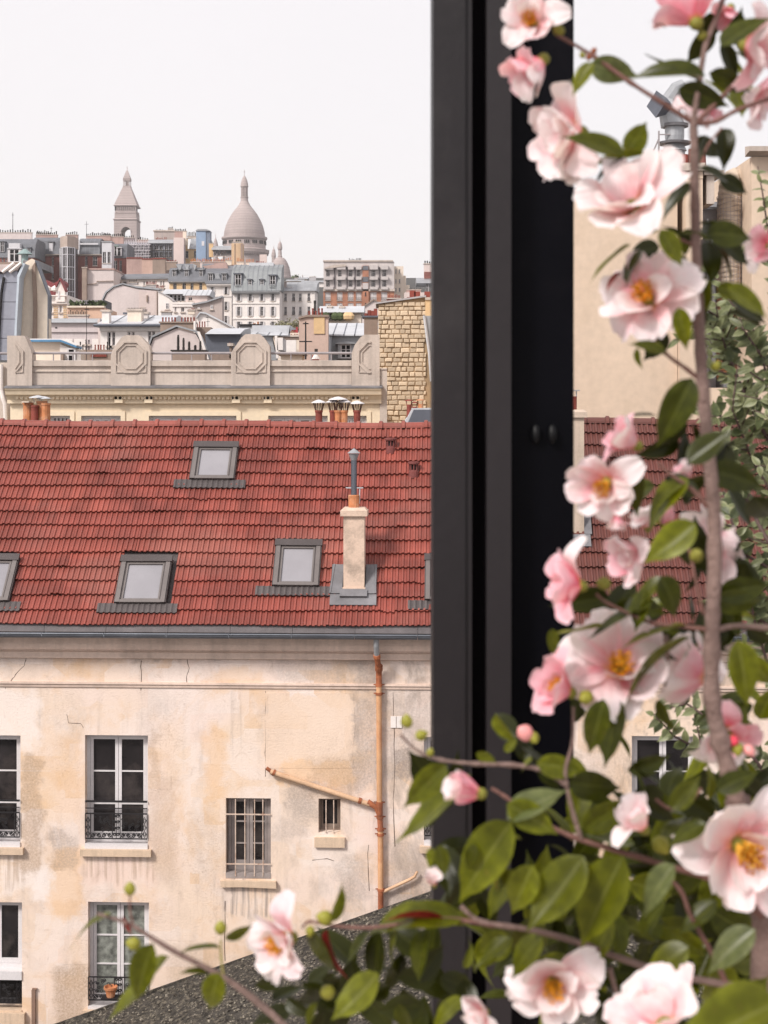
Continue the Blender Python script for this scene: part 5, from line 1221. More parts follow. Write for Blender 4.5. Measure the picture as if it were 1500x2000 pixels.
Q = Bl("cream yellow house with three dormers in a slate and zinc mansard", 331, 404, 549, 250, cream_wall if False else ochre_wall, rot=-4, wins=grid(((338, 345), (356, 363), (372, 378), (389, 395)), ((552, 567),)), depth=8)
Q.roof([(-.3, 549), (1.2, 526), (5, 515)], slate); Q.cornice(550, zinc, .5, .3)
for a in (337, 361, 389): Q.dormer(a, a + 6.5, 527, 541, .3, slate, roofmt=zinc)
b = MB()
for k in range(4): b.front([Q.p(344 + k * 17, 516, .9), Q.p(356 + k * 14, 518, .9), Q.p(354 + k * 14, 527, .9), Q.p(350 + k * 15, 527, .9)], .55, 1.3)
put("roof_panels", b, zinc, Q.T, kind='stuff'); Q.chim(325, 345, 512, 528, 2.2, 6, terracotta, brown_stack, ph=4); Q.chim(377, 391, 512, 527, 2.4, 0, mt=brown_stack); Q.chim(391, 396, 513, 529, 2.2, 2, terracotta, pink_wall, ph=4)
shut = M("pale_shutter", (.60, .57, .575), .7, .06, 2, .05, bands=(.12, .3))
Q = Bl("white house with grey shutters and a slate mansard, left of the curved mansard house", 404, 452.5, 554, 235, white_wall, wins=grid(((412, 417), (439, 444)), ((558, 575), (589, 606), (617, 634))), sh=shut, rail=True, depth=9, band=(578,))
Q.roof([(-.3, 554), (.9, 527), (4, 519)], slate); Q.cornice(556, white_wall, .5, .35)
for a in (407.5, 434): Q.dormer(a, a + 7.5, 534, 551, -.05, slate, arch=True, roofmt=zinc)
b = MB(); b.front([Q.p(419, 534, .3), Q.p(428, 534, .3), Q.p(430, 545, .3), Q.p(421, 545, .3)], .05, .5); put("roof_window", b, zinc, Q.T)
b = MB(); b.front([Q.p(396, 520, 2), Q.p(441, 512, 2), Q.p(447, 528, 2), Q.p(440, 534, 2), Q.p(400, 523, 2)], 2, 4); put("gable", b, pink_render, Q.T)
def fan(prof): return prof
Q = Bl("tall white house with rounded zinc mansard and grey shutters below the great dome", 455, 546, 568, 230, white_wall, wins=grid(((463.5, 469), (486, 491.5), (508.5, 514), (530, 535.5)), ((572, 588), (599, 617), (628, 645))), sh=shut, rail=False, depth=3.4, rot=-3, band=(592, 622))
Q.roof([(-.5, 568), (-.2, 552), (.15, 540), (.6, 530), (1.3, 523), (3.2, 517)], M("zinc_mid", (.25, .265, .275), .5, .12, .6, .1, metal=.2), sp=.72, smt=seam_m, r=.06); Q.cornice(570, zinc, .7, .35)
for a, w_, y0, y1, rl in ((459, 13, 535, 560, 1), (484.5, 8, 546, 562, 0), (508, 8, 546, 562, 0), (527, 12, 538, 563, 1)):
    Q.dormer(a, a + w_ - 1, y0, y1, -.3, zinc_dark, rail=bool(rl), arch=not rl, roofmt=zinc_dark)
b = MB(); b.box(Q.F.x(482), Q.F.x(530), 2.6, 3.1, Q.z(524, 2.6), Q.z(513, 2.6)); put("rear_parapet", b, zinc_pale, Q.T)
Q = Bl("white four-bay house with a low zinc roof, right of the rounded mansard house", 546.5, 615, 568, 234, white_wall, wins=grid(((555, 560), (570.5, 576), (584, 589), (600.5, 606)), ((573, 588), (599, 615), (628, 642))), rail=True, depth=4.2, rot=-3)
Q.roof([(-.4, 568), (1.5, 555), (4, 551)], zinc, sp=1.1); Q.chim(546, 559, 551, 565, .6, 0, mt=M("taupe_wall", (.46, .385, .36))); 
b = MB(); b.front([Q.p(561, 560, 1), Q.p(572, 561, 1), Q.p(573, 566, .6), Q.p(562, 563, .6)], .4, 1.2); put("roof_window", b, white_paint, Q.T)
# low skyline houses between dome and apartment block
for lb, a, c, yt, D_, m_, ch_ in (("low pale house with flat chimneys on the skyline right of the side dome", 560, 592, 549, 480, cream_wall, (575, 582, 543)), ("small white skyline house with two little windows beside the apartment block", 590, 636, 551, 440, white_wall, (604, 617, 541)), ("tiny cream pavilion with a spike on the skyline", 582, 600, 545, 520, cream_wall, (590, 592, 539))):
    Q = Bl(lb, a, c, yt, D_, m_, depth=8, wins=grid(((a + 12, a + 15), (a + 24, a + 27)) if c - a > 30 else (), ((yt + 6, yt + 10),))); Q.roof([(-.5, yt), (3, yt - 3)], zinc); Q.chim(ch_[0], ch_[1], ch_[2], yt, 3, 3, pot_black, grey_render, ph=2)
# haussmann-modern apartment block
X6 = ((637, 644), (660, 667), (681, 688.5), (697, 704), (725, 733.5), (746.5, 754.5))
Q = Bl("big stepped grey apartment block with a brick lower half on the right of the skyline", 632, 770, 511, 330, M("apartment_stucco", (.56, .51, .50), .9, .08, .4, .1, streak=.3), wins=grid(X6, ((527, 540), (547, 560))) , depth=14, rail=True, wn=3)
Q.wall = brick_orange
b = MB(); X8 = [(Q.F.x(a) - .2, Q.F.x(c) + .2, Q.z(d), Q.z(y_)) for a, c in X6 for (y_, d) in ((571, 587), (592, 607))]
holes_wall(b, Q.x0 - .05, Q.x1, 0, Q.z(567), -.15, .3, X8); put("brick_wall", b, brick_orange, Q.T)
for h in X8: win_far(Q.T, *h, -.02, rail=True, n=3)
b = MB(); b.box(Q.x0 - .1, Q.x1 + .1, -.5, -.16, Q.z(569), Q.z(565)); put("balcony_slab", b, concrete, Q.T)
bayM = M("apartment_stucco", (.56, .51, .50))
for a, c, t_ in ((634, 651, 521), (658, 675, 518), (679.5, 691, 520), (695, 706, 520), (722, 738, 518), (744, 758, 519)):       # projecting bays
    for (ya, yb) in ((t_, 527), (540.5, 547), (560.5, 566)):
        b = MB(); b.box(Q.F.x(a), Q.F.x(c), -.9, -.01, Q.z(yb), Q.z(ya)); put("bay_front", b, bayM, Q.T)
for a in (652.5, 677, 692.5, 740): b = MB(); b.box(Q.F.x(a), Q.F.x(a + 2.2), -.25, -.02, Q.z(562), Q.z(522)); put("dark_recess", b, M("recess_grey", (.12, .10, .11), .8), Q.T)
b = MB(); b.box(Q.F.x(708), Q.F.x(720), -.5, -.02, Q.z(612), Q.z(519)); sb = put("stair_bay", b, brick_orange, Q.T)
for ya, yb, m_ in ((519.5, 528, slate), (541, 551, slate), (553, 565, M("apartment_stucco", (.5, .5, .5)))): b = MB(); b.box(Q.F.x(708.5), Q.F.x(719.5), -.6, -.51, Q.z(yb), Q.z(ya)); put("panel", b, m_, sb)
for yc_ in (571, 592): b = MB(); b.box(Q.F.x(713), Q.F.x(715), -.6, -.51, Q.z(yc_ + 8), Q.z(yc_)); put("window", b, dark_int, sb)
b = MB(); b.box(Q.x0 - .1, Q.F.x(768), -.3, 14, Q.zt, Q.zt + .3); b.front([Q.p(634, 524), Q.p(652, 518), Q.p(676, 517), Q.p(676, 521), Q.p(634, 526)], -1.0, -.31); put("coping", b, concrete, Q.T)
Q.chim(681, 706, 509.5, 517, 2, 9, pot_black, pink_render, ph=4, pr=.12); Q.chim(711, 732, 509.5, 516, 4, 0, mt=grey_render); Q.chim(735, 756, 513.5, 518, 2, 10, pot_black, pink_render, ph=4, pr=.12); Q.chim(652, 654, 514, 518, 3, 1, pot_black, grey_render, ph=3)
Q = Bl("cream stepped rear wing of the apartment block, receding down to the right", 770, 788, 520, 336, cream_wall, depth=9, wins=grid(((772, 774.5), (779, 782)), ((526, 534), (545, 553), (562, 570))))
b = MB(); b.box(Q.F.x(788), Q.F.x(800), 1, 7, 0, Q.z(556)); b.box(Q.F.x(786), Q.F.x(793), .5, 7, 0, Q.z(538)); put("lower_wing", b, cream_wall, Q.T)
Q = Bl("row of low houses with a comb of thin chimney pots ending the skyline", 790, 832, 571, 290, pink_wall, depth=6, wins=grid(((800, 803), (812, 815)), ((577, 583),))); Q.chim(794, 822, 566, 573, .6, 12, pot_black, pink_render, ph=3, pr=.1)
Q = Bl("grey arched-dormer house with a tall pink chimney beside the window post", 817, 880, 578, 210, zinc_pale, depth=6, wins=grid(((831, 837),), ((554, 572),)))
Q.roof([(-.2, 553), (.8, 547), (3, 543)], zinc); Q.chim(828, 850, 516, 548, 2, 5, pot_black, pink_wall, ph=6, pr=.12); b = MB(); b.box(Q.F.x(829), Q.F.x(850), 1.9, 2.75, Q.F.pt(840, 544, 2)[1], Q.F.pt(840, 531, 2)[1]); put("brick_band", b, brick_far, Q.T)
Q = Bl("row of dark red chimney pots on a low wall above the white gable", 755, 800, 585, 160, brick_far, depth=1, name="pot_row", cat="chimney pots"); Q.chim(757, 782, 584, 590, -.2, 9, terracotta, brick_far, ph=7, pr=.13)
for a in (706, 770): pass
# white gable house
Q = Bl("small pale house with an asymmetric white gable below the apartment block", 703, 748, 640, 150, mauve_wall, outline=[(748, 600), (743, 592), (730, 586), (703, 604)], depth=10)
b = MB(); b.front([Q.p(702, 605), Q.p(730, 586.5), Q.p(749, 598), Q.p(749, 595.5), Q.p(730, 584), Q.p(701, 603)], -.15, Q.depth); put("roof", b, brown_stack, Q.T)
Q = Bl("cream gallery house with orange curtains and plants below the apartment block", 628, 705, 609, 120, cream_wall, depth=7, wins=grid(((643, 652), (667, 676)), ((613, 624),)), gl=pane_curtain); Q.roof([(-.4, 610), (2.5, 598)], zinc_pale); Q.cornice(610, concrete, .3, .15)
for k, a in enumerate((637, 655, 664, 678, 684)): b = MB(); b.lathe([(.0, -.1), (.32, .05), (.36, .3), (.2, .55), (.02, .6)], Q.F.x(a), -.4, 8); put("shrub_ball" if k < 3 else "orange_awning", b, foliage_far if k < 3 else ochre_wall, Q.T, (0, 0, Q.z(625)))
Q.chim(640, 648, 600, 612, 1.4, 2, pot_black, white_wall, ph=4); Q.chim(664, 672, 601, 612, 1.4, 2, pot_black, white_wall, ph=4)
# ---- hexagonal gable and the white houses ----------------------------------------
Q = Bl("large blank mauve gable wall with clipped hexagonal corners", 201, 310, 567, 170, mauve_wall, depth=12, outline=[(310, 568), (268, 564), (240, 557), (222, 562), (209, 573), (201, 590)], wins=((277, 591, 284, 600),), sh=None)
b = MB(); b.front([Q.p(199, 590), Q.p(208, 572), Q.p(222, 561), Q.p(240, 555.5), Q.p(268, 562.5), Q.p(311, 566.5), Q.p(311, 563), Q.p(268, 559), Q.p(240, 553), Q.p(221, 558.5), Q.p(206, 570), Q.p(197, 589)], -.15, Q.depth); put("roof", b, zinc, Q.T)
b = MB(); b.box(Q.F.x(272), Q.F.x(309.5), -.12, -.01, 0, Q.z(569)); put("lower_wall", b, pink_wall, Q.T); b = MB(); b.cyl((Q.F.x(288), -.2, Q.z(590)), (Q.F.x(288), -.2, Q.z(577)), .1, n=6); b.cyl((Q.F.x(307.5), -.2, 0), (Q.F.x(307.5), -.2, Q.z(569)), .07, n=6); put("pipe", b, brown_stack, Q.T)
Q.chim(205, 213, 607, 625, -6, 3, terracotta, cream_wall, ph=5); 
Q = Bl("white house wall with a sloping top and one small window, right of the mauve gable", 309, 338, 568, 160, white_wall, depth=8, outline=[(338, 590), (331, 583), (309, 570)], wins=((324, 592, 330, 604),))
b = MB(); b.front([Q.p(308, 570), Q.p(331, 582), Q.p(339, 589), Q.p(339, 586), Q.p(331, 579), Q.p(308, 567)], -.1, Q.depth); put("coping", b, grey_render, Q.T)
Q = Bl("rooftop conservatory of dark glass bays above the white terrace", 321, 362, 574, 165, zinc, depth=5, wins=grid(((323, 329), (330.5, 337), (339, 345), (346.5, 352.5), (354, 360)), ((575.5, 588),)), wn=1)
Q.roof([(-.5, 574), (2.5, 565)], zinc_pale); 
Q = Bl("small white attic room with a seamed zinc roof and one dark window", 362, 405, 577, 163, pink_wall, depth=5, wins=((368, 580, 375.5, 587),)); Q.roof([(-.3, 577), (2.4, 566)], zinc_pale, sp=.55, smt=zinc, r=.025)
Q = Bl("white two-storey terrace wall with shuttered windows below the conservatory", 337, 378, 590, 158, white_wall, depth=6, wins=grid(((341, 344.5), (353.5, 360)), ((600, 609),)), band=(592, 597)); Q.chim(367, 380, 607, 614, -4, 7, terracotta, cream_wall, ph=4, pr=.1); Q.chim(315, 334, 610, 616, -5, 8, terracotta, grey_render, ph=3, pr=.1)
Q = Bl("taupe house with a shallow double-pitched roof and rusty side annex", 376, 434, 592, 156, M("taupe_wall", (.46, .385, .36)), depth=8, outline=[(434, 582), (420, 584), (405, 591), (376, 596)], wins=((386, 600, 391, 603), (411, 596, 416, 604)))
b = MB(); b.front([Q.p(375, 596.5), Q.p(405, 591), Q.p(434, 581), Q.p(434, 577.5), Q.p(405, 588), Q.p(375, 593.5)], -.3, Q.depth); put("roof", b, zinc, Q.T)
# neo house with red gable roofs
Q = Bl("ornate pale house with red gabled roofs and striped brickwork, lower left", 91, 131, 576, 135, white_wall, depth=8, wins=grid(((97, 102), (116, 120.5)), ((596, 610),)))
b = MB(); b.front([Q.p(86, 545), Q.p(101, 553), Q.p(117, 545), Q.p(121, 551), Q.p(110, 576), Q.p(94, 576)], .5, 3); put("roof", b, M("oxblood_roof", (.24, .065, .07), .8, .15, 1, .1), Q.T)
b = MB(); b.front([Q.p(110, 590), Q.p(128, 590), Q.p(128, 569), Q.p(119, 549), Q.p(111, 566)], -.35, .49); gb_ = put("gable", b, white_wall, Q.T)
b = MB(); b.front([Q.p(109, 567), Q.p(119, 547), Q.p(129, 570), Q.p(130, 567), Q.p(119, 543), Q.p(108, 565)], -.5, .6); put("gable_roof", b, M("oxblood_roof", (.24, .065, .07)), gb_)
win_far(gb_, Q.F.x(115), Q.F.x(118), Q.z(584), Q.z(569), -.36, proud=True, sill_=False); Q.cornice(577, white_wall, .4, .25); Q.cornice(592, white_wall, .3, .2)
b = MB()
for k in range(8): 
    for a, c in ((104.5, 113), (123.5, 130.5)): b.box(Q.F.x(a), Q.F.x(c), -.06, -.001, Q.z(596.5 + k * 3.4), Q.z(595 + k * 3.4))
put("brick_stripes", b, ochre_wall, Q.T, kind='stuff')
for q in (95, 108): b = MB(); b.lathe([(.02, .45), (.3, .25), (.3, 0), (.1, -.1)], Q.F.x(q), -.3, 8); put("finial", b, white_wall, Q.T, (0, 0, Q.z(568)))
Q = Bl("salmon wall carrying a row of leaning dark chimney pots, left of the mauve gable", 131, 204, 601, 128, salmon_wall, depth=6); b = MB(); b.box(Q.x0, Q.x1, -.2, .5, Q.zt, Q.zt + .15); put("coping", b, cream_wall, Q.T); Q.chim(133, 171, 617, 622, -1.2, 12, pot_black, pink_wall, ph=9, pr=.08)
b = MB(); rr = random.Random(4)
for k in range(60): x = rr.uniform(Q.x0, Q.x1); z = Q.zt + rr.uniform(.1, .5); s = rr.uniform(.1, .25); b.poly([(x - s, rr.uniform(0, 1), z), (x, rr.uniform(0, 1), z + s), (x + s, rr.uniform(0, 1), z), (x, rr.uniform(0, 1), z - s)])
put("roof_plants", b, foliage_far, Q.T, kind='stuff')
Q = Bl("low dark shed roof with a railing behind the salmon wall", 131, 204, 586, 150, M("dark_roof_wall", (.10, .10, .11), .8), depth=4, name="roof_shed", cat="shed")
b = MB()
for k in range(18): x = Q.x0 + (Q.x1 - Q.x0) * k / 17; b.box(x - .02, x + .02, -.3, -.26, Q.z(600), Q.z(587))
b.box(Q.x0, Q.x1, -.31, -.25, Q.z(588), Q.z(587)); put("railing", b, M("grey_iron", (.3, .3, .3)), Q.T)
# pale stone building with long zinc edge
Q = Bl("long pale stone building with a zinc parapet and a small square vent", 96, 197, 630, 100, M("pale_block", (.57, .50, .50), .9, .08, .5, .1, streak=.2), depth=8, wins=grid(((165, 169), (171.5, 175.5)), ((664, 672), (675, 683))), band=(645,))
Q.roof([(-.25, 630), (-.1, 624), (4, 622)], zinc); b = MB(); b.box(Q.F.x(108), Q.F.x(111.5), -.05, -.001, Q.z(643), Q.z(639)); put("vent", b, dark_int, Q.T)
for x_ in (120, 145, 180): b = MB(); b.box(Q.F.x(x_), Q.F.x(x_ + 22 if x_ < 180 else 194), -.05, -.001, Q.z(690), Q.z(662)); put("pilaster_panel", b, white_wall, Q.T)
b = MB(); b.front([Q.p(192, 625), Q.p(197, 622), Q.p(200, 700), Q.p(195, 700)], -.3, -.05); put("corner_quoin", b, pink_wall, Q.T)
# white house with broad zinc roof
Q = Bl("white house with a broad pale zinc roof and three tall windows behind the parapet", 196, 318, 638, 86, white_wall, depth=9, wins=grid(((209.5, 216.5), (218.5, 225)), ((648, 675),)) + grid(((249, 255), (257, 263)), ((648, 660),)) + grid(((289, 295), (297, 303)), ((647, 668),)), wn=1, band=(642,))
Q.roof([(-.35, 638), (-.3, 634.5), (5, 616)], zinc_pale, sp=1.7, smt=seam_m, r=.03); b = MB(); b.cyl((Q.x0 - .3, -.42, Q.z(636)), (Q.x1, -.42, Q.z(636)), .08, n=8); put("gutter", b, zinc_dark, Q.T)
Q.chim(199, 213, 609, 632, .6, 4, terracotta, white_wall, ph=4, pr=.08); Q.chim(249, 276, 607, 630, 1.5, 9, pot_black, cream_wall, ph=6, pr=.08, dp=.9); b = MB(); b.box(Q.F.x(240, 3), Q.F.x(248, 3), 3, 3.1, Q.z(614, 3), Q.z(610, 3)); put("roof_light", b, zinc_dark, Q.T); Q.chim(278, 288, 613, 622, 3, 4, pot_black, white_wall, ph=7, pr=.07)
# white gabled roofs right of it
Q = Bl("white roof with a steep pale gable and aerials, centre of the roofscape", 388, 455, 640, 96, white_wall, depth=9, outline=[(455, 641), (402, 614), (392, 612), (384, 622)]); b = MB(); b.front([Q.p(384, 622), Q.p(392, 612), Q.p(402, 613.5), Q.p(456, 641), Q.p(456, 638), Q.p(402, 610), Q.p(391, 609.5), Q.p(383, 620)], -.2, Q.depth); put("roof", b, zinc_pale, Q.T)
# brown stack with red pots
Q = Bl("wide brown chimney wall with ten orange pots in front of the white house", 313, 379, 631, 72, brown_stack, depth=.8, name="chimney_wall", cat="chimney"); b = MB(); b.box(Q.x0 - .06, Q.x1 + .06, -.06, .86, Q.zt, Q.zt + .07); put("cap", b, brown_stack, Q.T)
pots(Q.T, Q.F, (318, 324, 330, 336, 342, 355, 361.5, 367, 373, 379), 620, 631, .4, .105, terracotta, jit=2); b = MB(); b.box(Q.F.x(378.5), Q.F.x(382), -.1, .3, Q.z(700), Q.z(627)); put("white_flue", b, white_wall, Q.T)
Q = Bl("low brown chimney wall with five short pots stepping down to the right", 383, 412, 639, 73, brown_stack, depth=.8, name="chimney_wall", cat="chimney"); pots(Q.T, Q.F, (386, 390, 395, 400), 630, 639, .4, .1, terracotta, jit=1.5)
# white gable with black pots
Q = Bl("whitish mauve gable end with a grey roof behind the parapet", 294, 402, 700, 62, mauve_wall, depth=7, outline=[(402, 700), (388, 662), (381, 650), (345, 641), (300, 661), (294, 676)])
b = MB(); b.front([Q.p(292, 676), Q.p(298, 659.5), Q.p(345, 638.5), Q.p(383, 649), Q.p(390, 662), Q.p(406, 702), Q.p(409, 702), Q.p(393, 660), Q.p(385, 646), Q.p(345, 635), Q.p(296, 656.5), Q.p(289, 676)], -.1, Q.depth); put("roof", b, zinc, Q.T)
b = MB(); b.front([Q.p(386, 648), Q.p(391, 648), Q.p(409, 702), Q.p(403, 702)], -.15, -.101); put("white_edge", b, white_wall, Q.T)
Q = Bl("brown chimney base carrying five tall black pots in front of the mauve gable", 336, 400, 686, 55, brown_stack, depth=.7, name="chimney_wall", cat="chimney"); b = MB(); b.box(Q.x0 - .05, Q.x1 + .05, -.05, .75, Q.zt, Q.zt + .05); put("cap", b, pot_black, Q.T)
for q, yt, w_ in ((345.5, 653, 5.5), (356, 659, 5), (367, 666, 5.5), (379, 673, 6), (389, 665, 5)):
    b = MB(); r_ = w_ / 2 * 55 / 3000; h = Q.z(yt) - Q.zt; b.lathe([(r_ * .9, .04), (r_, h * .3), (r_ * .85, h * .35), (r_ * .9, h * .8), (r_ * .6, h)], Q.F.x(q), .35, 10); put("pot", b, pot_black, Q.T, (0, 0, Q.zt))
# zinc mansards behind the parapet
Q = Bl("dark zinc roof hollow with a satellite-strewn terrace left of the second pier", 402, 470, 676, 66, zinc_dark, depth=5, outline=[(470, 652), (400, 652), (402, 676)]); b = MB(); b.profx([(-.3, Q.z(653)), (2, Q.z(643, 2)), (5, Q.z(641, 5)), (5, Q.z(653))], Q.x0, Q.x1); put("roof", b, zinc_pale, Q.T)
Q.chim(448, 452, 676, 700, -2, 2, terracotta, brown_stack, ph=5); b = MB(); b.box(Q.F.x(404), Q.F.x(460), -2, -1.6, 10, Q.F.pt(430, 690, -2)[1]); put("lower_wall", b, brown_stack, Q.T)
Q = Bl("grey zinc mansard with a white ladder edge between the second and third piers", 500, 552, 662, 64, zinc, depth=6, outline=[(540, 700), (530, 655), (500, 650)]); Q.roof([(-.2, 655), (2, 645), (6, 643)], zinc_pale, sp=.5, smt=seam_m, r=.02); b = MB(); b.front([Q.p(537, 656), Q.p(542, 656), Q.p(545, 700), Q.p(540, 700)], -.2, -.01); put("ladder_edge", b, white_wall, Q.T); b = MB(); b.box(Q.F.x(542), Q.F.x(553), -.2, 2, Q.z(684), Q.z(660)); put("white_box", b, white_wall, Q.T)
Q = Bl("low cream walls and tile stacks with planted terrace left of the rose chimney", 530, 590, 650, 90, cream_wall, depth=4); Q.chim(529, 552, 651, 655, -.5, 6, terracotta, cream_wall, ph=4, pr=.1); Q.chim(553, 583, 658, 663, -1.5, 10, terracotta, brown_stack, ph=5, pr=.12); b = MB(); b.box(Q.F.x(553), Q.F.x(583), -2.6, -2.2, 12, Q.F.pt(560, 664, -2.6)[1]); put("white_wall_front", b, white_wall, Q.T)
Q = Bl("dark flat box with two orange pots behind the third pier", 467, 510, 638, 92, zinc_pale, depth=2, name="roof_box", cat="roof box"); b = MB(); b.box(Q.x0, Q.x1, -.1, 2, Q.zt, Q.zt + .15); put("lid", b, iron, Q.T); pots(Q.T, Q.F, (497, 504), 629, 637, .5, .1, terracotta_orange)
# zinc mansard house with pedimented dormer
Q = Bl("zinc mansard house with a pedimented dormer left of the stone gable", 616, 742, 655, 60, zinc, depth=7); Q.roof([(-.25, 656), (-.25, 653.5), (5, 631)], zinc_pale, sp=.42, smt=zinc_dark, x0=632, r=.018)
Q.dormer(665, 686, 672, 700, -.5, zinc, arch=True, roofmt=zinc, fr=white_paint); b = MB(); b.profx([(-.9, Q.z(710)), (-.2, Q.z(657)), (0, Q.z(657)), (0, Q.z(710))], Q.x0, Q.F.x(648)); put("mansard_slope", b, zinc, Q.T); seams(Q.T, Q.x0, Q.F.x(648), [(-.92, Q.z(710)), (-.22, Q.z(657))], .22, zinc_pale, .015)
Q = Bl("rose rendered chimney block with five red pots left of the zinc mansard", 584, 641, 626, 58, M("rose_render", (.57, .42, .36), .9, .08, .5, .1, streak=.2), depth=1.4, name="chimney_block", cat="chimney", outline=[(641, 619), (600, 619), (584, 623)])
b = MB(); b.front([Q.p(583, 623), Q.p(600, 619), Q.p(642, 619), Q.p(642, 615), Q.p(600, 615), Q.p(583, 620)], -.08, 1.5); put("cap", b, brown_stack, Q.T); b = MB(); b.box(Q.F.x(613), Q.F.x(634), -.04, -.001, Q.z(652), Q.z(619)); put("side_panel", b, ochre_wall, Q.T)
pots(Q.T, Q.F, (604, 611, 617, 623, 629), 603, 616, .5, .085, terracotta, jit=3); pots(Q.T, Q.F, (615,), 588, 616, .7, .05, pot_black, jit=0)
Q = Bl("short brown chimney with four tall red pots against the stone gable", 711, 738, 620, 52, brown_stack, depth=.9, name="chimney_block", cat="chimney"); b = MB(); b.box(Q.x0 - .06, Q.x1 + .02, -.06, .95, Q.zt, Q.zt + .06); put("cap", b, zinc_dark, Q.T)
for q, yt in ((715, 611), (721, 605), (727, 606), (733.5, 602)): b = MB(); b.box(Q.F.x(q) - .06, Q.F.x(q) + .06, .2, .35, Q.zt, Q.z(yt)); put("pot", b, terracotta, Q.T)
# things on the low roofs behind the handrail
Q = Bl("small cream roof hatch and red flue behind the handrail", 548, 590, 693, 50, cream_wall, depth=1.5, name="roof_hatch", cat="hatch"); b = MB(); b.box(Q.x0 - .1, Q.x1 + .1, -.15, 1.5, Q.zt, Q.zt + .05); put("lid", b, brown_stack, Q.T)
Q = Bl("white bucket-shaped roof vent beside a short red flue behind the parapet", 608, 622, 694, 48, terracotta, depth=.4, name="roof_flue", cat="flue"); b = MB(); b.lathe([(.14, 0), (.06, .14)], Q.F.x(618), -.3, 12); put("vent", b, white_wall, Q.T, (0, 0, Q.z(702))); b = MB(); b.box(Q.F.x(614), Q.F.x(620), .1, .3, Q.z(700), Q.z(681)); put("black_flue", b, pot_black, Q.T)
# left zinc building ------------------------------------------------------------
FZ = F(50, 56, 0, 0); T = FZ.root("zinc_mansard_building", "tall cream gabled building with a steep blue-grey zinc roof at the left edge", "building")
b = MB(); b.front([FZ.pt(36, 800), FZ.pt(96, 800), FZ.pt(96, 668), FZ.pt(94, 576), FZ.pt(70, 510), FZ.pt(62, 505), FZ.pt(50, 512), FZ.pt(44, 535), FZ.pt(40, 660)], 0, .45); put("gable_wall", b, cream_wall if False else M("gable_cream", (.72, .63, .53), .9, .05, .4, .1, streak=.12), T)
b = MB(); b.front([FZ.pt(63, 522), FZ.pt(70, 512), FZ.pt(73, 600), FZ.pt(72.5, 662), FZ.pt(64, 662), FZ.pt(66, 600)], -.10, -.001); put("flue_strip", b, brown_stack, T)
b = MB(); b.front([FZ.pt(94.5, 668), FZ.pt(95.5, 577), FZ.pt(70, 508), FZ.pt(68.5, 510), FZ.pt(93.5, 577), FZ.pt(93, 668)], -.05, .5); put("verge", b, zinc_dark, T)
b = MB(); b.box(FZ.x(41), FZ.x(70), .3, 3, FZ.pt(0, 520)[1], FZ.pt(0, 507)[1]); put("ridge_box", b, lead, T); b = MB(); b.box(FZ.x(-30), FZ.x(36), 1.6, 3, FZ.pt(0, 532, 1.6)[1], FZ.pt(0, 512, 1.6)[1]); put("ridge_stack", b, brown_stack, T)
bl2 = M("blue_zinc", (.33, .34, .40), .42, .1, .5, .06, 3, metal=.3, streak=.2)
b = MB(); b.front([FZ.pt(-40, 800), FZ.pt(-2, 700), FZ.pt(8, 640), FZ.pt(14, 560), FZ.pt(18, 538), FZ.pt(-40, 538)], -.6, 0); put("zinc_slope", b, bl2, T)
for (p0, p1, p2, p3) in (((19, 534), (44, 533), (43, 555), (17, 555)), ((17, 556), (43, 556), (42, 592), (14, 592)), ((14, 593), (42, 593), (40, 625), (11, 625)), ((11, 626), (40, 626), (38, 662), (8, 662)), ((8, 663), (38, 663), (37, 705), (3, 705))):
    b = MB(); b.front([FZ.pt(*q) for q in (p3, p2, p1, p0)], -.75, -.05); put("zinc_sheet", b, bl2, T)
b = MB(); b.front([FZ.pt(36, 706), FZ.pt(41, 706), FZ.pt(43, 640), FZ.pt(48, 545), FZ.pt(59, 519), FZ.pt(55, 518), FZ.pt(44, 541), FZ.pt(39, 640)], -.8, -.1); put("edge_band", b, M("pale_blue_zinc", (.50, .56, .63), .5), T)
b = MB(); b.front([FZ.pt(-40, 537), FZ.pt(44, 532), FZ.pt(52, 520), FZ.pt(-40, 521)], -.8, 1.5); put("top_slope", b, M("pinkish_zinc", (.55, .47, .45), .6), T)
for q in (16, 30): b = MB(); b.tube([FZ.pt(q, 536)[:1] + (-.85,) + FZ.pt(q, 536)[1:], FZ.pt(q + 22, 518)[:1] + (-.82,) + FZ.pt(q + 22, 518)[1:]], .06, 5); put("seam", b, white_wall, T)
b = MB(); P_ = [FZ.pt(6, 705), FZ.pt(9, 640), FZ.pt(13, 575), FZ.pt(18, 545)]; b.tube([(x, -.8, z) for x, z in P_], .05, 5); put("cable", b, iron, T)
b = MB(); x0_, z0_ = FZ.pt(36, 486); b.tube([(x0_, 1, FZ.pt(0, 520)[1]), (x0_, 1, z0_ - .1)], [.14, .12], 8); b.lathe([(.3, z0_ - .1), (.05, z0_ + .1)], x0_, 1, 10); put("cowl", b, M("green_zinc", (.25, .33, .33), .5), T)
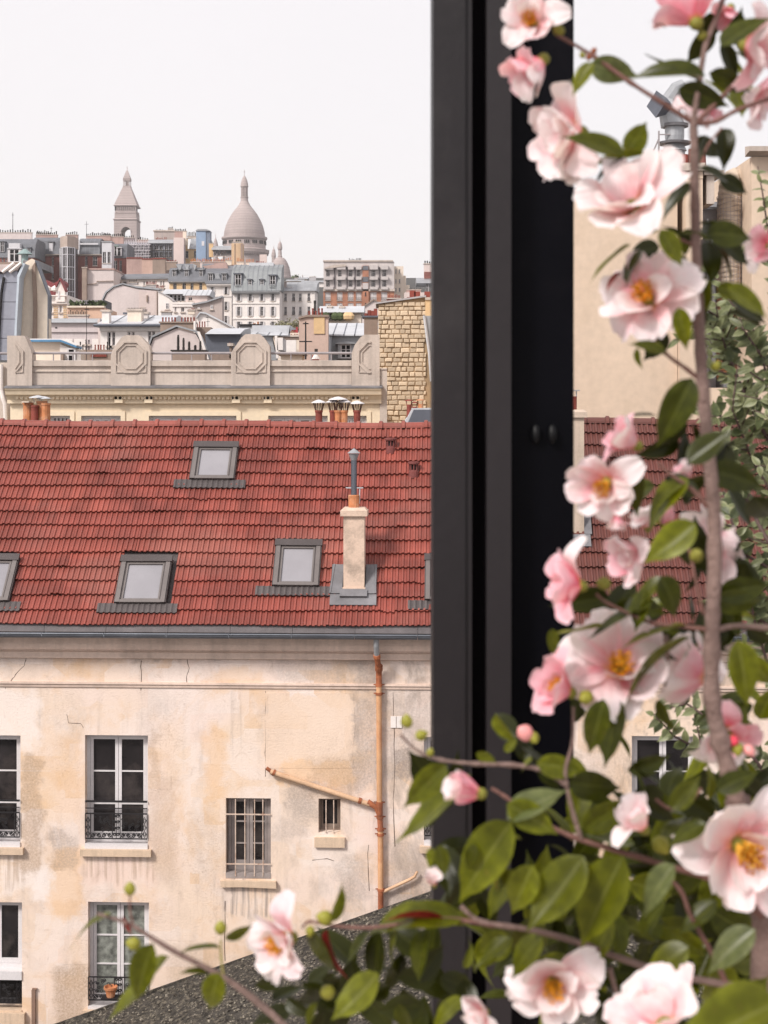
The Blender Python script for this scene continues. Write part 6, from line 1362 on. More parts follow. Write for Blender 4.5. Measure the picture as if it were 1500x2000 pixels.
# cream terrace hut with blue edge
FY = F(105, 50, 0, 0); T = FY.root("rooftop_room", "small cream rooftop room with a blue edged flat roof and a half-glazed door", "building")
b = MB(); b.front([FY.pt(52, 800), FY.pt(158, 800), FY.pt(158, 684), FY.pt(122, 668), FY.pt(52, 667)], 0, .6); put("wall", b, cream_wall, T)
b = MB(); b.front([FY.pt(50, 668), FY.pt(121, 668), FY.pt(152, 680), FY.pt(152, 676), FY.pt(121, 664), FY.pt(50, 664)], -.25, .7); put("roof", b, M("blue_edge", (.09, .22, .38), .5, .15, 3), T)
b = MB(); b.front([FY.pt(50, 664), FY.pt(121, 664), FY.pt(152, 676), FY.pt(152, 674), FY.pt(121, 662), FY.pt(50, 662)], -.2, .75); put("roof_edge", b, white_wall, T)
b = MB(); b.front([FY.pt(118, 800), FY.pt(158, 800), FY.pt(158, 688), FY.pt(118, 672)], -.08, -.001); put("white_side", b, white_wall, T)
win_far(T, FY.x(133), FY.x(149), FY.pt(0, 716)[1], FY.pt(0, 680)[1], -.09, proud=True, n=1, sill_=False)
b = MB(); b.box(FY.x(122), FY.x(127), -.3, -.1, 12, FY.pt(0, 690)[1]); put("post", b, brown_stack, T)
for k in range(5): b = MB(); b.box(FY.x(150 + k * 2), FY.x(150.8 + k * 2), -.1, -.081, 12, FY.pt(0, 692)[1]); put("rib", b, white_wall, T)
Q = Bl("brown chimney wall with red and white pots left of the second pier", 158, 220, 683, 52, brown_stack, depth=.6, name="chimney_wall", cat="chimney"); pots(Q.T, Q.F, (186, 192, 197, 203), 673, 683, .3, .06, terracotta, jit=2); pots(Q.T, Q.F, (152, 157, 162, 210, 214), 671, 683, .3, .05, pot_black, jit=3); b = MB(); b.box(Q.F.x(178), Q.F.x(208), -.05, -.001, Q.z(697), Q.z(690)); put("red_strip", b, terracotta, Q.T)
# aerials
def aerial(px, y0, y1, D, lb, arms=(), r=.02):
    F_ = F(px, D, 0, 0); T = F_.root("aerial", lb, "aerial", None); zb, zt_ = F_.pt(px, y1)[1], F_.pt(px, y0)[1]; T.location.z = zb
    b = MB(); b.cyl((0, 0, 0), (0, 0, zt_ - zb), r, r * .7, 5); put("mast", b, iron, T)
    for y_, w_ in arms: b = MB(); z = F_.pt(px, y_)[1] - zb; h = w_ * D / 3000; b.cyl((-h, 0, z), (h, 0, z), r * .6, n=4); [b.cyl((-h + h * k / 3, -.1, z), (-h + h * k / 3, .25, z), r * .4, n=3) for k in range(7)]; put("cross_arm", b, iron, T)
aerial(169, 598, 712, 49, "thin tall aerial mast between the blue edged roof and the first octagon pier", ((604, 4),), .012)
aerial(597, 628, 702, 47, "dark aerial mast with two cross arms in front of the rose chimney block", ((632, 5), (667, 12)), .03)
aerial(25, 415, 455, 300, "very thin aerial on the far left grey chimney wall", ((420, 2),), .07)
aerial(100, 443, 457, 310, "thin aerial on the brick house left of the glass tower", ((446, 2),), .06)
aerial(169, 432, 462, 312, "thin aerial rising over the brick house right of the glass tower", ((438, 4),), .05)
aerial(406, 615, 638, 72, "small aerial on the white gabled roof", ((620, 4), (628, 3)), .012)
# rooftop shrubs in front of the white houses
def bush(px, py, wpx, hpx, D, lb, n=350, red=0, seed=1):
    F_ = F(px, D, 0, 0); T = F_.root("rooftop_shrub", lb, "shrub", "shrubs on the roof terraces"); rr = random.Random(seed); zb = F_.pt(px, py)[1]; T.location.z = zb; u_ = D / 3000; W_, H_ = wpx * u_, hpx * u_
    st = MB(); cr = MB()
    for k in range(14):
        x = rr.uniform(-W_/2, W_/2) * .7; t = Vector((x + rr.uniform(-.3, .3), rr.uniform(-.5, .5), H_ * rr.uniform(.5, 1))); st.tube([(x * .6, 0, -.4), (x, 0, t.z * .5), tuple(t)], [.03, .02, .008], 4)
        for _ in range(n // 14):
            p = t * rr.uniform(.45, 1.05) + Vector((rr.gauss(0, .22), rr.gauss(0, .2), rr.gauss(0, .15))); s = rr.uniform(.05, .11); a = Vector((rr.uniform(-1, 1), rr.uniform(-1, 1), rr.uniform(-1, 1))).normalized(); c_ = a.orthogonal().normalized(); cr.poly([p - a * s, p + c_ * s * .6, p + a * s, p - c_ * s * .6])
    put("stems", st, brown_stack, T); put("foliage", cr, M("dry_foliage", (.20, .19, .10), .8, .5, 3, 0), T, kind='stuff')
    if red: b = MB(); b.box(-.4, .4, -.3, 0, -.1, .35); put("red_planter", b, M("red_planter", (.42, .06, .07), .7), T)
bush(545, 650, 32, 22, 118, "bare twiggy roof shrub left of the red planter below the white houses", seed=2)
bush(572, 648, 34, 22, 116, "bushy roof shrub with a red planter below the white houses", red=1, seed=3)
bush(560, 660, 36, 8, 100, "low dry plants along the roof terrace edge below the bushes", 200, seed=5)
# far tree line beside the side dome
def tree_far(px, py, w_, h_, D, lb, seed):
    F_ = F(px, D, 0, 0); T = F_.root("hill_tree", lb, "tree", "trees on the hill crest"); rr = random.Random(seed); z0 = g(D); T.location.z = z0; zt_ = F_.pt(px, py)[1] - z0; u_ = D / 3000; b = MB(); b.tube([(0, 0, 0), (.3, 0, zt_ * .6), (0, 0, zt_ * .9)], [.5, .35, .15], 6); put("trunk", b, brown_stack, T); cr = MB()
    for _ in range(900):
        p = Vector((rr.gauss(0, w_ * u_ * .27), rr.gauss(0, 2), zt_ - h_ * u_ * .5 + rr.gauss(0, h_ * u_ * .3))); s = rr.uniform(.3, .7); a = Vector((rr.uniform(-1, 1), rr.uniform(-1, 1), rr.uniform(-1, 1))).normalized(); c_ = a.orthogonal().normalized(); cr.poly([p - a * s, p + c_ * s * .7, p + a * s, p - c_ * s * .7])
    put("crown", cr, foliage_far, T)
tree_far(562, 548, 22, 9, 600, "dark rounded tree on the crest just right of the side dome", 1); tree_far(578, 543, 14, 14, 620, "darker pointed tree on the crest, second right of the side dome", 2); tree_far(598, 552, 18, 8, 560, "low tree on the crest nearest the apartment block", 3)
# ------------------------------------------------------------------ camellia in the foreground
def soft(name, c0, c1, rough, transl, tmul=1.0, spec=.5, edge=None, vein=None, var=.1):
    """two-sided leaf or petal: colour runs from base to tip along UV-like attribute 'u', thin and translucent"""
    m = bpy.data.materials.new(name); m.use_nodes = True; nt = m.node_tree; N = nt.nodes; L = nt.links; bs = N["Principled BSDF"]; out = N["Material Output"]
    at = N.new("ShaderNodeAttribute"); at.attribute_name = 'u'; av = N.new("ShaderNodeAttribute"); av.attribute_name = 'v'
    tc = N.new("ShaderNodeTexCoord"); oi = N.new("ShaderNodeObjectInfo")
    nz = N.new("ShaderNodeTexNoise"); nz.inputs['Scale'].default_value = 3; nz.inputs['Detail'].default_value = 4
    ad = N.new("ShaderNodeVectorMath"); ad.operation = 'ADD'; L.new(tc.outputs['Object'], ad.inputs[0]); L.new(oi.outputs['Random'], ad.inputs[1]); L.new(ad.outputs[0], nz.inputs['Vector'])
    def mr(s, a, b, lo, hi):
        n = N.new("ShaderNodeMapRange"); n.inputs[1].default_value = a; n.inputs[2].default_value = b; n.inputs[3].default_value = lo; n.inputs[4].default_value = hi; L.new(s, n.inputs[0]); return n.outputs[0]
    def mix(f, a, b, mode='MIX'):
        n = N.new("ShaderNodeMix"); n.data_type = 'RGBA'; n.blend_type = mode
        for i, x in ((0, f), (6, a), (7, b)):
            if isinstance(x, (int, float)): n.inputs[i].default_value = x
            elif isinstance(x, tuple): n.inputs[i].default_value = (*x[:3], 1)
            else: L.new(x, n.inputs[i])
        return n.outputs[2]
    def add(a, b):
        n = N.new("ShaderNodeMath"); n.operation = 'ADD'; L.new(a, n.inputs[0]); L.new(b, n.inputs[1]); return n.outputs[0]
    un = add(at.outputs['Fac'], mr(nz.outputs['Fac'], .3, .7, -.18, .18))
    c = mix(mr(un, 0, .75, 0, 1), c0, c1)
    if name.startswith('petal'): c = mix(mr(at.outputs['Fac'], .05, .22, .9, 0), c, (.92, .50, .16))
    if edge: c = mix(mr(add(av.outputs['Fac'], mr(nz.outputs['Fac'], .3, .7, -.3, .3)), .55, 1.1, 0, .75), c, edge)
    if name.startswith('petal'):
        mp = N.new("ShaderNodeMapping"); mp.inputs['Scale'].default_value = (26, 2.5, 2.5); L.new(ad.outputs[0], mp.inputs[0]); n3 = N.new("ShaderNodeTexNoise"); n3.inputs['Scale'].default_value = 1; n3.inputs['Detail'].default_value = 3; L.new(mp.outputs[0], n3.inputs['Vector'])
        c = mix(mr(n3.outputs['Fac'], .5, .75, 0, .22), c, tuple(a * .55 + b * .45 for a, b in zip(c0, c1)))
        n4 = N.new("ShaderNodeTexNoise"); n4.inputs['Scale'].default_value = 6; n4.inputs['Detail'].default_value = 5; L.new(ad.outputs[0], n4.inputs['Vector']); c = mix(mr(n4.outputs['Fac'], .72, .80, 0, .25), c, (.66, .42, .32))
        bpn = N.new("ShaderNodeBump"); bpn.inputs['Strength'].default_value = .35; bpn.inputs['Distance'].default_value = .02; L.new(n3.outputs['Fac'], bpn.inputs['Height']); L.new(bpn.outputs[0], bs.inputs['Normal'])
    else:
        n4 = N.new("ShaderNodeTexNoise"); n4.inputs['Scale'].default_value = 7; n4.inputs['Detail'].default_value = 4; L.new(ad.outputs[0], n4.inputs['Vector']); c = mix(mr(n4.outputs['Fac'], .35, .65, 0, .55), c, tuple(a * .45 for a in c0)); c = mix(mr(n4.outputs['Fac'], .70, .76, 0, .6), c, (.20, .13, .03))
    if vein: c = mix(mr(av.outputs['Fac'], 0.0, .09, .75, 0), c, vein)
    c = mix(1., c, mix(oi.outputs['Random'], (1 - var,)*3, (1 + var,)*3), 'MULTIPLY')
    L.new(c, bs.inputs['Base Color']); bs.inputs['Roughness'].default_value = rough; bs.inputs['Specular IOR Level'].default_value = spec
    tr = N.new("ShaderNodeBsdfTranslucent"); L.new(mix(1., c, (tmul, tmul, tmul * .8), 'MULTIPLY'), tr.inputs[0])
    ms = N.new("ShaderNodeMixShader"); ms.inputs[0].default_value = transl; L.new(bs.outputs[0], ms.inputs[1]); L.new(tr.outputs[0], ms.inputs[2]); L.new(ms.outputs[0], out.inputs[0])
    return m
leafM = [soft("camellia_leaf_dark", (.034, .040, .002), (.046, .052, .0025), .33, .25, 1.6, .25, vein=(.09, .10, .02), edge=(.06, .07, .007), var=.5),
         soft("camellia_leaf_mid", (.078, .086, .003), (.098, .106, .004), .33, .32, 1.6, .25, vein=(.14, .15, .03), edge=(.16, .175, .008), var=.45),
         soft("camellia_leaf_bright", (.12, .13, .006), (.15, .165, .008), .36, .38, 1.5, .3, vein=(.2, .21, .05), edge=(.22, .24, .02), var=.2),
         soft("camellia_leaf_pale", (.09, .11, .03), (.13, .15, .05), .38, .3, 1.3, .5, vein=(.2, .21, .1), edge=(.16, .18, .07), var=.15),
         soft("camellia_leaf_red", (.17, .012, .012), (.26, .03, .025), .4, .35, 1.4, .4, vein=(.3, .12, .06), var=.2)]
petalM = [soft("petal_blush", (.86, .26, .34), (.92, .75, .79), .6, .34, 1.0, .2, edge=(.94, .86, .89), var=.05),
          soft("petal_pink", (.86, .16, .25), (.91, .52, .60), .6, .34, 1.0, .2, edge=(.92, .70, .76), var=.06),
          soft("petal_white", (.90, .42, .48), (.94, .83, .86), .6, .34, 1.0, .2, edge=(.95, .91, .93), var=.04)]
stamM = M("stamen_yellow", (.86, .40, .02), .6, .2, 40, 0, spec=.2, fine=0); stamM2 = M("stamen_filament", (.86, .50, .07), .6, .1, 40, 0, fine=0)
calM = M("calyx_green", (.20, .19, .03), .6, .25, 40, 0, spec=.3); budM = M("bud_yellow_green", (.26, .25, .03), .5, .3, 40, 0, spec=.35); budP = M("bud_pink", (.80, .34, .33), .5, .2, 30, 0, spec=.3); budR = M("bud_brown", (.25, .07, .025), .6, .3, 30, 0)
barkM = M("camellia_bark", (.23, .155, .135), .85, .2, 14, .5, 120, stain=(.20, .12, .11), stain_amt=.6, stain_scale=9, fine=.12); twigM = M("camellia_twig", (.17, .085, .07), .7, .25, 14, .3, 120); twigG = M("camellia_shoot", (.30, .26, .08), .7, .2, 14, .2, 120)
def attr_mesh(mb, U, Vv, name, m, smooth=True):
    me = mb.mesh(name, m, smooth)
    for nm, vals in (("u", U), ("v", Vv)):
        a = me.attributes.new(nm, 'FLOAT', 'POINT'); a.data.foreach_set('value', vals)
    return me
def leaf_mesh(seed, m, wd=.25, curl=.25, fold=.3):
    rr = random.Random(seed); mb = MB(); U = []; Vv = []; NL, NW = 12, 3
    tw = rr.uniform(-.25, .25); side = rr.uniform(-.12, .12); wave = rr.uniform(.004, .016); ph_ = rr.uniform(0, 6)
    for i in range(NL + 1):
        t = i / NL; w_ = wd * (sin(pi * min(1, t ** .80)) ** .80) * (1 - .32 * t) * 1.12 if 0 < t < 1 else .002
        if i == NL: w_ = .003
        if .8 < t < 1: w_ *= .72 if t < .88 else .5
        for j in range(-NW, NW + 1):
            s = j / NW; x = s * w_ + side * t * t; z = abs(s) * w_ * fold * (1 - .3 * abs(s)) - curl * t * t + wave * sin(9 * t + ph_) * abs(s) + s * w_ * tw * t
            mb.v.append((x, t, z)); U.append(t); Vv.append(abs(s))
    n = 2 * NW + 1
    for i in range(NL):
        for j in range(n - 1): a = i * n + j; mb.f.append((a, a + 1, a + n + 1, a + n)); mb.t.append(0)
    return attr_mesh(mb, U, Vv, "leaf", m)
LM = [[leaf_mesh(10 * k + s, leafM[k], wd=(.245, .28, .22, .26)[s % 4], curl=(.18, .42, .3, -.1)[s % 4], fold=(.45, .25, .7, .4)[s % 4]) for s in range(4)] for k in range(5)]
def petal_mesh(seed, m, wd=.36, cup=.5, recurve=.2, notch=.06):
    rr = random.Random(seed); mb = MB(); U = []; Vv = []; NL, NW = 11, 5; ph_ = rr.uniform(0, 6); wv_ = rr.uniform(.012, .035); off = rr.uniform(-.1, .1)
    for i in range(NL + 1):
        t = i / NL; w_ = wd * (.22 + .78 * sin(pi * .5 * min(1, t * 1.45)) ** 1.1) * (1 if t < .78 else sqrt(max(.0, 1 - ((t - .78) / .245) ** 2)) * .97 + .03)
        for j in range(-NW, NW + 1):
            s = j / NW; x = s * w_ + off * t * t; y = t * (1 - notch * (1 - abs(s)) * (t > .95)) + .02 * sin(8 * s + ph_) * t
            z = cup * (s * s) * w_ * .9 + cup * .35 * t * t - recurve * max(0, t - .55) ** 2 * 2.4 + wv_ * sin(5 * s + 6 * t + ph_) * t + .008 * sin(9 * s + ph_ * 2) * t * t
            if t > .6: y += .014 * sin(6 * s + ph_) * (t - .6) * 2.5
            mb.v.append((x, y, z)); U.append(t); Vv.append(max(abs(s) * t, t ** 5))
    n = 2 * NW + 1
    for i in range(NL):
        for j in range(n - 1): a = i * n + j; mb.f.append((a, a + 1, a + n + 1, a + n)); mb.t.append(0)
    return attr_mesh(mb, U, Vv, "petal", m)
PM = [[petal_mesh(50 * k + s, petalM[k], wd=(.46, .42, .50, .38, .45)[s % 5], cup=(.5, .35, .6, .3, .75)[s % 5], recurve=(.3, .8, .1, 1.1, .5)[s % 5], notch=(.08, .02, .14, .05, .1)[s % 5]) for s in range(5)] for k in range(3)]
def stamen_mesh(seed):
    rr = random.Random(seed); mb = MB()
    for k in range(46):
        a = rr.uniform(0, 2 * pi); r0 = .07 * sqrt(rr.random()); r1 = r0 + rr.uniform(.04, .12); h = rr.uniform(.36, .50); p0 = Vector((r0 * cos(a), r0 * sin(a), 0)); p1 = Vector((r1 * cos(a), r1 * sin(a), h)); mb.tube([p0, p0.lerp(p1, .5) + Vector((0, 0, .03)), p1], .010, 3, False)
    return mb.mesh("stamens", stamM2, True)
def anther_mesh(seed):
    rr = random.Random(seed); mb = MB()
    for k in range(60):
        a = rr.uniform(0, 2 * pi); r1 = .19 * sqrt(rr.random()); h = rr.uniform(.38, .50); p = Vector((r1 * cos(a), r1 * sin(a), h)); d = .024; mb.poly([p + Vector((-d, 0, 0)), p + Vector((0, -d, 0)), p + Vector((d, 0, 0)), p + Vector((0, 0, d * 1.5))]); mb.poly([p + Vector((-d, 0, 0)), p + Vector((0, d, 0)), p + Vector((d, 0, 0)), p + Vector((0, 0, d * 1.5))]); mb.poly([p + Vector((-d, 0, 0)), p + Vector((0, -d, 0)), p + Vector((d, 0, 0)), p + Vector((0, d, 0))])
    return mb.mesh("anthers", stamM, False)
SM = stamen_mesh(1); AM = anther_mesh(2)
_c = MB(); _c.lathe([(.02, -.16), (.10, -.13), (.155, -.05), (.16, .05), (.12, .14), (.10, .15)], 0, 0, 12); CAL = _c.mesh("flower", calM, True)
BD = 1.34
def P3(px, py, D=BD): return Vector(((px - 750) / 3000 * D, D, CZ - (py - 800) / 3000 * D))
CR = thing("camellia_shrub", "tall camellia shrub with pale pink flowers and glossy leaves before the window post", "shrub", (.372, 1.36, 16.4))
C0 = Vector(CR.location)
def frame_mat(y, z, sc, loc):
    y = y.normalized(); z = (z - y * z.dot(y)).normalized(); x = y.cross(z); m = Matrix((x, y, z)).transposed() @ Matrix.Scale(sc, 3); m = m.to_4x4(); m.translation = loc; return m
def lobj(name, me, M4, par):
    o = bpy.data.objects.new(name, me); COL.objects.link(o); o.parent = par; o.matrix_local = M4; return o
TOCAM = Vector((0, -1, 0))
nleaf = [0]; LX = MB(); LU = []; LV = []
def leaf(x0, y0, x1, y1, roll=0., k=1, d0=BD, d1=None, s=None, tilt=0.):
    a, b = P3(x0, y0, d0), P3(x1, y1, d0 + tilt if d1 is None else d1); d = b - a; q = Matrix.Rotation(radians(roll), 3, d.normalized()) @ (TOCAM * .8 + Vector((0, 0, .6)))
    if abs(q.normalized().dot(d.normalized())) > .98: q = TOCAM
    me = LM[k][(nleaf[0] if s is None else s) % 4]; M4 = frame_mat(d, q, d.length, a - C0); nleaf[0] += 1
    if nleaf[0] <= 300: lobj("leaf", me, M4, CR); return
    b0 = len(LX.v)
    for v in me.vertices: LX.v.append(tuple(M4 @ v.co))
    LU.extend(x.value for x in me.attributes['u'].data); LV.extend(x.value for x in me.attributes['v'].data)
    for p in me.polygons: LX.f.append(tuple(b0 + i for i in p.vertices))
frr = random.Random(21)
def flower(px, py, size, ax, openn=55, n=7, k=0, D=BD, stam=True, seed=0, spread=360, roll0=0, inner=True, label=None):
    """ax: where the flower looks, as (right, up, towards camera)"""
    rr = random.Random(seed * 7 + 3); A_ = Vector((ax[0], -ax[2], ax[1])).normalized(); S = size / 2 / 3000 * D * 1.16
    t = A_.orthogonal().normalized(); b_ = A_.cross(t); c = P3(px, py, D) - A_ * S * .25
    fo = lobj("flower", CAL, frame_mat(t, A_, S, c - C0), CR)
    inv = (frame_mat(t, A_, S, c)).inverted()
    def pet(me, ang, op, sc):
        rad = t * cos(ang) + b_ * sin(ang); y = A_ * cos(op) + rad * sin(op); z = (A_ * sin(op) - rad * cos(op)); o = bpy.data.objects.new("petal", me); COL.objects.link(o); o.parent = fo; o.matrix_local = inv @ frame_mat(y, z, S * sc, c + rad * S * .05)
    n = max(4, n - 1)
    for i in range(n):
        ang = radians(roll0 + spread * i / n + rr.uniform(-14, 14)); pet(PM[k if rr.random() < .75 else (k + 1) % 3][(i + seed) % 5], ang, radians(openn + rr.uniform(-14, 14)), rr.uniform(.88, 1.12))
    if inner:
        for i in range(max(2, n // 2) if not stam else 2):
            ang = radians(roll0 + 30 + 360 * i / max(2, n // 2) + rr.uniform(-25, 25)); pet(PM[k][(i + seed + 2) % 5], ang, radians(max(8, openn * .5 + rr.uniform(-10, 10))), rr.uniform(.62, .8))
    if stam:
        for nm, me in (("stamens", SM), ("anthers", AM)):
            o = bpy.data.objects.new(nm, me); COL.objects.link(o); o.parent = fo; o.matrix_local = inv @ frame_mat(t, A_, S * 1.25, c + A_ * S * .02)
    return fo
budmesh = {}
def bud(px, py, size, ax, m=budM, D=BD, L_=1.5):
    A_ = Vector((ax[0], -ax[2], ax[1])).normalized(); S = size / 2 / 3000 * D * .82
    if m.name not in budmesh:
        b = MB(); b.lathe([(.15, -1.05), (.62, -.9), (.95, -.35), (1, .1), (.82, .65), (.45, 1.15), (.1, 1.4)], 0, 0, 14)
        for k in range(5):
            a = k * 2 * pi / 5
            b.tube([(.95 * cos(a), .95 * sin(a), -.5), (1.03 * cos(a + .15), 1.03 * sin(a + .15), .1), (.75 * cos(a + .3), .75 * sin(a + .3), .85)], [.06, .09, .03], 4)
        budmesh[m.name] = b.mesh("bud", m, True)
    lobj("bud", budmesh[m.name], frame_mat(A_.orthogonal(), A_, S, P3(px, py, D) - C0), CR)
def stem(pts, r, m=barkM, name="stem"):
    out = []; rad = []; n = len(pts)
    for i in range(n - 1):                                  # Catmull-Rom through the bearings
        p0, p1, p2, p3 = (P3(*pts[max(i - 1, 0)]), P3(*pts[i]), P3(*pts[i + 1]), P3(*pts[min(i + 2, n - 1)]))
        for k in range(5):
            t = k / 5; q = .5 * ((2 * p1) + (p2 - p0) * t + (2 * p0 - 5 * p1 + 4 * p2 - p3) * t * t + (3 * p1 - p0 - 3 * p2 + p3) * t ** 3)
            out.append(q - C0); rad.append((r[0] + (r[1] - r[0]) * (i + t) / (n - 1)) * frr.uniform(.72, .92) * (1.25 if k == 0 and frr.random() < .4 else 1))
    out.append(P3(*pts[-1]) - C0); rad.append(r[1])
    b = MB(); b.tube(out, rad, 9); return put(name, b, m, CR, smooth=True)
TR = put("trunk", (lambda b: b)(MB().tube([Vector((0, .02, 0)), Vector((.01, .0, .5)), P3(1500, 2030, 1.36) - C0, P3(1492, 1900, 1.36) - C0, P3(1494, 1800, 1.36) - C0, P3(1475, 1690, 1.36) - C0, P3(1440, 1560, 1.36) - C0], [.018, .016, .0125, .012, .0115, .011, .0115], 10)), barkM, CR, smooth=True)
stem([(1442, 1575), (1425, 1510), (1408, 1450), (1392, 1370), (1390, 1280), (1393, 1180), (1396, 1080), (1394, 980), (1383, 870), (1373, 760), (1366, 640), (1361, 520), (1358, 400), (1356, 300), (1354, 230)], (.0105, .0042))
stem([(1354, 240), (1300, 205), (1230, 160), (1160, 110), (1088, 68)], (.0028, .0019), twigM)
stem([(1354, 240), (1395, 238), (1440, 215), (1510, 190)], (.0030, .0022), twigM); stem([(1362, 238), (1410, 190), (1450, 150), (1515, 95)], (.0030, .0022), twigM); stem([(1355, 235), (1366, 160), (1378, 90), (1405, 20), (1418, -20)], (.0034, .0026), barkM)
stem([(1375, 300), (1385, 280), (1410, 250)], (.0012, .0012), twigM)
stem([(1356, 480), (1320, 465), (1290, 470)], (.002, .0012), twigM); stem([(1372, 745), (1340, 720), (1300, 690), (1270, 650)], (.0028, .0014), twigM); stem([(1385, 990), (1350, 955), (1315, 930), (1285, 905)], (.0028, .0016), twigM)
stem([(1388, 1230), (1340, 1225), (1270, 1215), (1190, 1180), (1165, 1160)], (.0026, .0014), twigM); stem([(1392, 1232), (1440, 1222), (1510, 1228)], (.0030, .0032), barkM); stem([(1345, 1070), (1352, 1100), (1365, 1160), (1375, 1200)], (.0014, .0018), twigM)
stem([(1300, 1240), (1303, 1290), (1298, 1340)], (.003, .0016), barkM)
stem([(1490, 1790), (1440, 1745), (1385, 1715), (1300, 1690), (1200, 1660), (1120, 1635), (1050, 1600), (985, 1555), (960, 1540)], (.0042, .0018), twigM)
stem([(1135, 1640), (1120, 1590), (1108, 1540), (1105, 1500), (1118, 1450), (1120, 1380)], (.0028, .0014), barkM); stem([(1108, 1535), (1060, 1505), (1000, 1494), (930, 1492), (860, 1484), (815, 1466), (782, 1435)], (.0028, .0015), barkM)
stem([(1280, 1560), (1310, 1580), (1345, 1570), (1370, 1540)], (.002, .0014), twigM)
stem([(640, 2120), (570, 2020), (500, 1955), (430, 1905), (340, 1858), (265, 1812), (235, 1798), (190, 1785)], (.0042, .0016), barkM); stem([(262, 1812), (254, 1780), (254, 1750)], (.0014, .001), twigM); stem([(436, 1905), (432, 1870), (431, 1835)], (.0014, .001), twigG)
stem([(1500, 1935), (1300, 1900), (1120, 1838), (1030, 1815), (940, 1800), (900, 1770)], (.0042, .0024), barkM); stem([(965, 1808), (880, 1795), (800, 1803), (720, 1812), (650, 1808), (605, 1800), (590, 1812)], (.0026, .0012), twigM)
stem([(1470, 2020), (1430, 1950), (1400, 1880), (1350, 1790), (1330, 1740), (1290, 1700)], (.0034, .0022), twigM); stem([(1215, 1960), (1230, 2030)], (.004, .004), barkM); stem([(1190, 1890), (1215, 1960), (1245, 1930), (1255, 1890)], (.003, .0015), barkM)
# the blossoms
F_ = flower
F_(1038, 42, 118, (-.35, .15, .9), 58, 6, 2, seed=1); F_(1048, 128, 135, (-.65, -.6, .15), 34, 6, 1, stam=False, seed=2)
F_(1110, 262, 185, (-.85, -.1, .35), 62, 8, 2, stam=False, seed=3); F_(1350, 30, 150, (-.35, .75, -.35), 50, 6, 1, stam=False, seed=4); F_(1475, 90, 150, (.4, -.1, .3), 60, 6, 0, stam=False, seed=5, D=1.30)
F_(1370, 195, 120, (-.3, -.5, -.4), 60, 6, 0, stam=False, seed=6, D=1.40); F_(1480, 190, 110, (.5, -.3, .3), 55, 6, 0, stam=False, seed=16, D=1.40)
F_(1228, 388, 200, (-.25, .45, .45), 72, 7, 2, stam=False, seed=7, D=1.31); F_(1262, 578, 175, (-.35, .25, .75), 80, 8, 2, seed=8, D=1.33)
F_(1232, 862, 118, (-.7, .45, .1), 40, 6, 1, stam=False, seed=9); F_(1182, 948, 135, (-.45, -.25, .8), 66, 7, 2, seed=10); F_(1205, 1010, 60, (-.1, -1, .2), 25, 4, 0, stam=False, seed=30)
F_(1118, 1142, 138, (-.85, .15, .25), 46, 7, 1, stam=False, seed=11, D=1.32); F_(1245, 1085, 130, (-.7, -.15, .2), 48, 6, 0, stam=False, seed=12, D=1.38); F_(1262, 1022, 80, (-.3, .8, .2), 40, 5, 2, stam=False, seed=31, D=1.40)
F_(1385, 1062, 135, (.5, .15, -.2), 66, 6, 2, stam=False, seed=13, D=1.40); F_(1100, 1345, 130, (-.75, .45, .25), 48, 6, 1, stam=True, seed=14); F_(1212, 1302, 185, (-.05, .35, .85), 76, 8, 2, seed=15, D=1.35)
F_(1365, 1312, 160, (-.4, .1, -.3), 62, 7, 2, stam=False, seed=17, D=1.38); F_(1420, 1440, 130, (.0, -.2, .3), 74, 6, 1, stam=False, seed=18, D=1.39); F_(1495, 480, 90, (-.5, .1, .3), 60, 6, 1, stam=False, seed=19, D=1.45)
F_(922, 1547, 128, (-.9, .2, .15), 27, 6, 1, stam=False, seed=20, inner=True, D=1.25); F_(1250, 1608, 120, (-.55, .75, .2), 34, 5, 2, stam=False, seed=21, D=1.32); F_(1455, 1660, 215, (.15, -.1, .95), 78, 8, 2, seed=22, D=1.28)
F_(1082, 1925, 160, (-.1, .0, .9), 68, 7, 2, seed=23, D=1.30); F_(940, 1985, 90, (-.5, -.2, .5), 60, 6, 2, stam=False, seed=24, D=1.32); F_(1290, 1985, 210, (-.3, .6, .2), 62, 6, 2, stam=False, seed=25, D=1.20)
F_(552, 1838, 150, (-.72, -.05, .7), 60, 7, 2, seed=26); F_(1215, 1712, 78, (-.6, -.6, .2), 25, 4, 1, stam=False, seed=27, D=1.36); F_(846, 1722, 62, (-.2, .8, .3), 30, 4, 2, stam=False, seed=28); F_(1340, 930, 70, (-.3, .6, .1), 40, 5, 0, stam=False, seed=29, D=1.42)
F_(1425, 25, 90, (-.2, -.7, .3), 50, 5, 1, stam=False, seed=41, D=1.42); F_(1120, 330, 70, (-.2, -.9, .2), 35, 4, 2, stam=False, seed=42, D=1.37); F_(1425, 1075, 90, (.6, .3, .2), 60, 5, 2, stam=False, seed=43, D=1.42); F_(1315, 1020, 60, (-.6, .5, .2), 35, 4, 1, stam=False, seed=44, D=1.40)
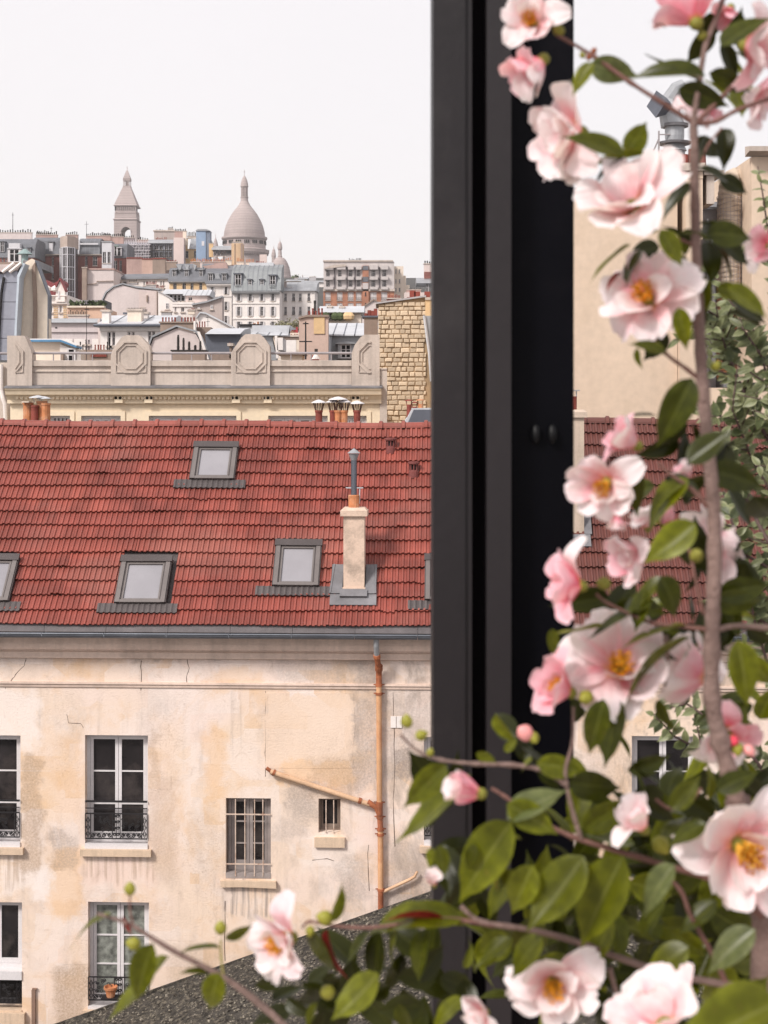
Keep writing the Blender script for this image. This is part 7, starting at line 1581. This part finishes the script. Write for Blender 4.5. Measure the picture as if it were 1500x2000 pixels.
for a in ((254, 1737, 27, (.0, 1, .1), budM), (262, 1843, 30, (-.95, .2, .1), budM), (431, 1813, 28, (.0, 1, .2), budM), (636, 1793, 34, (-.9, .3, .2), budM), (606, 1818, 22, (-.2, -.9, .2), budM), (795, 1410, 28, (-.1, .9, .1), budM), (822, 1436, 26, (.8, .3, .1), budM),
          (840, 1470, 18, (.3, .8, .2), budM), (640, 1938, 34, (-.5, .2, .6), budM), (1026, 1432, 38, (-.5, .5, .5), budP), (1042, 1440, 26, (.2, -.4, .5), budM), (1270, 440, 40, (-.5, .8, 0), calM), (1372, 70, 24, (-.3, .9, 0), calM), (1145, 1362, 34, (-.5, -.1, .6), budM),
          (1180, 1140, 30, (-.8, .1, .2), calM), (1360, 1085, 34, (.1, .2, .6), calM), (1432, 1448, 26, (0, 0, 1), M("bud_red", (.72, .06, .1), .5)), (1462, 1465, 26, (.5, -.5, .3), budP), (1290, 1650, 40, (.5, -.5, .2), budM), (1440, 1462, 28, (0, -.6, .5), budM), (1092, 60, 26, (-.5, .2, .2), calM), (1150, 112, 14, (0, 1, 0), budR), (1138, 108, 14, (-.5, .6, .2), budM), (1160, 100, 14, (.3, .8, .2), budR), (1398, 715, 22, (.2, .4, .3), budM), (1382, 1690, 26, (-.4, -.5, .4), budP), (1240, 905, 30, (0, -.5, .5), budM)): bud(a[0], a[1], a[2], a[3], a[4])
# leaves: base bearing -> tip bearing, roll, tone
for l in ((1158, 122, 1112, 182, 10, 1), (1152, 124, 1247, 158, 50, 3), (1378, 150, 1236, 124, 15, 0), (1372, 160, 1255, 118, 40, 1), (1408, 92, 1502, 15, -10, 0), (1300, 55, 1272, 30, 30, 0), (1385, 142, 1475, 172, 50, 0), (1325, 172, 1425, 205, 60, 0), (1218, 305, 1104, 250, 5, 1), (1222, 302, 1272, 232, 30, 1),
          (1222, 308, 1150, 345, 50, 0), (1262, 300, 1150, 330, 65, 1), (1330, 300, 1308, 360, 40, 0), (1380, 458, 1478, 450, 30, 0), (1385, 472, 1330, 440, 55, 3), (1290, 448, 1332, 522, 5, 1), (1232, 478, 1140, 538, 60, 1), (1255, 488, 1198, 548, 40, 1), (1215, 532, 1174, 562, 40, 4), (1368, 540, 1388, 610, 45, 1), (1420, 560, 1508, 615, 0, 1), (1400, 560, 1460, 580, 40, 1),
          (1325, 600, 1345, 685, 20, 1), (1300, 605, 1235, 640, 60, 0), (1300, 690, 1232, 662, 10, 1), (1245, 680, 1242, 722, 60, 1), (1352, 738, 1292, 878, 0, 0), (1342, 905, 1430, 842, -5, 0), (1380, 918, 1502, 945, 30, 0), (1345, 935, 1240, 1010, 30, 1), (1340, 950, 1262, 985, 50, 2), (1358, 1020, 1262, 1108, -5, 1), (1250, 915, 1236, 1010, 45, 0), (1290, 1125, 1338, 1205, 10, 0), (1300, 1130, 1222, 1190, 30, 1), (1260, 1150, 1245, 1235, 30, 0),
          (1400, 1160, 1510, 1138, 40, 0), (1395, 1170, 1500, 1185, 55, 0), (1078, 1228, 1085, 1284, 10, 1), (1180, 1222, 1078, 1248, 70, 2), (1340, 1222, 1205, 1245, 60, 1), (1348, 1245, 1170, 1330, 78, 1), (1300, 1190, 1200, 1185, 50, 0), (1240, 1190, 1150, 1260, 50, 0), (1440, 1250, 1472, 1385, 5, 2), (1460, 1280, 1512, 1350, 40, 1), (1180, 1365, 1152, 1482, 15, 0), (1205, 1360, 1190, 1500, 40, 0), (1222, 1370, 1180, 1420, 50, 1), (1288, 1365, 1302, 1445, 70, 1),
          (968, 1395, 996, 1462, 60, 2), (930, 1470, 975, 1486, 60, 2), (985, 1468, 1010, 1440, 30, 2), (1040, 1480, 1010, 1500, 40, 2), (872, 1492, 786, 1585, -15, 1), (918, 1512, 790, 1662, 45, 1), (1048, 1490, 1145, 1505, 30, 2), (1110, 1528, 1222, 1545, 40, 0), (1225, 1505, 1315, 1478, 50, 0), (1138, 1622, 1232, 1555, 30, 1), (1310, 1580, 1372, 1515, 20, 1), (1384, 1562, 1402, 1490, 60, 2), (1245, 1560, 1330, 1600, 30, 0), (1290, 1530, 1220, 1490, 40, 0), (1400, 1545, 1480, 1500, 10, 0), (1380, 1610, 1300, 1640, 20, 0),
          (990, 1600, 1102, 1535, -10, 3), (990, 1570, 1090, 1625, 20, 1), (1000, 1605, 882, 1762, 5, 1), (978, 1640, 938, 1722, 70, 4), (1020, 1640, 930, 1630, 60, 1), (1140, 1672, 1042, 1825, 12, 1), (1218, 1672, 1120, 1852, 10, 1), (1042, 1690, 990, 1795, 5, 2), (1318, 1688, 1238, 1782, 15, 3), (1240, 1650, 1140, 1640, 40, 3), (1475, 1815, 1372, 1892, 10, 3), (1345, 1850, 1248, 1905, 10, 1), (1300, 1760, 1240, 1830, 30, 0), (1400, 1760, 1330, 1830, 30, 0), (1200, 1800, 1130, 1900, 30, 1),
          (905, 1795, 722, 1762, 40, 1), (868, 1802, 755, 1765, 80, 4), (858, 1650, 872, 1712, 20, 1), (846, 1655, 835, 1700, 40, 2), (218, 1785, 124, 1814, 55, 1), (300, 1842, 252, 1968, 5, 1), (330, 1868, 224, 2012, 62, 2), (430, 1852, 345, 1848, 60, 1), (428, 1900, 398, 1985, 0, 1), (405, 1903, 350, 1890, 40, 1), (440, 1835, 492, 1800, 65, 1), (648, 1800, 678, 1732, 65, 1), (612, 1812, 640, 1932, 60, 0), (640, 1815, 652, 1925, 75, 4), (718, 1818, 682, 1888, 50, 0), (745, 1820, 722, 1935, 40, 0), (775, 1818, 742, 1895, 60, 2), (838, 1815, 800, 1925, 40, 0),
          (740, 1900, 662, 2005, 20, 2), (620, 1960, 590, 2010, 40, 1), (905, 1950, 820, 2005, 40, 1), (780, 1960, 800, 2030, 30, 1), (1000, 1830, 935, 1900, 30, 1), (990, 1860, 920, 1880, 50, 2), (1060, 1830, 980, 1900, 20, 1), (905, 1890, 930, 1850, 40, 2), (240, 1790, 262, 1825, 60, 4), (1010, 1700, 940, 1790, 30, 1), (930, 1650, 900, 1700, 20, 1)): leaf(*l, d0=1.27 if l[4] <= 20 else BD)
leaf(1520, 1960, 1300, 2040, 5, 2, d0=1.0, d1=.95); leaf(1440, 1975, 1500, 1900, 10, 1, d0=1.2)
# the dense inner growth behind the hero leaves
rr = random.Random(17)
def fill(cx, cy, rx, ry, n, dl=(1.42, 1.8), L_=(60, 120), ks=(0, 0, 1, 1, 1, 2)):
    for _ in range(n):
        a = rr.uniform(0, 2 * pi); q = sqrt(rr.random()); x, y = cx + rx * q * cos(a), cy + ry * q * sin(a); an = rr.uniform(0, 2 * pi); l_ = rr.uniform(*L_); D = rr.uniform(*dl)
        leaf(x, y, x + l_ * cos(an), y + abs(l_ * sin(an)) * (1 if rr.random() < .7 else -1), rr.uniform(-70, 70), rr.choice(ks), d0=D, tilt=rr.uniform(-.03, .03))
fill(1330, 1780, 190, 190, 62); fill(1100, 1780, 150, 160, 26, (1.42, 1.7)); fill(1240, 1560, 150, 60, 16); fill(1440, 1560, 70, 130, 18); fill(1290, 1200, 110, 50, 12, (1.4, 1.6), (50, 90)); fill(1430, 1400, 70, 60, 6); fill(1150, 1450, 50, 60, 6, L_=(50, 90)); fill(960, 1900, 60, 80, 6); fill(1420, 130, 60, 60, 5, (1.38, 1.5), (40, 80)); fill(1290, 960, 50, 50, 5, (1.38, 1.5), (50, 80)); fill(860, 1760, 60, 60, 3); fill(1330, 470, 60, 40, 4, (1.38, 1.5), (40, 80))
fill(1420, 1900, 110, 110, 18, (1.36, 1.7))
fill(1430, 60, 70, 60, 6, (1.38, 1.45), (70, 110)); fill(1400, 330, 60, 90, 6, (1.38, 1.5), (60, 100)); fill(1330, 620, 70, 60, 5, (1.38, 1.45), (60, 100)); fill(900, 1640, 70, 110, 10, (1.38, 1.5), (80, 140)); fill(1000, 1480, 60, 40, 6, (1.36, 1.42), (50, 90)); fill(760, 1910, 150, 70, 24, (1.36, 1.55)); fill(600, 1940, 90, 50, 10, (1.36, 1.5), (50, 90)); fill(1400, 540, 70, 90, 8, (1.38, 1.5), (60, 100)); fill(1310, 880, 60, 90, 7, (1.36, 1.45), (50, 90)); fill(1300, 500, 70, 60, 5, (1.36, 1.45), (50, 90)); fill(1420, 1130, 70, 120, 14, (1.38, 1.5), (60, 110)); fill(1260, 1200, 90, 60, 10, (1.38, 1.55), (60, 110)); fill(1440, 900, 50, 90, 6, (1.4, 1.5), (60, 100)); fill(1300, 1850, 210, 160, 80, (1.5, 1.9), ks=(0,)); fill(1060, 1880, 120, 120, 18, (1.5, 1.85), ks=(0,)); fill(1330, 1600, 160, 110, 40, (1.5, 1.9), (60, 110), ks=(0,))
o = obj('leaves', attr_mesh(LX, LU, LV, 'leaves', leafM[0]), CR, kind='stuff')

# ------------------------------------------------------------------ small-leaved shrub further back on the right
SH = thing("small_leaved_shrub", "fine twiggy shrub with small grey-green leaves along the right edge behind the camellia", "shrub", (.95, 3.4, 16.4)); S0 = Vector(SH.location)
slM = [soft("small_leaf", (.15, .17, .08), (.19, .21, .10), .45, .3, 1.3, .4, edge=(.36, .37, .22), vein=(.25, .27, .14), var=.3), soft("small_leaf_dark", (.07, .09, .035), (.09, .11, .045), .45, .3, 1.3, .4, edge=(.2, .22, .1), var=.3)]
SL = [leaf_mesh(700 + k, slM[k % 2], wd=(.24, .3, .2, .27)[k], curl=.2, fold=.35) for k in range(4)]
tw = M("shrub_twig", (.10, .065, .06), .8, .2, 20, .2)
SD = 3.4; rs = random.Random(33); pend = []
def sstem(pts, r, every=15, lsz=24, br=0, D=SD):
    P_ = [P3(a, b_, D + rs.uniform(-.1, .1)) for a, b_ in pts]; b = MB(); b.tube([p - S0 for p in P_], [r + (.0012 - r) * i / (len(P_) - 1) for i in range(len(P_))], 5); put("stem", b, tw, SH, smooth=True)
    acc = 0
    for p, q in zip(P_, P_[1:]):
        L_ = (q - p).length; px_l = L_ * 3000 / D; n = max(1, int(px_l / every)); d = (q - p).normalized()
        for k in range(n):
            c = p.lerp(q, (k + rs.random() * .6) / n)
            for sgn in (-1, 1):
                s = d.cross(Vector((rs.uniform(-.6, .6), -1, rs.uniform(-.4, .4)))).normalized() * sgn; dr = (s + d * .6 + Vector((0, rs.uniform(-.5, .5), 0))).normalized(); pend.append((c, dr, lsz * rs.uniform(.7, 1.25) / 3000 * D))
            if br and rs.random() < br:
                e = c + (d.cross(Vector((0, 1, 0))) * rs.choice((-1, 1)) + d * .8 + Vector((0, rs.uniform(-.5, .5), 0))).normalized() * rs.uniform(50, 110) / 3000 * D
                bb = MB(); bb.tube([c - S0, c.lerp(e, .5) - S0 + Vector((0, 0, .004)), e - S0], [.0022, .0016, .001], 4); put("twig", bb, tw, SH, smooth=True)
                for m in range(4):
                    cc = c.lerp(e, (m + .6) / 4)
                    for sgn in (-1, 1): dr = ((e - c).normalized() * .6 + Vector((rs.uniform(-1, 1), rs.uniform(-.6, .3), rs.uniform(-1, 1))).normalized() * sgn).normalized(); pend.append((cc, dr, lsz * rs.uniform(.6, 1.1) / 3000 * D))
sstem([(1530, 700), (1515, 560), (1500, 450), (1490, 380), (1480, 325)], .004, 26, 24, .1)
sstem([(1560, 980), (1500, 860), (1450, 760), (1420, 690), (1405, 640), (1398, 590)], .006, 17, 31, .45)
sstem([(1590, 1000), (1530, 850), (1500, 740), (1470, 640), (1450, 600)], .005, 17, 31, .45)
sstem([(1560, 1150), (1490, 1040), (1440, 940), (1410, 850), (1390, 790)], .006, 17, 31, .4)
sstem([(1600, 1250), (1520, 1120), (1450, 1080), (1430, 1020), (1410, 960)], .006, 18, 31, .35)
sstem([(1600, 1300), (1500, 1220), (1430, 1180), (1400, 1130)], .005, 18, 31, .3); sstem([(1560, 1600), (1450, 1450), (1350, 1380), (1300, 1350)], .005, 18, 31, .3); sstem([(1500, 1560), (1400, 1480), (1320, 1440), (1280, 1400)], .005, 18, 31, .25); sstem([(1480, 1900), (1400, 1820), (1340, 1790), (1320, 1750)], .005, 18, 26, .3)
sstem([(1560, 1400), (1500, 1300), (1470, 1200), (1465, 1100)], .005, 18, 31, .3)
sstem([(1540, 1020), (1470, 900), (1430, 800), (1440, 720)], .004, 16, 31, .4); sstem([(1560, 820), (1490, 700), (1450, 640), (1430, 560)], .004, 16, 31, .4)
pend.sort(key=lambda t: -t[2])
pend_v = pend; massl = MB(); mu = []; mv = []
for i, (c, dr, L_) in enumerate(pend_v):
    z = Vector((rs.uniform(-.6, .6), -1, rs.uniform(.1, 1))); M4 = frame_mat(dr, z, L_, c - S0)
    if i < 300: lobj("leaf", SL[i % 4], M4, SH)
    else:
        me = SL[i % 4]; b = len(massl.v)
        for v in me.vertices: massl.v.append(tuple(M4 @ v.co))
        mu += [d.value for d in me.attributes['u'].data]; mv += [d.value for d in me.attributes['v'].data]
        for p in me.polygons: massl.f.append(tuple(b + q for q in p.vertices))
o = obj("leaves", attr_mesh(massl, mu, mv, "leaves", slM[0]), SH, kind='stuff')
# planters on the terrace floor (below the view) that hold the two shrubs
for nm, lb, p, r_ in (("planter", "round clay planter holding the camellia", C0, .2), ("planter", "square-shouldered grey planter holding the small-leaved shrub", S0, .24)):
    b = MB(); b.lathe([(r_ * .7, -.0), (r_ * .95, .28), (r_, .28), (r_, .34), (r_ * .88, .34), (r_ * .85, .28)], 0, 0, 20); o = put(nm, b, terracotta_orange if nm and r_ < .22 else grey_render, None, tuple(p)); tag(o, lb, "planter")
b = MB(); b.box(.55, 1.5, .2, 1.7, -.12, -.002); put("balcony_floor", b, concrete, None, (0, 2.0, 16.4), kind='structure')
# ------------------------------------------------------------------ thin city haze over the whole view
hz = bpy.data.materials.new("haze"); hz.use_nodes = True; hn = hz.node_tree; hn.nodes.clear()
pv = hn.nodes.new("ShaderNodeVolumePrincipled"); pv.inputs['Density'].default_value = 0.0002; pv.inputs['Color'].default_value = (.97, .95, .95, 1); pv.inputs['Anisotropy'].default_value = 0.2
ho = hn.nodes.new("ShaderNodeOutputMaterial"); hn.links.new(pv.outputs[0], ho.inputs['Volume'])
b = MB(); b.box(-620, 620, -60, 1110, -1, 148); put("haze", b, hz, None, kind='stuff')
scene.cycles.volume_max_steps = 64
